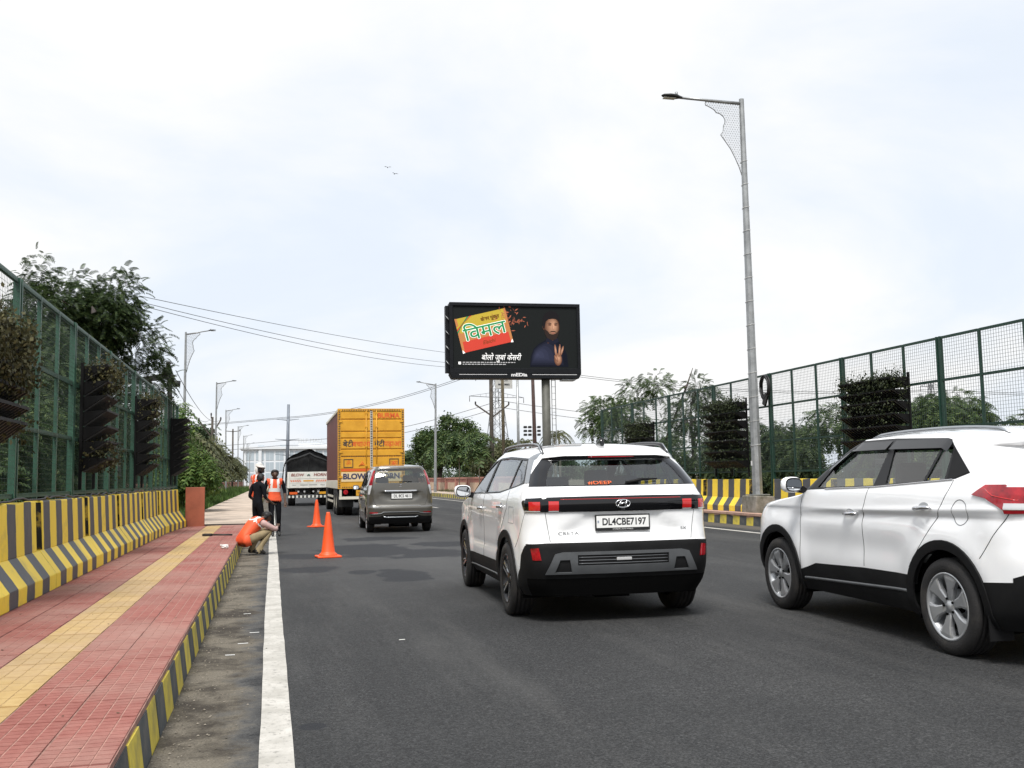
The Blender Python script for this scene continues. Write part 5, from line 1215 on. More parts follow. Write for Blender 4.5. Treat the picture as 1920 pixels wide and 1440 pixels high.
def tarp_truck():
    root = empty('tarp_truck', (1.82, 52.0, 0), R(-.2), 'white goods truck with a black tarpaulin ahead of the container truck', 'truck')
    hw, L = 1.06, 5.2; z0 = .92
    tb = MB().box(-hw, hw, -.05, .05, z0, 1.74).build('tailboard', M_twht, root, bevel=.012)
    for z in (1.42, 1.19): MB().box(-hw+.02, hw-.02, -.062, -.051, z-.012, z+.012).build('tailboard_rib', M_twht, tb)
    for x in (-.98, .98, 0): MB().box(x-.03, x+.03, -.075, -.051, z0, 1.72 if x else 1.15).build('tailboard_post', M_twht, tb)
    put_text('lettering', 'BLOW', .20, lambda u, v: (-.56+u*1.1, -.056, 1.58+v), mat('truck maroon lettering', (.20, .03, .015), .5), tb, bold=.006, shear=.15); put_text('lettering', 'HORN', .20, lambda u, v: (.58+u*1.1, -.056, 1.58+v), MAT['truck maroon lettering'], tb, bold=.006, shear=.15)
    MB().tube([(-.06, -.06, 1.56), (0, -.06, 1.60), (.07, -.06, 1.57)], .03, 6).build('painted_bird', mat('painted green', (.04, .10, .06), .5), tb)
    for s_ in (-1, 1):
        for k in range(5):
            x = s_*(.36+.11*k); MB().add([(x, -.056, 1.23), (x+s_*.06, -.056, 1.23), (x+s_*.12, -.056, 1.33), (x+s_*.06, -.056, 1.33)], [(0,1,2,3)]).build('chevron', M_chev_r if k % 2 == 0 else M_tor, tb, fix=False)
        MB().box(s_*.75-.2, s_*.75+.2, -.03, .02, .60, .72).build('tail_lamp', M_tor if s_ < 0 else M_ylw, root)
        MB().box(min(s_*hw, s_*(hw-.06)), max(s_*hw, s_*(hw-.06)), .05, L, z0, 1.74).build('side_board', M_twht, root)
        for y in (1.2, 4.9+1.0): dual_wheel(root, s_*.82, y, .42, .36 if y < 2 else .22, s_)
    MB().box(-.26, .26, -.056, -.0515, 1.245, 1.32).build('number_board', M_ylw, tb); MB().box(-.42, .42, -.056, -.0515, 1.06, 1.085).build('slogan_line', M_tblk, tb)
    put_text('lettering', 'Horn', .09, lambda u, v: (-.72+u, -.056, 1.07+v), M_tblk, tb); put_text('lettering', 'Please', .09, lambda u, v: (.72+u, -.056, 1.07+v), M_tblk, tb)
    MB().box(-hw+.05, hw-.05, .1, L, z0-.08, z0-.001).box(-.42, -.3, .1, L+1.8, .55, z0-.08).box(.3, .42, .1, L+1.8, .55, z0-.08).build('chassis', M_chas, root)
    MB().box(-1.0, 1.0, .0, .08, .42, .54).build('bumper', stripe_mat('truck bumper stripes', 0, .10, (.6, .6, .55), (.03, .03, .03)), root)
    for x in (-.5, -.2, .25, .5): MB().tube([(x, .04, .74), (x, .08, .74)], .05, 10).build('hook_lamp', M_clr, root)
    MB().prism([(L+.15, .5), (L+1.75, .5), (L+1.85, 1.2), (L+1.55, 2.3), (L+.15, 2.4)], lambda a, b, d: (d, a, b), -1.0, 1.0).build('cab', M_twht, root, bevel=.05, seg=2)
    MB().box(.88, 1.0, L+1.3, L+1.4, 1.55, 1.9).build('cab_mirror', M_chas, root)
    # tarpaulin: bowed sheet with slack folds, hanging over the sides
    V = []; nu, nv = 34, 22; rr = random.Random(3)
    prof = [(-1.30, 1.30), (-1.26, 1.62), (-1.22, 1.95), (-1.17, 2.25), (-1.05, 2.46), (-.8, 2.60), (-.4, 2.78), (0, 2.92), (.4, 2.78), (.8, 2.60), (1.05, 2.46), (1.14, 2.25), (1.18, 1.95), (1.20, 1.70)]
    sx = np.interp(np.linspace(0, len(prof)-1, nu), range(len(prof)), [p[0] for p in prof]); sz = np.interp(np.linspace(0, len(prof)-1, nu), range(len(prof)), [p[1] for p in prof])
    for j in range(nv):
        y = -.12+(L+.2)*j/(nv-1)
        for i in range(nu):
            sag = .05*math.sin(j*1.5)**2*(1-abs(sx[i])/1.4); fold = .03*math.sin(i*2.1+j*.7)+rr.uniform(-.012, .012)
            V.append((sx[i]+fold*(1 if abs(sx[i]) > 1 else .3), y+.03*math.sin(i*1.3), sz[i]-sag+fold*.6))
    F = [(j*nu+i, j*nu+i+1, (j+1)*nu+i+1, (j+1)*nu+i) for j in range(nv-1) for i in range(nu-1)]
    tp = MB().add(V, F, 0, True).build('tarpaulin', M_tcanv, root, fix=False)
    # rear flap: sheet tied down inside the tailboard with a scalloped hem
    V = []; F = []; n = 20
    for i in range(n+1):
        x = -1.08+2.16*i/n; zt = float(np.interp(x, [p[0] for p in prof], [p[1] for p in prof]))-.06
        for k in range(6): V.append((x, .02+.03*math.sin(i*1.9+k)+.02*k, zt+(1.72-zt)*k/5))
    F = [(i*6+k, (i+1)*6+k, (i+1)*6+k+1, i*6+k+1) for i in range(n) for k in range(5)]
    MB().add(V, F, 0, True).build('rear_flap', M_tcanv, tp, fix=False)
    hem = [(-1.18, -.14, 2.16), (-.9, -.16, 2.36), (-.45, -.15, 2.48), (-.1, -.16, 2.60), (.05, -.16, 2.68), (.3, -.15, 2.52), (.7, -.16, 2.38), (1.1, -.15, 2.20)]
    MB().tube(hem, [.05, .07, .06, .07, .06, .07, .06, .05], 7).build('rolled_hem', M_tcanv, tp)
    MB().tube([(0, -.10, 2.6), (.01, -.05, 1.75)], .012, 6).build('tie_rope', M_chas, tp)
    return root
tarp_truck()
# ================================================================ BILLBOARD
M_bbk = mat('billboard black', (.006, .007, .009), .5, var=.2, spec=.2); M_scr = mat('screen black', (.008, .010, .010), .6, spec=.15)
M_pole = mat('olive grey pole', (.090, .090, .075), .6, var=.15, vscale=3)
def flat_poly(name, pts, y, m, parent): return MB().add([(x, y, z) for x, z in pts], [tuple(range(len(pts)))]).build(name, m, parent, fix=False)
def ell(cx, cz, rx, rz, n=28, a=0.0): return [(cx+rx*math.cos(t)*math.cos(a)-rz*math.sin(t)*math.sin(a), cz+rx*math.cos(t)*math.sin(a)+rz*math.sin(t)*math.cos(a)) for t in [2*math.pi*k/n for k in range(n)]]
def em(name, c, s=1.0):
    m = mat(name, c, .7, spec=.05); b = m.node_tree.nodes['Principled BSDF']; b.inputs['Emission Color'].default_value = (*c, 1); b.inputs['Emission Strength'].default_value = .35*s; return m  # advert colours carry a faint glow of their own
def billboard():
    root = empty('billboard', (11.06, 44.5, 0), R(-2.5), 'large black advertising billboard on a single pole with a packet and a man', 'billboard')
    W, Z0, Z1 = 3.12, 6.10, 9.42
    cab = MB().box(-W, W, .0, .55, Z0, Z1).build('cabinet', M_bbk, root, bevel=.03)
    MB().box(-W-.16, -W-.01, .12, .52, Z0+.05, Z1-.14).build('side_box', M_bbk, cab); 
    for z in (6.5, 7.2, 7.9, 8.6): MB().tube([(-W-.02, -.02, z), (-W-.16, .1, z+.2)], .02, 5).build('side_bracket', M_galv, cab)
    MB().prism([(-W, Z0+.001), (W, Z0+.001), (W+.0, Z0-.02), (W-.12, Z0-.24), (-W+.12, Z0-.24), (-W, Z0-.02)], lambda a, b, d: (a, d, b), -.10, .60).build('lower_fascia', M_bbk, root, bevel=.015)
    for (x0, x1, z0, z1) in ((-W, W, Z1-.16, Z1), (-W, W, Z0, Z0+.24), (-W, -W+.16, Z0+.24, Z1-.16), (W-.16, W, Z0+.24, Z1-.16)): MB().box(x0, x1, -.10, -.001, z0, z1).build('frame', M_bbk, root, bevel=.012)
    sc = MB().box(-W+.16, W-.16, -.035, -.002, Z0+.24, Z1-.16).build('screen', M_scr, root)
    lw = mat('sign white', (.72, .72, .72), .5)
    for x0, x1 in ((-2.7, -.45), (.75, 2.9)): MB().box(x0, x1, -.106, -.101, 6.035, 6.055).build('trim_line', lw, root)
    put_text('maker_name', 'mEDia', .26, lambda u, v: (.12+u*1.1, -.107, 6.03+v*.8), lw, root, bold=.01)
    # --- printed advert: packet
    y = -.038; cx, cz, a = -1.50, 8.11, R(13.5)
    def rot(u, v): return (cx+u*math.cos(a)-v*math.sin(a), cz+u*math.sin(a)+v*math.cos(a))
    hw, hh = 1.23, .81
    py, pr_, pg = em('print yellow', (.36, .27, .035)), em('print red', (.42, .045, .03)), em('print green', (.02, .19, .07))
    ptan = em('print tan', (.36, .15, .055)); pw = em('print white', (.8, .8, .78)); pbk = em('print brown', (.10, .04, .01))
    flat_poly('packet_top', [rot(-hw, .10), rot(hw, .10), rot(hw, hh), rot(-hw, hh)], y, py, sc)
    flat_poly('packet_middle', [rot(-hw, -.30), rot(hw, -.30), rot(hw, .10), rot(-hw, .10)], y, ptan, sc)
    flat_poly('packet_base', [rot(-hw, -hh), rot(hw, -hh), rot(hw, -.30), rot(-hw, -.30)], y, pr_, sc)
    for s_ in (-1, 1): flat_poly('packet_edge', [rot(s_*hw, -hh-.02), rot(s_*(hw-.10), -hh), rot(s_*(hw-.13), 0), rot(s_*(hw-.10), hh), rot(s_*hw, hh+.02)], y-.002, ptan, sc)
    for s_ in (-1, 1): flat_poly('packet_corner', [rot(s_*hw, -hh-.03), rot(s_*(hw-.12), -hh-.01), rot(s_*(hw-.02), -hh+.14)], y-.003, pw, sc)
    for k, m in enumerate((pg, pr_, py)): flat_poly('packet_ribbon', [rot(-hw, .12+.10*k), rot(-hw, .22+.10*k), rot(-.52+.12*k, hh), rot(-.64+.12*k, hh)], y-.003, m, sc)
    T = lambda ox, oz, kx=1.0, kz=1.0, yy=y-.006: (lambda u, v: (rot(ox+u*kx, oz+v*kz)[0], yy, rot(ox+u*kx, oz+v*kz)[1]))
    V0, F0 = text_mesh('िवमल', .90)
    for nm, m_, rad, n_, yy in (('brand_outline', pw, .034, 12, y-.004), ('brand_word', pg, .011, 6, y-.012)):
        mb = MB()
        for k in range(n_):
            ox, oz = .04+rad*math.cos(2*math.pi*k/n_), -.04+rad*math.sin(2*math.pi*k/n_); mb.add([T(ox, oz, 1.08, .95, yy-.0004*k)(u, v) for u, v in V0], F0)
        mb.build(nm, m_, sc, fix=False)
    put_text('packet_word', 'केसर युक्त', .22, T(.42, .52), pbk, sc, bold=.008); put_text('packet_word', 'Elaichi', .24, T(.10, -.55), pbk, sc, shear=.3)
    put_text('slogan', 'बोलो जुबां केसरी', .37, lambda u, v: (-.72+u*.84, y-.004, 6.84+v), pw, sc, shear=.25)
    flat_poly('warning_icon', [(-2.72, 6.52), (-2.60, 6.52), (-2.60, 6.64), (-2.72, 6.64)], y, pw, sc)
    mb = MB(); rr = random.Random(5)
    for r_ in range(2):
        x = -2.52
        while x < (-.05 if r_ == 0 else -.5):
            w = rr.uniform(.05, .16); mb.add([(x, y, 6.60-.09*r_), (x+w, y, 6.60-.09*r_), (x+w, y, 6.635-.09*r_), (x, y, 6.635-.09*r_)], [(0,1,2,3)]); x += w+.035
    tag(mb.build('small_print', em('print grey', (.38, .38, .38)), sc, fix=False), kind='stuff')
    mb = MB()
    for k in range(70):
        ax, az = rr.gauss(0, .36), rr.gauss(0, .24); px, pz = -.42+ax+.1, 8.72+az-.15*(ax > .2); t = rr.uniform(0, 3); l = rr.uniform(.05, .12)
        mb.add([(px-l*math.cos(t), y-.001, pz-l*math.sin(t)), (px+.02, y-.001, pz-.02), (px+l*math.cos(t), y-.001, pz+l*math.sin(t)), (px-.02, y-.001, pz+.03)], [(0,1,2,3)])
    tag(mb.build('printed_crumbs', em('print crumb', (.28, .085, .05)), sc, fix=False), kind='stuff')
    # --- printed man: plain figure in a dark suit holding up three fingers
    sk, hr, su, sl = em('print skin', (.22, .10, .055)), em('print hair', (.010, .009, .010)), em('print suit', (.014, .016, .032)), em('print skin light', (.38, .20, .125))
    def H(x, z): return (1.74+(x-1.72)*1.20, 7.68+(z-7.62)*1.24)
    def shade(name, pts, yy, c0, c1, foc, n=8):
        """printed tone that runs from the outline towards a lit spot"""
        for k in range(n):
            q = k/(n-1); f = 1-.92*q; c = tuple(a_+(b_-a_)*q for a_, b_ in zip(c0, c1))
            flat_poly(name, [(foc[0]+(x-foc[0])*f, foc[1]+(z-foc[1])*f) for x, z in pts], yy-.0004*k, em('%s tone %d' % (name.replace('_', ' '), k), c), sc)
    shade('figure_suit', [(.66, 6.42), (.72, 6.95), (.86, 7.28), (1.10, 7.50), (1.45, 7.70), (1.74, 7.80), (2.05, 7.66), (2.30, 7.40), (2.46, 7.0), (2.52, 6.42)], y, (.006, .007, .012), (.030, .033, .060), (1.0, 6.98), 7)
    flat_poly('figure_neck', [H(1.54, 7.50), H(1.58, 7.86), H(1.90, 7.86), H(1.92, 7.55)], y-.004, em('print neck', (.07, .032, .02)), sc)
    flat_poly('figure_collar', [(1.44, 7.62), (1.52, 7.84), (1.78, 7.66), (2.02, 7.80), (2.08, 7.60), (1.78, 7.48)], y-.005, em('print collar', (.010, .011, .020)), sc)
    flat_poly('figure_ear', [H(*p) for p in ell(1.405, 8.13, .05, .10)], y-.005, em('print ear', (.10, .045, .026)), sc)
    shade('figure_head', [H(*p) for p in ell(1.72, 8.13, .31, .47)], y-.006, (.060, .026, .016), (.42, .23, .145), H(1.82, 8.20), 10)
    hp = [H(*p) for p in ((1.37, 8.06), (1.355, 8.30), (1.38, 8.50), (1.48, 8.66), (1.66, 8.745), (1.88, 8.72), (2.02, 8.56), (2.055, 8.32), (2.03, 8.22), (1.99, 8.36), (1.90, 8.435), (1.76, 8.45), (1.60, 8.43), (1.49, 8.34), (1.455, 8.20), (1.43, 8.08))]
    flat_poly('figure_hair', hp, y-.011, hr, sc)
    flat_poly('figure_beard', [H(*p) for p in ((1.425, 8.06), (1.44, 7.86), (1.52, 7.72), (1.66, 7.635), (1.80, 7.63), (1.93, 7.72), (2.00, 7.88), (2.025, 8.02), (1.965, 7.96), (1.92, 7.90), (1.86, 7.875), (1.78, 7.845), (1.70, 7.85), (1.62, 7.88), (1.58, 7.95), (1.51, 8.00))], y-.011, em('print beard', (.022, .015, .013)), sc)
    flat_poly('figure_moustache', [H(*p) for p in ((1.61, 7.915), (1.70, 7.975), (1.78, 7.985), (1.86, 7.97), (1.93, 7.91), (1.86, 7.935), (1.78, 7.945), (1.70, 7.94))], y-.0115, em('print moustache', (.03, .018, .014)), sc)
    flat_poly('figure_mouth', [H(*p) for p in ell(1.775, 7.90, .070, .020)], y-.012, em('print lip', (.25, .09, .07)), sc)
    for ex in (1.64, 1.885):
        flat_poly('figure_eye_socket', [H(*p) for p in ell(ex, 8.215, .072, .042)], y-.0112, em('print socket', (.15, .072, .045)), sc)
        flat_poly('figure_eye', [H(*p) for p in ell(ex, 8.212, .042, .013)], y-.012, hr, sc); flat_poly('figure_brow', [H(*p) for p in ((ex-.085, 8.262), (ex-.02, 8.298), (ex+.075, 8.272), (ex+.07, 8.250), (ex-.02, 8.272))], y-.012, hr, sc)
    flat_poly('figure_nose', [H(*p) for p in ((1.765, 8.22), (1.80, 8.10), (1.825, 8.045), (1.775, 8.025), (1.725, 8.045), (1.745, 8.09))], y-.0112, em('print nose', (.27, .14, .088)), sc)
    flat_poly('figure_nose_light', [H(*p) for p in ((1.785, 8.21), (1.80, 8.07), (1.775, 8.06))], y-.0116, em('print nose light', (.46, .27, .18)), sc)
    shade('figure_palm', ell(2.02, 6.78, .19, .30), y-.006, (.10, .045, .028), (.40, .215, .135), (2.06, 6.86), 7)
    for fx, tl, an in ((1.93, .50, .10), (2.07, .53, -.10), (2.15, .40, -.30)): shade('figure_finger', ell(fx-math.sin(an)*.24, 6.95+.24, .055, tl*.6, 16, an), y-.010, (.16, .075, .046), (.44, .25, .165), (fx-math.sin(an)*.26+.012, 7.22), 4)
    shade('figure_thumb', ell(1.93, 6.82, .06, .17, 16, .5), y-.013, (.15, .07, .042), (.38, .20, .13), (1.94, 6.84), 4)
    MB().tube([(1.47, .28, 0), (1.47, .28, Z0)], .20, 20).build('pole', M_pole, root)
    ld = empty('ladder', (0, 0, 0)); ld.parent = root
    for x in (1.74, 1.92): MB().bar((x, .22, .5), (x, .22, Z0), .03, .04).build('ladder_rail', M_galv, ld)
    for k in range(18): MB().tube([(1.74, .22, .7+.3*k), (1.92, .22, .7+.3*k)], .011, 5).build('ladder_rung', M_galv, ld)
    MB().box(2.2, 2.85, .0, .5, Z0-.32, Z0-.245).build('service_tray', M_galv, root)
    return root
billboard()
sb = empty('notice_board', (17.6, 74.9, 8.2), 0, 'small white notice board with dark lettering high below the big billboard', 'sign')
MB().box(-.68, .68, -.05, .05, 0, .86).build('panel', mat('notice white', (.42, .42, .40), .6, var=.15), sb)
put_text('lettering', 'MEDIA', .22, lambda u, v: (u, -.056, .62+v), M_tblk, sb); put_text('lettering', '98100 98001', .19, lambda u, v: (u*.95, -.056, .30+v), M_tblk, sb, bold=.01)
MB().box(-.04, .04, .051, .12, -8.2, .8).build('post', M_galv, sb)

# ================================================================ UTILITY POLES, PYLON, WIRES
M_wood = mat('weathered pole', (.060, .050, .040), .85, var=.35, vscale=4); M_rust = mat('rusty pole', (.055, .030, .025), .8, var=.3, vscale=4)
M_ins = mat('insulator', (.02, .015, .014), .3); M_iron = mat('black iron', (.014, .014, .014), .6)
def upole(x, y, h, r, m, label, arms=(), lean=0.0, group='utility poles behind the billboard'):
    t = empty('utility_pole', (x, y, 0), 0, label, 'pole', group)
    MB().tube([(0, 0, 0), (lean*.5, 0, h*.5), (lean, 0, h)], [r, r*.9, r*.75], 8).build('pole', m, t)
    for (x0, z0, x1, z1) in arms:
        MB().bar((x0, -.08, z0), (x1, -.08, z1), .08, .10).build('crossarm', m, t)
        MB().lathe([(.02, 0), (.07, .02), (.04, .07), (.08, .10), (.04, .15), (.07, .18), (.02, .24)], lambda a, b, hh: (x1+a, b-.08, z1+hh), 10).build('insulator', M_ins, t)
    return t
upole(15.6, 70.5, 10.2, .17, M_wood, 'thick wooden utility pole with raised side arms left of the notice board', [(.1, 5.7, -1.2, 6.6), (.1, 5.7, 1.3, 6.6)])
upole(16.7, 71.5, 9.4, .14, mat('mossy pole', (.07, .055, .03), .85, var=.3), 'brown wooden utility pole directly under the notice board')
upole(18.1, 72.5, 9.0, .12, M_galv, 'pale grey utility pole right of the notice board')
upole(18.1, 67.5, 10.2, .15, M_rust, 'rusty dark utility pole nearest to the billboard pole', lean=-.15)
upole(-4.85, 84, 6.6, .12, M_wood, 'dark forked utility pole with three insulators behind the left lamps', [(0, 5.0, -.95, 6.3), (0, 5.0, .75, 6.35), (0, 6.5, 0, 6.7)], lean=.1, group=None)
upole(-5.6, 150, 9.0, .14, M_wood, 'thin dark utility pole beside the far left lamps', [(0, 8.6, -1.0, 8.7), (0, 8.6, 1.0, 8.7)], group=None)
# steel H-frame at the end of the left fence
t = empty('transformer_frame', (-3.05, 31.5, 0), 0, 'black steel pole frame with crossarms and insulators behind the left fence end', 'pole frame')
for x in (-1.35, .12):
    MB().bar((x-.02, 0, 0), (x-.12, 0, 4.75), .13, .13).build('upright', M_iron, t)
MB().bar((-1.5, -.1, 4.30), (.05, -.1, 4.55), .09, .16).build('crossarm', M_iron, t); MB().bar((-1.4, -.1, 3.72), (.15, -.1, 3.74), .06, .05).build('crossarm', M_iron, t); MB().bar((-1.4, -.1, 3.86), (.15, -.1, 3.88), .06, .05).build('crossarm', M_iron, t)
for x, z in ((-.12, 4.62), (-.02, 4.80), (.10, 4.42), (-.55, 4.36)): MB().lathe([(.03, 0), (.10, .03), (.05, .07), (.11, .10), (.05, .15), (.09, .19), (.02, .25)], lambda a, b, hh: (x+a, b-.12, z+hh-.08), 10).build('insulator', M_ins, t)
MB().tube([(.22, -.1, 4.2), (.22, -.1, 4.38)], [.10, .12], 10).build('fuse', M_iron, t)
def pylon(x, y, h, w, label, levels=((.66, 6.5), (.82, 5.0), (.95, 3.6)), name='lattice_pylon'):
    t = empty(name, (x, y, 0), .3, label, 'pylon'); m = mat('pylon steel', (.20, .21, .22), .5, .4); mb = MB(); n = 11; rings = []
    for i in range(n+1):
        k = i/n; ww = w*(1-k)**1.4+.35; z = h*k; rings.append([(s1*ww, s2*ww, z) for s1, s2 in ((-1,-1),(1,-1),(1,1),(-1,1))])
    for i in range(n):
        for q in range(4):
            a, b = rings[i][q], rings[i+1][q]; c, d = rings[i][(q+1) % 4], rings[i+1][(q+1) % 4]
            mb.bar(a, b, .11, .11); mb.bar(a, d, .055, .055); mb.bar(c, b, .055, .055); mb.bar(b, d, .05, .05)
    mb.build('tower', m, t)
    for k, L in levels:
        z = h*k
        for s_ in (-1, 1):
            a = MB(); a.bar((0, 0, z), (s_*L, 0, z+.15), .12, .12); a.bar((0, 0, z+1.2), (s_*L, 0, z+.15), .08, .08)
            for q in range(1, 5): a.bar((s_*L*q/5, 0, z+.03*q), (s_*L*q/5, 0, z+1.2*(1-q/5)), .05, .05)
            a.build('crossarm', m, t)
            MB().tube([(s_*L, 0, z+.1), (s_*L, 0, z-1.0)], .07, 6).build('insulator_string', M_ins, t)
    return t
pylon(45.5, 200, 27, 2.3, 'grey lattice power pylon far behind the wooden utility poles')
pylon(142, 190, 20.5, 2.4, 'pale lattice power pylon seen through the right hand mesh fence')
t = empty('monopole_tower', (4.0, 280, 0), 0, 'tall plain grey power monopole with short arms above the tarpaulin truck', 'pylon')
MB().tube([(0, 0, 0), (.35, 0, 22.4)], [.55, .36], 12).build('shaft', mat('monopole steel', (.16, .18, .21), .5, .3), t)
for z, L in ((18.0, 3.2), (12.5, 3.2), (8.3, 3.2)):
    for s_ in (-1, 1): MB().tube([(.2, 0, z), (s_*L, 0, z-.2+.5)], [.15, .06], 6).build('arm', MAT['monopole steel'], t)
def wire(pts, sag, r, label, n=26):
    P = []
    for a, b in zip(pts[:-1], pts[1:]):
        a, b = Vector(a), Vector(b)
        for k in range(n):
            q = k/n; p = a.lerp(b, q); p.z -= sag*4*q*(1-q); P.append(p)
    P.append(Vector(pts[-1])); return tag(MB().tube(P, r, 4, cap=False).build('overhead_wire', M_iron), label, 'wire', 'overhead wires')
for za, zb, sg, nm in ((6.72, 9.9, .35, 'highest'), (6.55, 9.5, .62, 'middle'), (6.45, 9.35, .75, 'lowest')):
    wire([(-3.78, 30, za), (18.0, 70, zb)], sg, .009, 'thin overhead wire from the left trees to the billboard poles, %s of three' % nm)
for z, dz, nm in ((20.3, 25, 'highest'), (20.0, 24.6, 'second highest'), (13.9, 17.2, 'third highest'), (12.6, 15.8, 'lowest')):
    wire([(-130, 330, z-2.5), (3.0, 280, z-1.5), (46, 200, dz)], 2.2, .05, 'faint power line between the monopole and the lattice pylon, %s of four' % nm); wire([(46, 200, dz), (142, 190, dz-6), (260, 150, dz-6)], 2.5, .045, 'faint power line right of the lattice pylon, %s of four' % nm)
for dx, nm in ((-.9, 'outermost'), (.0, 'middle'), (.8, 'innermost')): wire([(-3.1+dx*.3, 31.4, 4.7), (-4.85+dx, 84, 6.5)], .8, .012, 'thin wire from the pole frame to the forked pole, %s of three' % nm)
# flood light mast
t = empty('flood_light_mast', (27.9, 105, 0), 0, 'distant mast with a grid of flood lights left of the billboard pole', 'mast')
MB().tube([(0, 0, 0), (0, 0, 6.9)], [.12, .07], 8).build('mast', M_galv, t)
for i in range(4):
    for j in range(3): MB().box(-.9+.52*i-.17, -.9+.52*i+.17, -.2, .1, 5.75+.42*j, 5.75+.42*j+.25).build('flood_light', M_iron, t, bevel=.03)
for j in range(3): MB().bar((-1.1, .12, 5.86+.42*j), (.9, .12, 5.86+.42*j), .04, .04).build('rail', M_galv, t)

# ================================================================ WALLS AND BUILDING
M_wall = mat('pink wall', (.30, .125, .095), .85, var=.2, vscale=1.2, detail=7); M_wpan = mat('beige wall panel', (.46, .34, .24), .85, var=.2, vscale=2); M_wcap = mat('wall coping', (.36, .17, .13), .85)
def wall(name, x, y0, y1, h, face, label, pitch=4.2):
    t = empty(name, (x, y0, 0), 0, label, 'wall'); L = y1-y0
    MB().box(-.12, .12, 0, L, 0, h).build('wall_body', M_wall, t); MB().box(-.17, .17, -.02, L+.02, h+.001, h+.12).build('coping', M_wcap, t)
    n = min(60, int(L/pitch))
    me = MB().box(min(face*.121, face*.15), max(face*.121, face*.15), .5, pitch-1.1, h*.25, h*.78).mesh('panel'); me.materials.append(M_wpan)
    me2 = MB().box(min(face*.121, face*.19), max(face*.121, face*.19), -.14, .14, 0, h).mesh('pilaster'); me2.materials.append(M_wcap)
    for i in range(n):
        for q, nm in ((me, 'panel'), (me2, 'pilaster')): o = bpy.data.objects.new(nm, q); COL.objects.link(o); o.parent = t; o.location = (0, i*pitch+.3, 0)
wall('boundary_wall', 13.9, 52, 230, 1.22, -1, 'pink boundary wall with beige panels beyond the opposite footpath', 4.6)
wall('boundary_wall', -6.2, 34, 230, 1.15, 1, 'pink boundary wall with pale panels behind the left lamps and grass', 3.2)
def building():
    t = empty('office_building', (3.5, 330, 0), 0, 'pale glass fronted office block far down the road with rooftop lettering', 'building')
    bw = mat('pale facade', (.66, .68, .70), .7); gl = mat('pale facade glass', (.42, .48, .52), .3, .1); dk = mat('facade grey', (.42, .46, .49), .6)  # darker plain grey for roof units, letter props and railing
    MB().box(-12.5, 16, 0, 14, 0, 11.6).build('wall', bw, t)
    rf = MB().box(-13.5, 17, -.8, 15, 11.61, 12.4).build('roof', bw, t)
    MB().box(5.0, 14.5, 4, 10, 12.41, 13.4).build('roof_room', bw, rf); MB().box(-8, -6, 2, 4, 12.41, 13.0).build('roof_unit', dk, rf); MB().box(-1, 1.5, 2, 4, 12.41, 13.1).build('roof_unit', dk, rf)
    put_text('roof_lettering', 'DLF MALL', 2.3, lambda u, v: (9.0+u*.82, 3.9, 14.4+v*.8), mat('roof letter', (.42, .43, .43), .5), rf)
    for x in np.arange(3.6, 14.6, 1.2): MB().bar((float(x), 4.0, 13.4), (float(x), 4.0, 14.0), .10, .10).build('letter_prop', dk, rf)
    for fl in range(3):
        for i in range(9):
            x0 = -12.0+3.1*i; w = MB().box(x0+.3, x0+2.8, -.08, -.01, 1.0+3.5*fl, 3.9+3.5*fl).build('window', gl, t); MB().box(x0+1.5, x0+1.6, -.12, -.081, 1.0+3.5*fl, 3.9+3.5*fl).build('mullion', bw, w)
    for x in (-7.3, 1.6, 9.8): MB().box(x-.5, x+.5, -.5, -.13, 0, 11.6).build('pilaster', bw, t)
    for i in range(24): MB().box(-13+1.25*i, -12.92+1.25*i, -6.0, -5.9, 0, 4.6).build('railing_bar', dk, t)
    MB().box(-13, 17, -6.02, -5.92, 4.6, 4.75).build('railing', dk, t)
building()
# ================================================================ VEGETATION
LF_dark = leaf_mat('dark leaves', (.014, .028, .011), (.036, .064, .020), (.10, .135, .045), .3)
LF_mid = leaf_mat('green leaves', (.022, .045, .014), (.050, .090, .026), (.12, .16, .05), .3)
LF_lite = leaf_mat('fresh leaves', (.04, .085, .018), (.085, .15, .03), (.17, .23, .06), .35)
LF_olive = leaf_mat('olive leaves', (.05, .06, .025), (.085, .095, .04), (.16, .16, .08), .3)
LF_brown = leaf_mat('dry trailing leaves', (.022, .022, .010), (.070, .068, .028), (.15, .14, .065), .25); LF_rk = leaf_mat('dark trailing leaves', (.008, .013, .005), (.026, .038, .013), (.07, .085, .035), .25)
LF_pod = leaf_mat('brown pods', (.015, .010, .008), (.035, .022, .016), (.07, .045, .03), .1)
LF_far = leaf_mat('far leaves', (.035, .060, .030), (.060, .090, .042), (.10, .14, .07), .3)
M_bark = mat('bark', (.055, .045, .035), .9, var=.35, vscale=9, bump=.5, bscale=25); M_bark2 = mat('pale bark', (.20, .18, .14), .9, var=.25, vscale=9, bump=.4, bscale=25)
# frond templates: rows of quads in (along, across, up) of a unit frond
def tpl_pinnate(n=7, lw=.05, ll=.24, droop=.18):
    Q = []
    for i in range(n):
        t = .18+.80*i/(n-1); z = -droop*t*t; w = ll*(1-.45*abs(t-.45))
        for s_ in (-1, 1): Q.append([(t-lw, 0, z), (t+lw, 0, z), (t+lw*1.1+.10*w, s_*w, z-.10), (t-lw*.2+.10*w, s_*w, z-.10)])
    return np.array(Q)
def tpl_clump(n=9, seed=1):
    r_ = np.random.default_rng(seed); Q = []
    for i in range(n):
        c = r_.normal(0, .32, 3); a = r_.normal(0, 1, 3); a /= np.linalg.norm(a); b = np.cross(a, r_.normal(0, 1, 3)); b /= np.linalg.norm(b); l, w = .30, .11
        Q.append([c-a*l*.5, c+b*w, c+a*l*.5, c-b*w])
    return np.array(Q)
TP_PIN, TP_PIN5, TP_CL = tpl_pinnate(), tpl_pinnate(4, .07, .26), tpl_clump()
TP_CL2 = tpl_clump(6, 4)
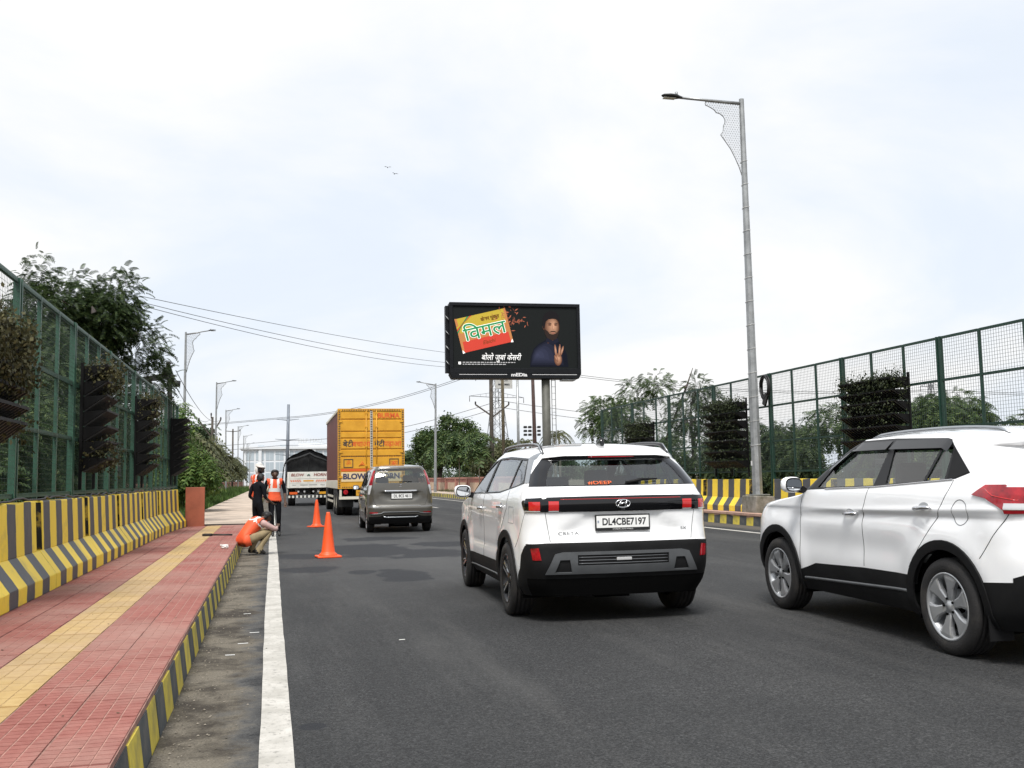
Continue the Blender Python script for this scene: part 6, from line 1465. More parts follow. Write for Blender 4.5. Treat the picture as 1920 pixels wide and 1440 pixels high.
TP_POD = np.array([[(0, -.05, 0), (0, .05, 0), (.2+.1*k, .06+.16*(k-2), -.9), (.2+.1*k, -.06+.16*(k-2), -.9)] for k in range(5)])
def scatter(name, parent, m, tpl, P, D, S, droop=0.0, kind=None):
    """place template fronds at P along D with sizes S, as one crown mesh"""
    n = len(P); D = D/np.linalg.norm(D, axis=1, keepdims=True); up = np.tile([0, 0, 1.0], (n, 1)) + rng.normal(0, .35, (n, 3))
    A = np.cross(up, D); A /= np.linalg.norm(A, axis=1, keepdims=True)+1e-9; U = np.cross(D, A)
    q, k, _ = tpl.shape; T = tpl.reshape(-1, 3)
    V = P[:, None, :] + S[:, None, None]*(T[None, :, 0, None]*D[:, None, :] + T[None, :, 1, None]*A[:, None, :] + T[None, :, 2, None]*U[:, None, :])
    if droop: V[:, :, 2] -= droop*S[:, None]*(T[None, :, 0]**2)
    V = V.reshape(-1, 3); F = np.arange(len(V)).reshape(-1, k); o = np_mesh(name, V, F, m, parent)
    if kind: o['kind'] = kind
    return o
def blob_points(blobs, n):
    """points near the skins of ellipsoid clumps: (cx,cy,cz,rx,ry,rz)"""
    B = np.array(blobs, float); vol = B[:, 3]*B[:, 4]*B[:, 5]; pk = rng.choice(len(B), n, p=vol**.7/np.sum(vol**.7)); d = rng.normal(0, 1, (n, 3)); d /= np.linalg.norm(d, axis=1, keepdims=True)
    r_ = rng.uniform(.25, 1.08, n)**.55; P = B[pk, :3] + d*r_[:, None]*B[pk, 3:]; return P, d
def tree(name, loc, label, cat, trunk_h, r0, blobs, n, size, m, tpl, bark=M_bark, group=None, droop=.25, limbs=7, seed=0, pods=0):
    rr = random.Random(seed); t = empty(name, loc, 0, label, cat, group); mb = MB()
    B = blobs; top = max(b[2] for b in B)
    mb.tube([(0, 0, -.1), (rr.uniform(-.1, .1), rr.uniform(-.1, .1), trunk_h*.5), (rr.uniform(-.15, .15), rr.uniform(-.15, .15), trunk_h)], [r0, r0*.8, r0*.6], 8)
    for k in range(limbs):
        b = B[k % len(B)]; e = (b[0]+rr.uniform(-.4, .4)*b[3], b[1]+rr.uniform(-.4, .4)*b[4], b[2]+rr.uniform(-.1, .6)*b[5]); s0 = trunk_h*rr.uniform(.5, 1.0); mid = (e[0]*.45+rr.uniform(-.2, .2), e[1]*.45+rr.uniform(-.2, .2), s0+(e[2]-s0)*.6)
        mb.tube([(0, 0, s0), mid, e], [r0*.45, r0*.28, r0*.08], 6)
        for q in range(3):
            f = (e[0]+rr.uniform(-.7, .7)*b[3], e[1]+rr.uniform(-.7, .7)*b[4], e[2]+rr.uniform(-.5, .7)*b[5]); mb.tube([mid, ((mid[0]+f[0])/2, (mid[1]+f[1])/2, (mid[2]+f[2])/2+.15), f], [r0*.2, r0*.12, r0*.04], 5)
    mb.build('trunk', bark, t)
    P, d = blob_points(B, n); D = d*np.array([1, 1, .45]) + rng.normal(0, .5, (n, 3)); S = size*rng.uniform(.6, 1.25, n)
    scatter('crown', t, m, tpl, P, D, S, droop)
    if pods:
        P, d = blob_points(B, pods); sel = P[:, 2] > np.median(P[:, 2]); P, d = P[sel], d[sel]
        scatter('seed_pods', t, LF_pod, TP_POD, P, d*np.array([1, 1, .2])+rng.normal(0, .3, P.shape), np.full(len(P), size*.8), .2, kind='stuff')
    return t
def rb(n, cx, cy, cz, sx, sy, sz, r0, r1, seed):
    rr = random.Random(seed); o = []
    for k in range(n):
        r_ = rr.uniform(r0, r1); o.append((cx+rr.uniform(-sx, sx), cy+rr.uniform(-sy, sy), cz+rr.uniform(-sz, sz), r_, r_, r_*.75))
    return o
# behind the left fence
LT = 'trees crowding behind the left fence'
tree('acacia_tree', (-4.75, 26.5, 0), 'tallest dark feathery tree with brown seed pods above the left fence', 'tree', 3.2, .14,
     rb(12, 0, 0, 4.8, .8, 1.2, .9, .6, 1.0, 3) + [(-.2, .1, 6.15, .65, .7, .6), (.95, .3, 6.25, .55, .6, .65), (-.9, -.6, 6.45, .40, .4, .65), (.4, 0, 5.6, 1.1, 1.0, .8), (-.5, -.6, 5.6, .9, .9, .8), (1.3, .5, 4.9, .8, .8, .8), (1.5, .8, 4.0, .75, .8, .7), (0, 0, 3.0, 1.5, 1.5, 1.1)], 9500, .25, LF_dark, TP_PIN, group=LT, seed=1, pods=70)
tree('acacia_tree', (-5.6, 20.5, 0), 'broad dark feathery tree behind the left fence beside the tallest one', 'tree', 2.4, .12,
     rb(10, 0, .4, 3.1, 1.2, 2.0, 1.0, .7, 1.1, 5) + [(-.3, 1.2, 4.6, .6, .7, .5), (0, 0, 1.6, 1.5, 2.2, 1.2), (.8, -1.5, 2.2, .9, 1.2, 1.2)], 6000, .27, LF_dark, TP_PIN, group=LT, seed=2, pods=30)
tree('acacia_tree', (-5.0, 14.5, 0), 'leafy young tree behind the left fence between its first planter racks', 'tree', 1.8, .09,
     rb(9, 0, 0, 1.7, 1.0, 2.2, .7, .6, .9, 8) + [(0, 0, 1.2, 1.3, 2.4, 1.0), (.6, 2.0, 2.2, .8, 1.2, .9)], 4400, .27, LF_mid, TP_PIN, group=LT, seed=3)
tree('acacia_tree', (-5.4, 9.0, 0), 'sparse young tree behind the left fence next to the first planter rack', 'tree', 1.8, .08,
     rb(8, 0, 0, 1.6, 1.0, 2.4, .7, .55, .8, 9) + [(0, .5, 1.2, 1.2, 2.0, .9)], 3200, .28, LF_dark, TP_PIN, group=LT, seed=4)
tree('acacia_tree', (-5.3, 33.0, 0), 'drooping feathery tree at the end of the left fence by the pole frame', 'tree', 2.0, .09,
     rb(7, 0, 0, 3.1, .8, 1.6, .9, .5, .9, 12) + [(0, 0, 1.6, 1.0, 1.6, 1.1)], 3800, .26, LF_dark, TP_PIN, group=LT, seed=5)
tree('bamboo_shrub', (-3.15, 38.5, 0), 'bright green drooping shrub just past the left fence end', 'shrub', 1.2, .07,
     rb(7, 0, 0, 2.2, .5, 1.6, 1.3, .45, .8, 15) + [(-.3, 0, 3.6, .5, .8, .7)], 1900, .40, LF_lite, TP_PIN5, seed=6, droop=.6)
tree('acacia_tree', (-8.5, 17.0, 0), 'dark tree filling the gap deep behind the left fence', 'tree', 2.2, .1, rb(9, 0, 0, 2.6, 1.6, 5.0, 1.2, .9, 1.5, 18), 2600, .6, LF_dark, TP_PIN5, group=LT, seed=7)
tree('acacia_tree', (-4.3, 17.6, 0), 'leafy shrub pressed against the left fence between its second and third planter racks', 'shrub', 1.4, .06, rb(8, 0, 0, 1.8, .6, 1.5, .8, .5, .8, 201) + [(0, 0, 1.3, .9, 1.7, .8)], 3200, .26, LF_mid, TP_PIN, group=LT, seed=8)
tree('acacia_tree', (-4.3, 23.3, 0), 'dark shrub pressed against the left fence between its third and last planter racks', 'shrub', 1.4, .06, rb(8, 0, 0, 1.9, .6, 1.6, .9, .5, .8, 203) + [(0, 0, 1.3, .9, 1.8, .8)], 3200, .26, LF_dark, TP_PIN, group=LT, seed=9)
tree('acacia_tree', (-4.2, 12.3, 0), 'leafy shrub pressed against the left fence just past its first planter rack', 'shrub', 1.2, .06, rb(8, 0, 0, 1.6, .6, 1.3, .7, .45, .75, 205) + [(0, 0, 1.2, .9, 1.5, .8)], 2800, .26, LF_mid, TP_PIN, group=LT, seed=10)
# left verge beyond the fence
LV = 'small trees along the left verge'
for i, (x, y, h, m, lab) in enumerate(((-7.6, 62, 4.4, LF_mid, 'bushy green verge tree behind the first slim lamp'), (-8.2, 76, 5.4, LF_mid, 'taller dark verge tree behind the forked pole'), (-9.0, 100, 7.5, LF_far, 'round dark tree behind the third slim lamp'), (-7.6, 124, 5.0, LF_far, 'dull green tree beyond the round dark verge tree'), (-8.0, 160, 5.0, LF_far, 'far dull green tree in front of the office block'), (-8.5, 200, 5.2, LF_far, 'farthest green tree left of the office block'))):
    k = h/4.5; tree('verge_tree', (x, y, 0), lab, 'tree', 1.5*k, .12*k, rb(9, 0, 0, 2.6*k, 1.7*k, 2.2*k, 1.0*k, .7*k, 1.2*k, 30+i), 1500, .75*k, m, TP_CL, group=LV, seed=30+i)
def sapling(x, y, h, label, i, group, m=LF_olive):
    t = empty('young_tree', (x, y, 0), 0, label, 'young tree', group); rr = random.Random(50+i)
    MB().tube([(0, 0, 0), (rr.uniform(-.05, .05), 0, h*.5), (rr.uniform(-.1, .1), 0, h)], [.035, .03, .02], 6).build('trunk', M_bark2, t)
    n = 130; a = rng.uniform(0, 6.28, n); D = np.stack([np.cos(a), np.sin(a), rng.uniform(.1, .9, n)], 1); P = np.stack([rng.normal(0, .15, n), rng.normal(0, .15, n), h*rng.uniform(.62, 1.0, n)], 1)
    scatter('crown', t, m, TP_PIN, P, D, rng.uniform(.6, 1.15, n), .75)
SG = 'slim young trees in the left grass'
spots = [(-3.55, 46, 3.4), (-3.6, 52, 3.5), (-3.7, 58.5, 3.4), (-3.6, 66, 3.7), (-3.8, 73, 3.4), (-3.9, 82, 3.8), (-3.7, 91, 3.4), (-3.8, 100, 3.6), (-3.9, 112, 3.4), (-4.0, 124, 3.5), (-4.0, 138, 3.4)]
for i, (x, y, h) in enumerate(spots): sapling(x, y, h, 'slim drooping young tree in the left grass, %s from the end panel' % (ORD+['thirteenth'])[i], i, SG)
SG2 = 'slim young trees by the opposite wall'
for i, (x, y, h) in enumerate(((12.9, 80, 4.4), (12.8, 68.5, 4.5), (12.9, 62, 4.2), (12.9, 95, 4.0))): sapling(x, y, h, ['slim young tree beside the slim lamp by the red wall', 'slim palm like young tree before the round tree at the red wall', 'slim young tree near the end of the red wall', 'far slim young tree along the red wall'][i], 20+i, SG2, LF_mid)
# big trees right of the road
RGp = 'trees behind the opposite wall'
tree('round_tree', (15.3, 92, 0), 'large round dark green tree behind the opposite red wall', 'tree', 2.5, .28, rb(14, .5, 0, 4.3, 2.0, 2.0, 1.5, 1.1, 1.8, 61) + [(1.0, 0, 6.3, 1.2, 1.3, 1.0), (-1.2, 0, 4.8, 1.3, 1.3, 1.2), (2.4, 0, 4.6, 1.2, 1.2, 1.2)], 3600, .75, LF_mid, TP_CL, group=RGp, seed=61)
tree('round_tree', (13.9, 118, 0), 'drooping pale green tree left of the large round tree', 'tree', 2.2, .2, rb(9, -1.2, 0, 3.4, 1.6, 1.6, 1.4, .8, 1.4, 63), 1500, .9, LF_far, TP_PIN5, group=RGp, seed=63, droop=.7)
tree('round_tree', (19.0, 84, 0), 'lower bushy tree between the large round tree and the utility poles', 'tree', 1.8, .16, rb(9, 0, 0, 2.6, 1.5, 1.5, 1.0, .8, 1.2, 65), 1500, .7, LF_olive, TP_CL, group=RGp, seed=65)
tree('round_tree', (24.0, 100, 0), 'dull green tree behind the utility poles', 'tree', 2, .2, rb(9, 0, 0, 3.0, 2.4, 1.5, 1.2, .9, 1.5, 67), 1400, .9, LF_olive, TP_CL, group=RGp, seed=67)
tree('round_tree', (33.0, 120, 0), 'low far tree right of the flood light mast', 'tree', 1.5, .2, rb(9, 0, 0, 2.2, 4.5, 1.5, .8, .9, 1.4, 69), 1200, .9, LF_far, TP_CL, group=RGp, seed=69)
def palm(x, y, h, label, i):
    t = empty('palm_tree', (x, y, 0), 0, label, 'palm', 'palms behind the billboard'); rr = random.Random(80+i)
    MB().tube([(0, 0, 0), (.08, 0, h*.5), (.02, 0, h)], [.16, .12, .10], 8).build('trunk', M_bark2, t)
    for k in range(13):
        a = 2*math.pi*k/13+rr.uniform(-.2, .2); L = rr.uniform(1.8, 2.5); e = rr.uniform(.35, 1.1); P = []; 
        for q in range(8):
            s_ = q/7; P.append((math.cos(a)*L*s_*.85, math.sin(a)*L*s_*.85, h+L*(e*s_-1.25*s_*s_)))
        V = []; F = []
        for q in range(1, 8):
            p = Vector(P[q]); d = (Vector(P[q])-Vector(P[q-1])).normalized(); w = d.cross(Vector((0, 0, 1))).normalized()
            for s_ in (-1, 1):
                for g in (0, .5):
                    b0 = p-d*.16*g*2; b = len(V); tip = b0+w*s_*.42*(1-.4*q/7)+d*.18-Vector((0, 0, .22)); V += [b0-d*.035, b0+d*.035, tip]; F.append((b, b+1, b+2))
        mb = MB().tube(P, [.03]*7+[.01], 4); mb.add(V, F); mb.build('frond', LF_olive, t, fix=False)
for i, (x, y, h, lab) in enumerate(((24.4, 95, 4.6, 'brown tipped palm against the rusty utility pole'), (28.2, 96, 5.4, 'curved palm right of the billboard pole'), (25.4, 88, 4.9, 'palm partly hidden behind the billboard pole'), (21.9, 99, 5.0, 'palm between the wooden and the grey utility poles'))): palm(x, y, h, lab, i)
# right of the opposite fence
RT = 'shrubs behind the opposite fence'
tree('feathery_tree', (16.0, 40.5, 0), 'tall light green feathery tree rising over the far end of the opposite fence', 'tree', 2.0, .12,
     rb(9, -.6, 0, 3.2, 1.5, 1.3, 1.1, .55, .95, 90) + [(-1.9, -.4, 4.0, .8, .8, .5), (-.6, 0, 4.9, .8, .8, .6), (.5, .2, 5.2, .7, .7, .7), (-2.6, 0, 3.5, .6, .7, .5), (0, 0, 1.6, 1.7, 1.2, 1.1)], 3000, .34, LF_mid, TP_PIN, group=RT, seed=90, droop=.25)
t = tree('leaning_tree', (15.6, 35.0, 0), 'dark leaved leaning branch with hanging pods above the opposite fence', 'tree', 2.6, .09,
     [(.3, 0, 4.6, .55, .5, .45), (.7, 0, 4.1, .5, .5, .5), (-.3, 0, 3.6, .7, .7, .7), (.9, 0, 3.2, .5, .5, .6), (-.2, 0, 2.2, 1.0, .9, .9), (-.8, .2, 1.2, 1.3, 1.0, .9)], 1500, .32, LF_dark, TP_PIN, group=RT, seed=92, pods=45)
MB().tube([(-1.1, 0, 2.6), (-.2, 0, 4.6), (.10, 0, 5.35)], [.05, .035, .012], 6).build('branch', M_bark, t)
for i, (x, y, bl, n, m, lab) in enumerate(((15.2, 22.3, rb(9, 0, 0, 2.0, .8, 1.5, .7, .5, .85, 101) + [(0, 0, 1.2, 1.0, 1.8, .7)], 2600, LF_mid, 'green willow like shrub behind the opposite fence right of the lamp post'), (15.4, 27.0, rb(8, 0, 0, 1.8, .8, 1.5, .7, .5, .8, 103) + [(0, 0, 1.1, 1.0, 1.8, .7)], 2200, LF_dark, 'dark shrub behind the opposite fence left of the lamp post'), (15.5, 18.9, rb(8, 0, 0, 1.9, .8, 1.4, .7, .45, .8, 105), 1800, LF_mid, 'green shrub behind the opposite fence under the wide planter rack'), (15.8, 31.5, rb(8, 0, 0, 1.9, .9, 1.6, .8, .5, .85, 107) + [(0, 0, 1.0, 1.1, 1.7, .7)], 2200, LF_dark, 'dark shrub behind the opposite fence below the leaning branch'), (15.7, 14.0, rb(7, 0, 0, 1.3, .8, 1.8, .5, .45, .7, 109), 1300, LF_mid, 'low shrub behind the opposite fence hidden by the white SUV'))):
    tree('fence_shrub', (x, y, 0), lab, 'shrub', 1.0, .06, bl, int(n*1.4), .30, m, TP_PIN, group=RT, seed=100+i, droop=.5)
tree('fence_shrub', (19.0, 44, 0), 'wide low green shrub beyond the far end of the opposite fence', 'shrub', 1.0, .08, rb(9, 0, 0, 1.4, 3.5, 3, .6, .6, 1.0, 111), 1400, .6, LF_olive, TP_CL, group=RT, seed=111)
# grass
def grass(name, x0, x1, y0, y1, n, h, label, m):
    P = np.stack([rng.uniform(x0, x1, n), rng.uniform(y0, y1, n)**1.0, np.full(n, .0)], 1); a = rng.uniform(0, 6.28, n); hh = h*rng.uniform(.5, 1.3, n)*(1+.5*np.sin(P[:, 1]*.35)); w = .02+.02*rng.random(n)
    d = np.stack([np.cos(a), np.sin(a)], 1); V = np.zeros((n, 3, 3)); V[:, 0, :2] = P[:, :2]-d*w[:, None]; V[:, 1, :2] = P[:, :2]+d*w[:, None]; V[:, 2, :2] = P[:, :2]+rng.normal(0, .09, (n, 2)); V[:, 2, 2] = hh
    tag(np_mesh(name, V.reshape(-1, 3), np.arange(3*n).reshape(-1, 3), m), label, 'grass', kind='stuff')
M_grass = leaf_mat('grass blades', (.03, .065, .012), (.065, .125, .025), (.12, .19, .05), .3)
grass('verge_grass', -6.0, -2.6, 30, 75, 26000, .38, 'lush green grass beside the pale path and the left pink wall', M_grass)
grass('far_grass', -6.0, -2.6, 75, 150, 14000, .45, 'far green grass along the left pink wall', M_grass)
grass('wall_grass', 12.9, 13.75, 52, 120, 6000, .28, 'dry green grass at the foot of the opposite red wall', MAT['olive leaves'])
grass('scrub_grass', 13.6, 22, 8, 42, 16000, .6, 'rough grass and weeds behind the opposite fence', MAT['olive leaves'])
grass('scrub_grass', -12, -3.0, 4, 34, 16000, .6, 'rough dark weeds behind the left fence', MAT['dark leaves'])
far = [(float(x), float(y)) for x, y in zip(rng.uniform(-90, 120, 60), rng.uniform(300, 460, 60)) if not (-14 < x < 20)]
P = []; 
for x, y in far: P += [(x, y, 2.5, 6, 4, 3.2), (x+5, y+3, 2.0, 5, 4, 2.6)]
pp, dd = blob_points(P, 7000); w = empty('far_woodland', (0, 0, 0), 0, 'low hazy belt of trees along the horizon', 'woodland', kind='stuff'); scatter('foliage', w, LF_far, TP_CL, pp, dd, rng.uniform(1.6, 2.6, len(pp)))

# ================================================================ PLANTER RACKS
M_tray = mat('black planter plastic', (.004, .004, .004), .6, spec=.2, var=.3, vscale=8)
def tray_mesh(w, d, h):
    mb = MB(); mb.add([(0, -w/2, 0), (0, w/2, 0), (d, w/2, h), (d, -w/2, h), (0, -w/2, h), (0, w/2, h)], [(0,1,2,3), (0,3,4), (1,5,2)])
    n = max(4, int(w/.11))
    for i in range(n):
        y = -w/2+.03+(w-.06)*i/(n-1); mb.bar((.012, y, -.008), (d+.005, y, h-.012), .020, .016, 1)
    mb.bar((d, -w/2, h), (d, w/2, h), .02, .03)
    me = mb.mesh('planter_tray'); me.materials.append(M_tray); me.materials.append(mat('grey planter rib', (.035, .035, .033), .5)); return me  # ribs a lighter grey than the black trays
def rack(loc, s_, w, z0, z1, label, rows, leaf, seed, d=.34, lm=None, group='planter racks on the mesh fences'):
    rr = random.Random(seed); t = empty('planter_rack', loc, 0 if s_ > 0 else math.pi, label, 'planter rack', group)
    for y in (-w/2, 0, w/2) if w > 1.4 else (-w/2, w/2): MB().box(-.02, .02, y-.02, y+.02, z0-.25, z1+.04).build('upright', M_tray, t)
    me = tray_mesh(w, d, .20); P = []; D = []
    for i in range(rows):
        z = z0+(z1-z0)*i/rows; o = bpy.data.objects.new('planter_tray', me); COL.objects.link(o); o.parent = t; o.location = (.022, 0, z); o.rotation_euler = (0, rr.uniform(-.10, .06), 0)
        if s_ > 0: MB().box(.021, .03, -w/2+.02, w/2-.02, z+.02, z+.20).build('back_board', M_tray, t)
        q = leaf[min(len(leaf)-1, int(i*len(leaf)/rows))]
        for k in range(int(q*w*110)):
            P.append((rr.uniform(.05, d+.10), rr.uniform(-w/2-.06, w/2+.06), z+.16+rr.gauss(0, .09))); D.append((rr.uniform(.2, 1), rr.uniform(-.8, .8), rr.uniform(-.8, .5)))
    if P: scatter('foliage', t, lm or LF_brown, TP_CL2, np.array(P), np.array(D), rng.uniform(.08, .19, len(P)), .6)
    return t
rack((-2.62, 9.55, 0), 1, 1.5, 1.66, 2.66, 'black planter rack with thick trailing plants, first along the left fence', 6, (.1, .1, 2.4, 4.0), 1, d=.32)
rack((-2.62, 15.5, 0), 1, 1.1, 1.48, 2.98, 'black slatted planter rack with dry plants at its top, second along the left fence', 7, (.5, .0, .0, .8, 1.5), 2, d=.32)
rack((-2.62, 21.2, 0), 1, 1.1, 1.46, 2.98, 'black slatted planter rack with sparse plants, third along the left fence', 7, (.1, .0, .1, .6, 1.2), 3, d=.32)
rack((-2.62, 28.4, 0), 1, 1.2, 1.50, 3.0, 'bare black planter rack, last along the left fence near the pole frame', 8, (.0, .05), 4, d=.36)
rack((12.90, 19.0, 0), -1, 2.05, 1.75, 3.30, 'wide black planter rack with trailing plants above the white SUV roof', 6, (.05, .2, .6, 1.7), 5, lm=LF_rk)
rack((12.90, 26.3, 0), -1, 2.1, 1.45, 3.36, 'tall black planter rack with bushy top beside the lamp post', 7, (.2, .3, .5, 1.8), 6, lm=LF_rk)
rack((12.90, 33.2, 0), -1, 2.0, 1.45, 3.1, 'dark planter rack with overgrown plants at the far end of the opposite fence', 7, (.4, .6, 1.8), 7, lm=LF_rk)
# coil of cable hanging on the opposite fence
t = empty('cable_coil', (12.86, 24.0, 0), 0, 'black coil of cable hanging from the top of the opposite fence', 'cable coil')
for k in range(4): MB().tube([(-.02*k, .22*math.cos(a)+.02*math.sin(k), 3.56+.30*math.sin(a)+.03*math.cos(k*2)) for a in [x*.35 for x in range(19)]], .026, 6).build('cable_loop', M_black, t)
MB().bar((-.05, .05, 3.10), (-.05, -.12, 3.38), .05, .16).build('cable_tail', M_black, t)
# ================================================================ PEOPLE
M_skin = mat('brown skin', (.085, .045, .028), .55); M_hair = mat('black hair', (.006, .005, .005), .6)
M_ovest = mat('orange vest cloth', (.78, .10, .030), .65, var=.12, vscale=8); M_refl = mat('reflective tape', (.72, .72, .70), .35)
M_bshirt = mat('black shirt', (.006, .007, .010), .9, var=.2, spec=.15); M_bpant = mat('black trousers', (.005, .005, .007), .9, spec=.15, var=.3, vscale=12); M_pshirt = mat('pale pink shirt', (.42, .28, .26), .8, var=.15, vscale=10); M_khaki = mat('khaki trousers', (.26, .205, .115), .85, var=.2, vscale=9)
M_shoe = mat('dark shoes', (.012, .011, .010), .6); M_wcloth = mat('white cloth', (.66, .65, .62), .8, bump=.2, bscale=20); M_beige = mat('dusty trousers', (.22, .20, .17), .85)
def person(label, loc, rz, J, mats, hand_dir, vest=False, turban=False, beard=False, tape_h=(.44, .56), group='road workers by the white edge line', scale=1.0):
    """J: joint name -> local position (facing +Y). One skinned body mesh; hair and clothes are its children"""
    root = empty('person', loc, rz, label, 'person', group); root.scale = (scale,)*3
    V = []; E = []; Rd = []; B = []                     # verts, edges, radii, region tag per edge
    idx = {}
    def jt(n, p, r_): idx[n] = len(V); V.append(Vector(p)); Rd.append(r_)
    def ed(a, b, reg): E.append((idx[a], idx[b])); B.append(reg)
    rad = dict(pelvis=(.135, .11), waist=(.125, .095), chest=(.150, .11), collar=(.095, .075), neck=(.052, .052), jaw=(.062, .072), head=(.076, .092), crown=(.058, .070))
    for n in ('pelvis', 'waist', 'chest', 'collar', 'neck', 'jaw', 'head', 'crown'): jt(n, J[n], rad[n])
    for a, b, g in (('pelvis', 'waist', 'torso'), ('waist', 'chest', 'torso'), ('chest', 'collar', 'torso'), ('collar', 'neck', 'neck'), ('neck', 'jaw', 'head'), ('jaw', 'head', 'head'), ('head', 'crown', 'head')): ed(a, b, g)
    for s_ in 'LR':
        jt('sh'+s_, J['sh'+s_], (.062, .062)); jt('el'+s_, J['el'+s_], (.043, .043)); jt('wr'+s_, J['wr'+s_], (.028, .024))
        ed('chest' if False else 'collar', 'sh'+s_, 'torso'); ed('sh'+s_, 'el'+s_, 'upper'); ed('el'+s_, 'wr'+s_, 'fore')
        w = Vector(J['wr'+s_]); d = (w-Vector(J['el'+s_])).normalized(); d = (d*.6+Vector(hand_dir[s_])*.4).normalized(); side = d.cross(Vector((0, 0, 1)));
        if side.length < .1: side = Vector((1, 0, 0))
        side.normalize(); jt('pm'+s_, w+d*.075, (.036, .018)); ed('wr'+s_, 'pm'+s_, 'hand')
        nrm = side.cross(d)
        for k, (off, L) in enumerate(((-.030, .060), (-.010, .072), (.010, .068), (.029, .054))):
            b0 = w+d*.085+side*off; jt('f%d%s' % (k, s_), b0+d*L*.55+nrm*.008, (.0095, .0095)); jt('g%d%s' % (k, s_), b0+d*L*.95+nrm*.028, (.0075, .0075)); ed('pm'+s_, 'f%d%s' % (k, s_), 'hand'); ed('f%d%s' % (k, s_), 'g%d%s' % (k, s_), 'hand')
        jt('t'+s_, w+d*.055-side*.050+nrm*.012, (.011, .011)); jt('u'+s_, w+d*.088-side*.058+nrm*.022, (.009, .009)); ed('wr'+s_, 't'+s_, 'hand'); ed('t'+s_, 'u'+s_, 'hand')
        jt('hp'+s_, J['hp'+s_], (.092, .092)); jt('kn'+s_, J['kn'+s_], (.060, .060)); jt('an'+s_, J['an'+s_], (.042, .046)); jt('he'+s_, J['he'+s_], (.036, .036)); jt('to'+s_, J['to'+s_], (.040, .028))
        ed('pelvis', 'hp'+s_, 'hip'); ed('hp'+s_, 'kn'+s_, 'thigh'); ed('kn'+s_, 'an'+s_, 'shin'); ed('an'+s_, 'he'+s_, 'foot'); ed('an'+s_, 'to'+s_, 'foot')
    hd = Vector(J['head']); face = Vector(J['face']).normalized(); up = (Vector(J['crown'])-Vector(J['jaw'])).normalized(); rt = face.cross(up).normalized()
    jt('nose', hd+face*.098-up*.020, (.014, .018)); ed('head', 'nose', 'head')
    for s_, q in (('L', -1), ('R', 1)): jt('ear'+s_, hd+rt*q*.083-up*.01, (.010, .022)); ed('head', 'ear'+s_, 'head')
    me = bpy.data.meshes.new('body'); me.from_pydata([tuple(v) for v in V], E, []); ob = bpy.data.objects.new('body_tmp', me); COL.objects.link(ob)
    sk = ob.modifiers.new('s', 'SKIN'); sk.use_smooth_shade = True; sk.branch_smoothing = .2
    for i, v in enumerate(me.skin_vertices[0].data): v.radius = Rd[i]; v.use_root = (i == 0)
    sb_ = ob.modifiers.new('d', 'SUBSURF'); sb_.levels = sb_.render_levels = 2
    dg = bpy.context.evaluated_depsgraph_get(); dg.update(); m2 = bpy.data.meshes.new_from_object(ob.evaluated_get(dg)); bpy.data.objects.remove(ob)
    body = link('body', m2, list(mats.values()) and [mats[k] for k in ('torso', 'neck', 'head', 'upper', 'fore', 'hand', 'hip', 'thigh', 'shin', 'foot')], root)
    keys = ['torso', 'neck', 'head', 'upper', 'fore', 'hand', 'hip', 'thigh', 'shin', 'foot']
    A = np.array([V[a] for a, b in E]); Bq = np.array([V[b] for a, b in E]); ab = Bq-A; l2 = (ab**2).sum(1)+1e-12; rm = np.array([max(Rd[a])*.5+max(Rd[b])*.5 for a, b in E])
    vc = np.array([p.center[:] for p in m2.polygons]); reg = []
    for c in vc:
        t = np.clip(((c-A)*ab).sum(1)/l2, 0, 1); dist = np.linalg.norm(c-(A+ab*t[:, None]), axis=1)/rm; reg.append(B[int(dist.argmin())])
    m2.polygons.foreach_set('material_index', [keys.index(r_) for r_ in reg]); m2.polygons.foreach_set('use_smooth', [True]*len(reg)); m2.update()
    vn = [v.normal.copy() for v in m2.vertices]
    def shell(name, faces, off, mfun, mlist):
        idx_ = {}; VV = []; FF = []; MI = []
        for pi in faces:
            f = []
            for vi in m2.polygons[pi].vertices:
                if vi not in idx_: idx_[vi] = len(VV); VV.append(tuple(m2.vertices[vi].co+vn[vi]*off))
                f.append(idx_[vi])
            FF.append(f); MI.append(mfun(m2.polygons[pi].center))
        x = bpy.data.meshes.new(name); x.from_pydata(VV, [], FF); x.polygons.foreach_set('material_index', MI); x.polygons.foreach_set('use_smooth', [True]*len(FF)); x.update()
        o = link(name, x, mlist, root); s2 = o.modifiers.new('t', 'SOLIDIFY'); s2.thickness = .008; s2.offset = 1; return o
    hf = [i for i, r_ in enumerate(reg) if r_ == 'head' and ((vc[i]-np.array(hd))@np.array(up) > .025 or ((vc[i]-np.array(hd))@np.array(face) < -.01 and (vc[i]-np.array(hd))@np.array(up) > -.07)) and (vc[i]-np.array(hd))@np.array(face) < .085]
    shell('hair', hf, .012 if not turban else .006, lambda c: 0, [M_hair])
    if beard: shell('beard', [i for i, r_ in enumerate(reg) if r_ == 'head' and (vc[i]-np.array(hd))@np.array(up) < -.045 and (vc[i]-np.array(hd))@np.array(face) > 0], .006, lambda c: 0, [M_hair])
    for q in (-1, 1): MB().lathe([(.001, .010), (.009, .006), (.011, 0), (.009, -.006)], lambda a, b, h: tuple(hd+face*(.080+h)+rt*(q*.030+a)+up*(.012+b)), 8).build('eye', M_hair, root)
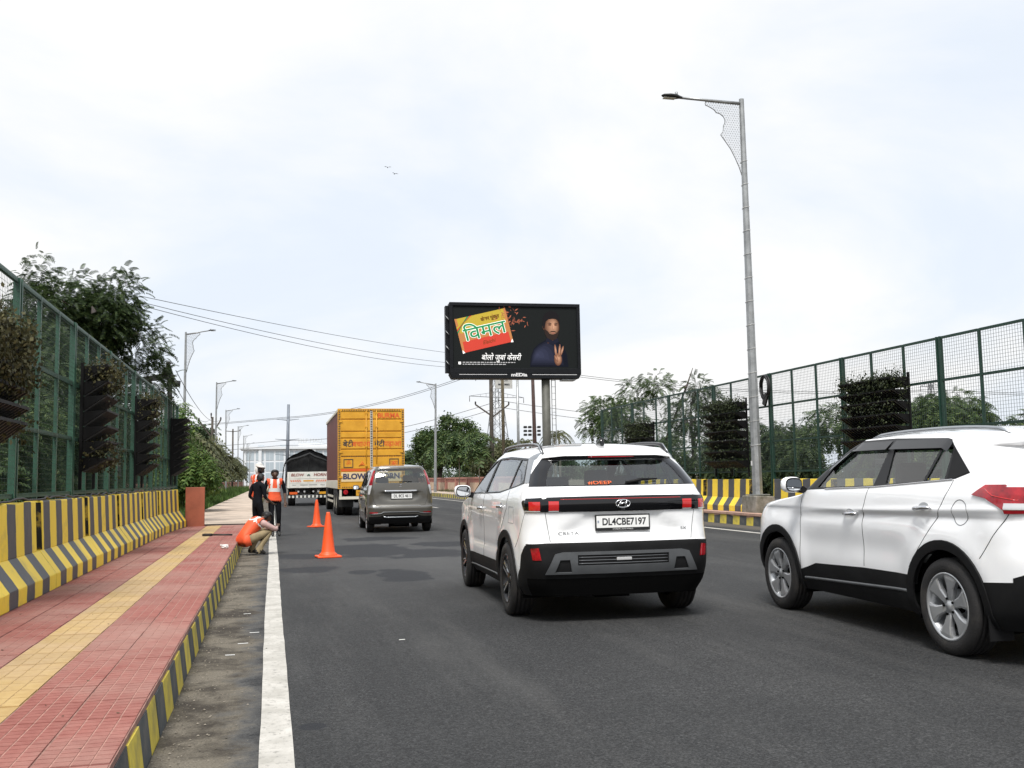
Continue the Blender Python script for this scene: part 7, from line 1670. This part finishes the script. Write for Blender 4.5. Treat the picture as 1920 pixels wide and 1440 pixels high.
    if turban:
        mb = MB()
        for k in range(5):
            c0 = hd+up*(.045+.018*k)-face*.006; r1 = .098-.010*k
            mb.tube([c0+(face*math.cos(a)*1.1+rt*math.sin(a))*r1+up*.012*math.sin(a*2+k) for a in [x*.3142 for x in range(21)]], .022, 6)
        mb.build('turban', M_wcloth, root)
        MB().tube([hd+up*.05-face*.10, hd-face*.115-up*.06, hd-face*.10-up*.18], [.03, .035, .02], 7).build('turban_tail', M_wcloth, root)
    if vest:
        pv, ch, co = Vector(J['pelvis']), Vector(J['waist']), Vector(J['collar']); ax = (co-pv); L = ax.length; ax.normalize(); fr = (face-ax*face.dot(ax)).normalized(); sd = fr.cross(ax)
        def tape(c):
            h = (Vector(c)-pv).dot(ax)/L; x = (Vector(c)-pv).dot(sd)
            if tape_h[0] < h < tape_h[1]: return 1
            if h >= tape_h[1] and .06 < abs(x) < .10: return 1
            return 0
        vf = [i for i, r_ in enumerate(reg) if r_ in ('torso', 'hip') and -.08 < (Vector(vc[i])-pv).dot(ax)/L < 1.06 and abs((Vector(vc[i])-pv).dot(sd)) < .175]
        shell('vest', vf, .016, tape, [M_ovest, M_refl])
    return root, J
def dress(t, nk, hd, up, fo, hn, hp, th, sh, ft): return dict(torso=t, neck=nk, head=hd, upper=up, fore=fo, hand=hn, hip=hp, thigh=th, shin=sh, foot=ft)
S = M_skin
# worker in vest walking towards the camera, head bowed, tool in hand
J1 = dict(pelvis=(0,0,.90), waist=(0,0,1.05), chest=(0,.01,1.22), collar=(0,.01,1.37), neck=(0,.03,1.43), jaw=(0,.07,1.475), head=(0,.085,1.545), crown=(0,.06,1.625), face=(0,1,-.55),
          shL=(-.185,0,1.35), elL=(-.25,-.03,1.08), wrL=(-.25,.06,.85), shR=(.185,0,1.35), elR=(.235,-.05,1.09), wrR=(.20,.10,.93),
          hpL=(-.09,0,.86), knL=(-.10,.04,.48), anL=(-.11,-.06,.09), heL=(-.11,-.12,.045), toL=(-.12,.08,.03), hpR=(.09,0,.86), knR=(.07,.12,.49), anR=(.05,.08,.09), heR=(.05,.02,.04), toR=(.05,.22,.03))
person('worker in an orange vest over black clothes with a silver taped front, looking down', (.06, 24.1, 0), R(184), J1, dress(M_bshirt, S, S, M_bshirt, S, S, M_bpant, M_bpant, M_bpant, M_shoe), dict(L=(0, 0, -1), R=(0, .5, -.8)), vest=True, scale=.96)
# worker in plain black shirt, turned away, forearm forward
J2 = dict(pelvis=(0,0,.90), waist=(0,.0,1.05), chest=(0,.02,1.22), collar=(0,.03,1.37), neck=(0,.05,1.43), jaw=(0,.08,1.475), head=(0,.09,1.545), crown=(0,.07,1.625), face=(0,1,-.35),
          shL=(-.18,.0,1.34), elL=(-.23,-.06,1.08), wrL=(-.20,.16,.95), shR=(.18,.02,1.34), elR=(.235,.02,1.06), wrR=(.20,.26,.92),
          hpL=(-.09,0,.86), knL=(-.10,.03,.48), anL=(-.11,-.02,.09), heL=(-.11,-.08,.045), toL=(-.13,.12,.03), hpR=(.09,0,.86), knR=(.09,.06,.48), anR=(.10,.0,.09), heR=(.10,-.06,.04), toR=(.11,.14,.03))
person('worker in a plain dark shirt standing with his back half turned, no vest', (-.30, 22.3, 0), R(-48), J2, dress(M_bshirt, S, S, M_bshirt, S, S, M_bpant, M_bpant, M_bpant, M_shoe), dict(L=(0, .5, -.8), R=(0, .9, -.3)), scale=.90)
# worker in turban
person('worker in a white turban and orange vest behind the man in the dark shirt', (-.36, 25.3, 0), R(-62), J2, dress(M_pshirt, S, S, M_pshirt, S, S, M_beige, M_beige, M_beige, M_shoe), dict(L=(0, .5, -.8), R=(0, .6, -.7)), vest=True, turban=True, beard=True, scale=1.035)
# worker squatting at the kerb
J4 = dict(pelvis=(0,-.16,.25), waist=(0,-.10,.37), chest=(0,.03,.50), collar=(0,.14,.585), neck=(0,.20,.62), jaw=(0,.265,.61), head=(0,.31,.655), crown=(0,.32,.735), face=(0,1,-.9),
          shL=(-.18,.13,.555), elL=(-.26,.32,.42), wrL=(-.10,.44,.44), shR=(.18,.13,.555), elR=(.27,.34,.43), wrR=(.10,.44,.46),
          hpL=(-.10,-.14,.25), knL=(-.18,.30,.42), anL=(-.15,.08,.09), heL=(-.15,.02,.045), toL=(-.17,.22,.03), hpR=(.10,-.14,.25), knR=(.18,.30,.42), anR=(.15,.06,.09), heR=(.15,.0,.045), toR=(.17,.20,.03))
person('worker squatting at the kerb in an orange vest, pale shirt and khaki trousers', (-.36, 18.25, 0), R(-62), J4, dress(M_pshirt, S, S, M_pshirt, M_pshirt, S, M_khaki, M_khaki, M_khaki, M_shoe), dict(L=(.3, .5, .3), R=(-.3, .5, .3)), vest=True, tape_h=(.78, .86), scale=1.02)
# ================================================================ CONES AND ODDMENTS
M_cone = mat('orange cone plastic', (.80, .085, .012), .5, col2=(.62, .09, .03), vscale=6, detail=6, cut=(.5, .85))
def cone(x, y, rz, label):
    t = empty('traffic_cone', (x, y, 0), rz, label, 'traffic cone', 'orange traffic cones')
    MB().prism([(-.20, -.20), (.20, -.20), (.20, .20), (-.20, .20)], lambda a, b, d: (a*(1-.3*d), b*(1-.3*d), d), .0, .035).build('base', M_cone, t, bevel=.012, seg=2)
    MB().lathe([(.155, .0355), (.150, .06), (.125, .075), (.112, .10), (.078, .40), (.045, .68), (.032, .735), (.030, .755), (.018, .76), (.016, .70)], lambda a, b, h: (a, b, h), 28).build('body', M_cone, t)
cone(.93, 17.15, .12, 'orange traffic cone standing alone on the damp patch'); cone(1.22, 28.3, .5, 'orange traffic cone farther up the lane beside the workers')
t = empty('tool', (-1.02, 20.3, .25), R(75), 'black handled tool lying on the tiled footpath', 'tool')
MB().tube([(0, -.28, .02), (0, .12, .025)], .016, 8).build('shaft', M_shoe, t); MB().box(-.05, .05, .12, .30, .0, .05).build('head', M_shoe, t, bevel=.01)
t = empty('plastic_bag', (-.72, 16.4, .25), .4, 'small crumpled white bag at the kerb edge of the tiles', 'bag')
me = bpy.data.meshes.new('bag'); bm = bmesh.new(); bmesh.ops.create_icosphere(bm, subdivisions=3, radius=.05)
for v in bm.verts: k = 1+.28*math.sin(v.co.x*120+v.co.y*90)*math.cos(v.co.z*100); v.co = Vector((v.co.x*k*1.1, v.co.y*k*.8, max(0, (v.co.z*.75*k+.03)))) 
bm.to_mesh(me); bm.free(); link('bag_body', me, M_wcloth, t)
MB().tube([(-.045, 0, .045), (-.07, .01, .06)], [.012, .018], 8).build('bag_knot', M_wcloth, t)
# grit and litter in the gutter and leaves on the tiles (too small to count)
n = 1500; x = -.55+np.abs(rng.normal(0, .16, n)); y = rng.uniform(3, 26, n); s_ = rng.uniform(.003, .011, n); V = np.zeros((n, 4, 3)); T = np.array([(0, 0, 1), (1, 0, -.2), (-.5, .87, -.2), (-.5, -.87, -.2)])
a = rng.uniform(0, 6.28, n)
for k in range(4): V[:, k, 0] = x+s_*(T[k, 0]*np.cos(a)-T[k, 1]*np.sin(a)); V[:, k, 1] = y+s_*(T[k, 0]*np.sin(a)+T[k, 1]*np.cos(a)); V[:, k, 2] = .004+s_*.6*max(T[k, 2], 0)
F = (np.arange(n)[:, None, None]*4+np.array([(0, 1, 2), (0, 2, 3), (0, 3, 1)])[None]).reshape(-1, 3)
tag(np_mesh('gutter_grit', V.reshape(-1, 3), F, mat('grit', (.16, .14, .11), .9, isl=.6)), 'fine stones and grit along the left gutter', 'grit', kind='stuff')
n = 90; x = rng.uniform(-2.05, -.6, n); y = 3.8+rng.uniform(0, 1, n)**1.5*18; a = rng.uniform(0, 6.28, n); l = rng.uniform(.006, .018, n); V = np.zeros((n, 4, 3))
for k, (u, v) in enumerate(((-1, 0), (0, .4), (1, 0), (0, -.4))): V[:, k, 0] = x+l*(u*np.cos(a)-v*np.sin(a)); V[:, k, 1] = y+l*(u*np.sin(a)+v*np.cos(a)); V[:, k, 2] = .252+.004*abs(u)
tag(np_mesh('leaf_litter', V.reshape(-1, 3), np.arange(4*n).reshape(-1, 4), mat('dry leaf', (.07, .045, .022), .9, isl=.5)), 'tiny dry leaves scattered on the tiled footpath', 'leaf litter', kind='stuff')
# two birds
for i, (x, y, z, lab) in enumerate(((6.9, 60, 20.62, 'small dark bird in the sky, higher of two'), (7.33, 60, 20.24, 'small dark bird in the sky, lower of two'))):
    t = empty('bird', (x, y, z), .5*i, lab, 'bird'); t.scale = (.6, .6, .6)
    MB().lathe([(.001, -.16), (.035, -.10), (.05, 0), (.03, .10), (.001, .15)], lambda a, b, h: (a, h, b), 8).build('body', M_iron, t)
    MB().add([(0, .06, .02), (0, -.05, .02), (.22, -.06, .10), (.40, -.14, .02)], [(0,1,3,2)]).add([(0, .06, .02), (0, -.05, .02), (-.22, -.06, .10), (-.40, -.14, .02)], [(0,2,3,1)]).build('wings', M_iron, t, fix=False)
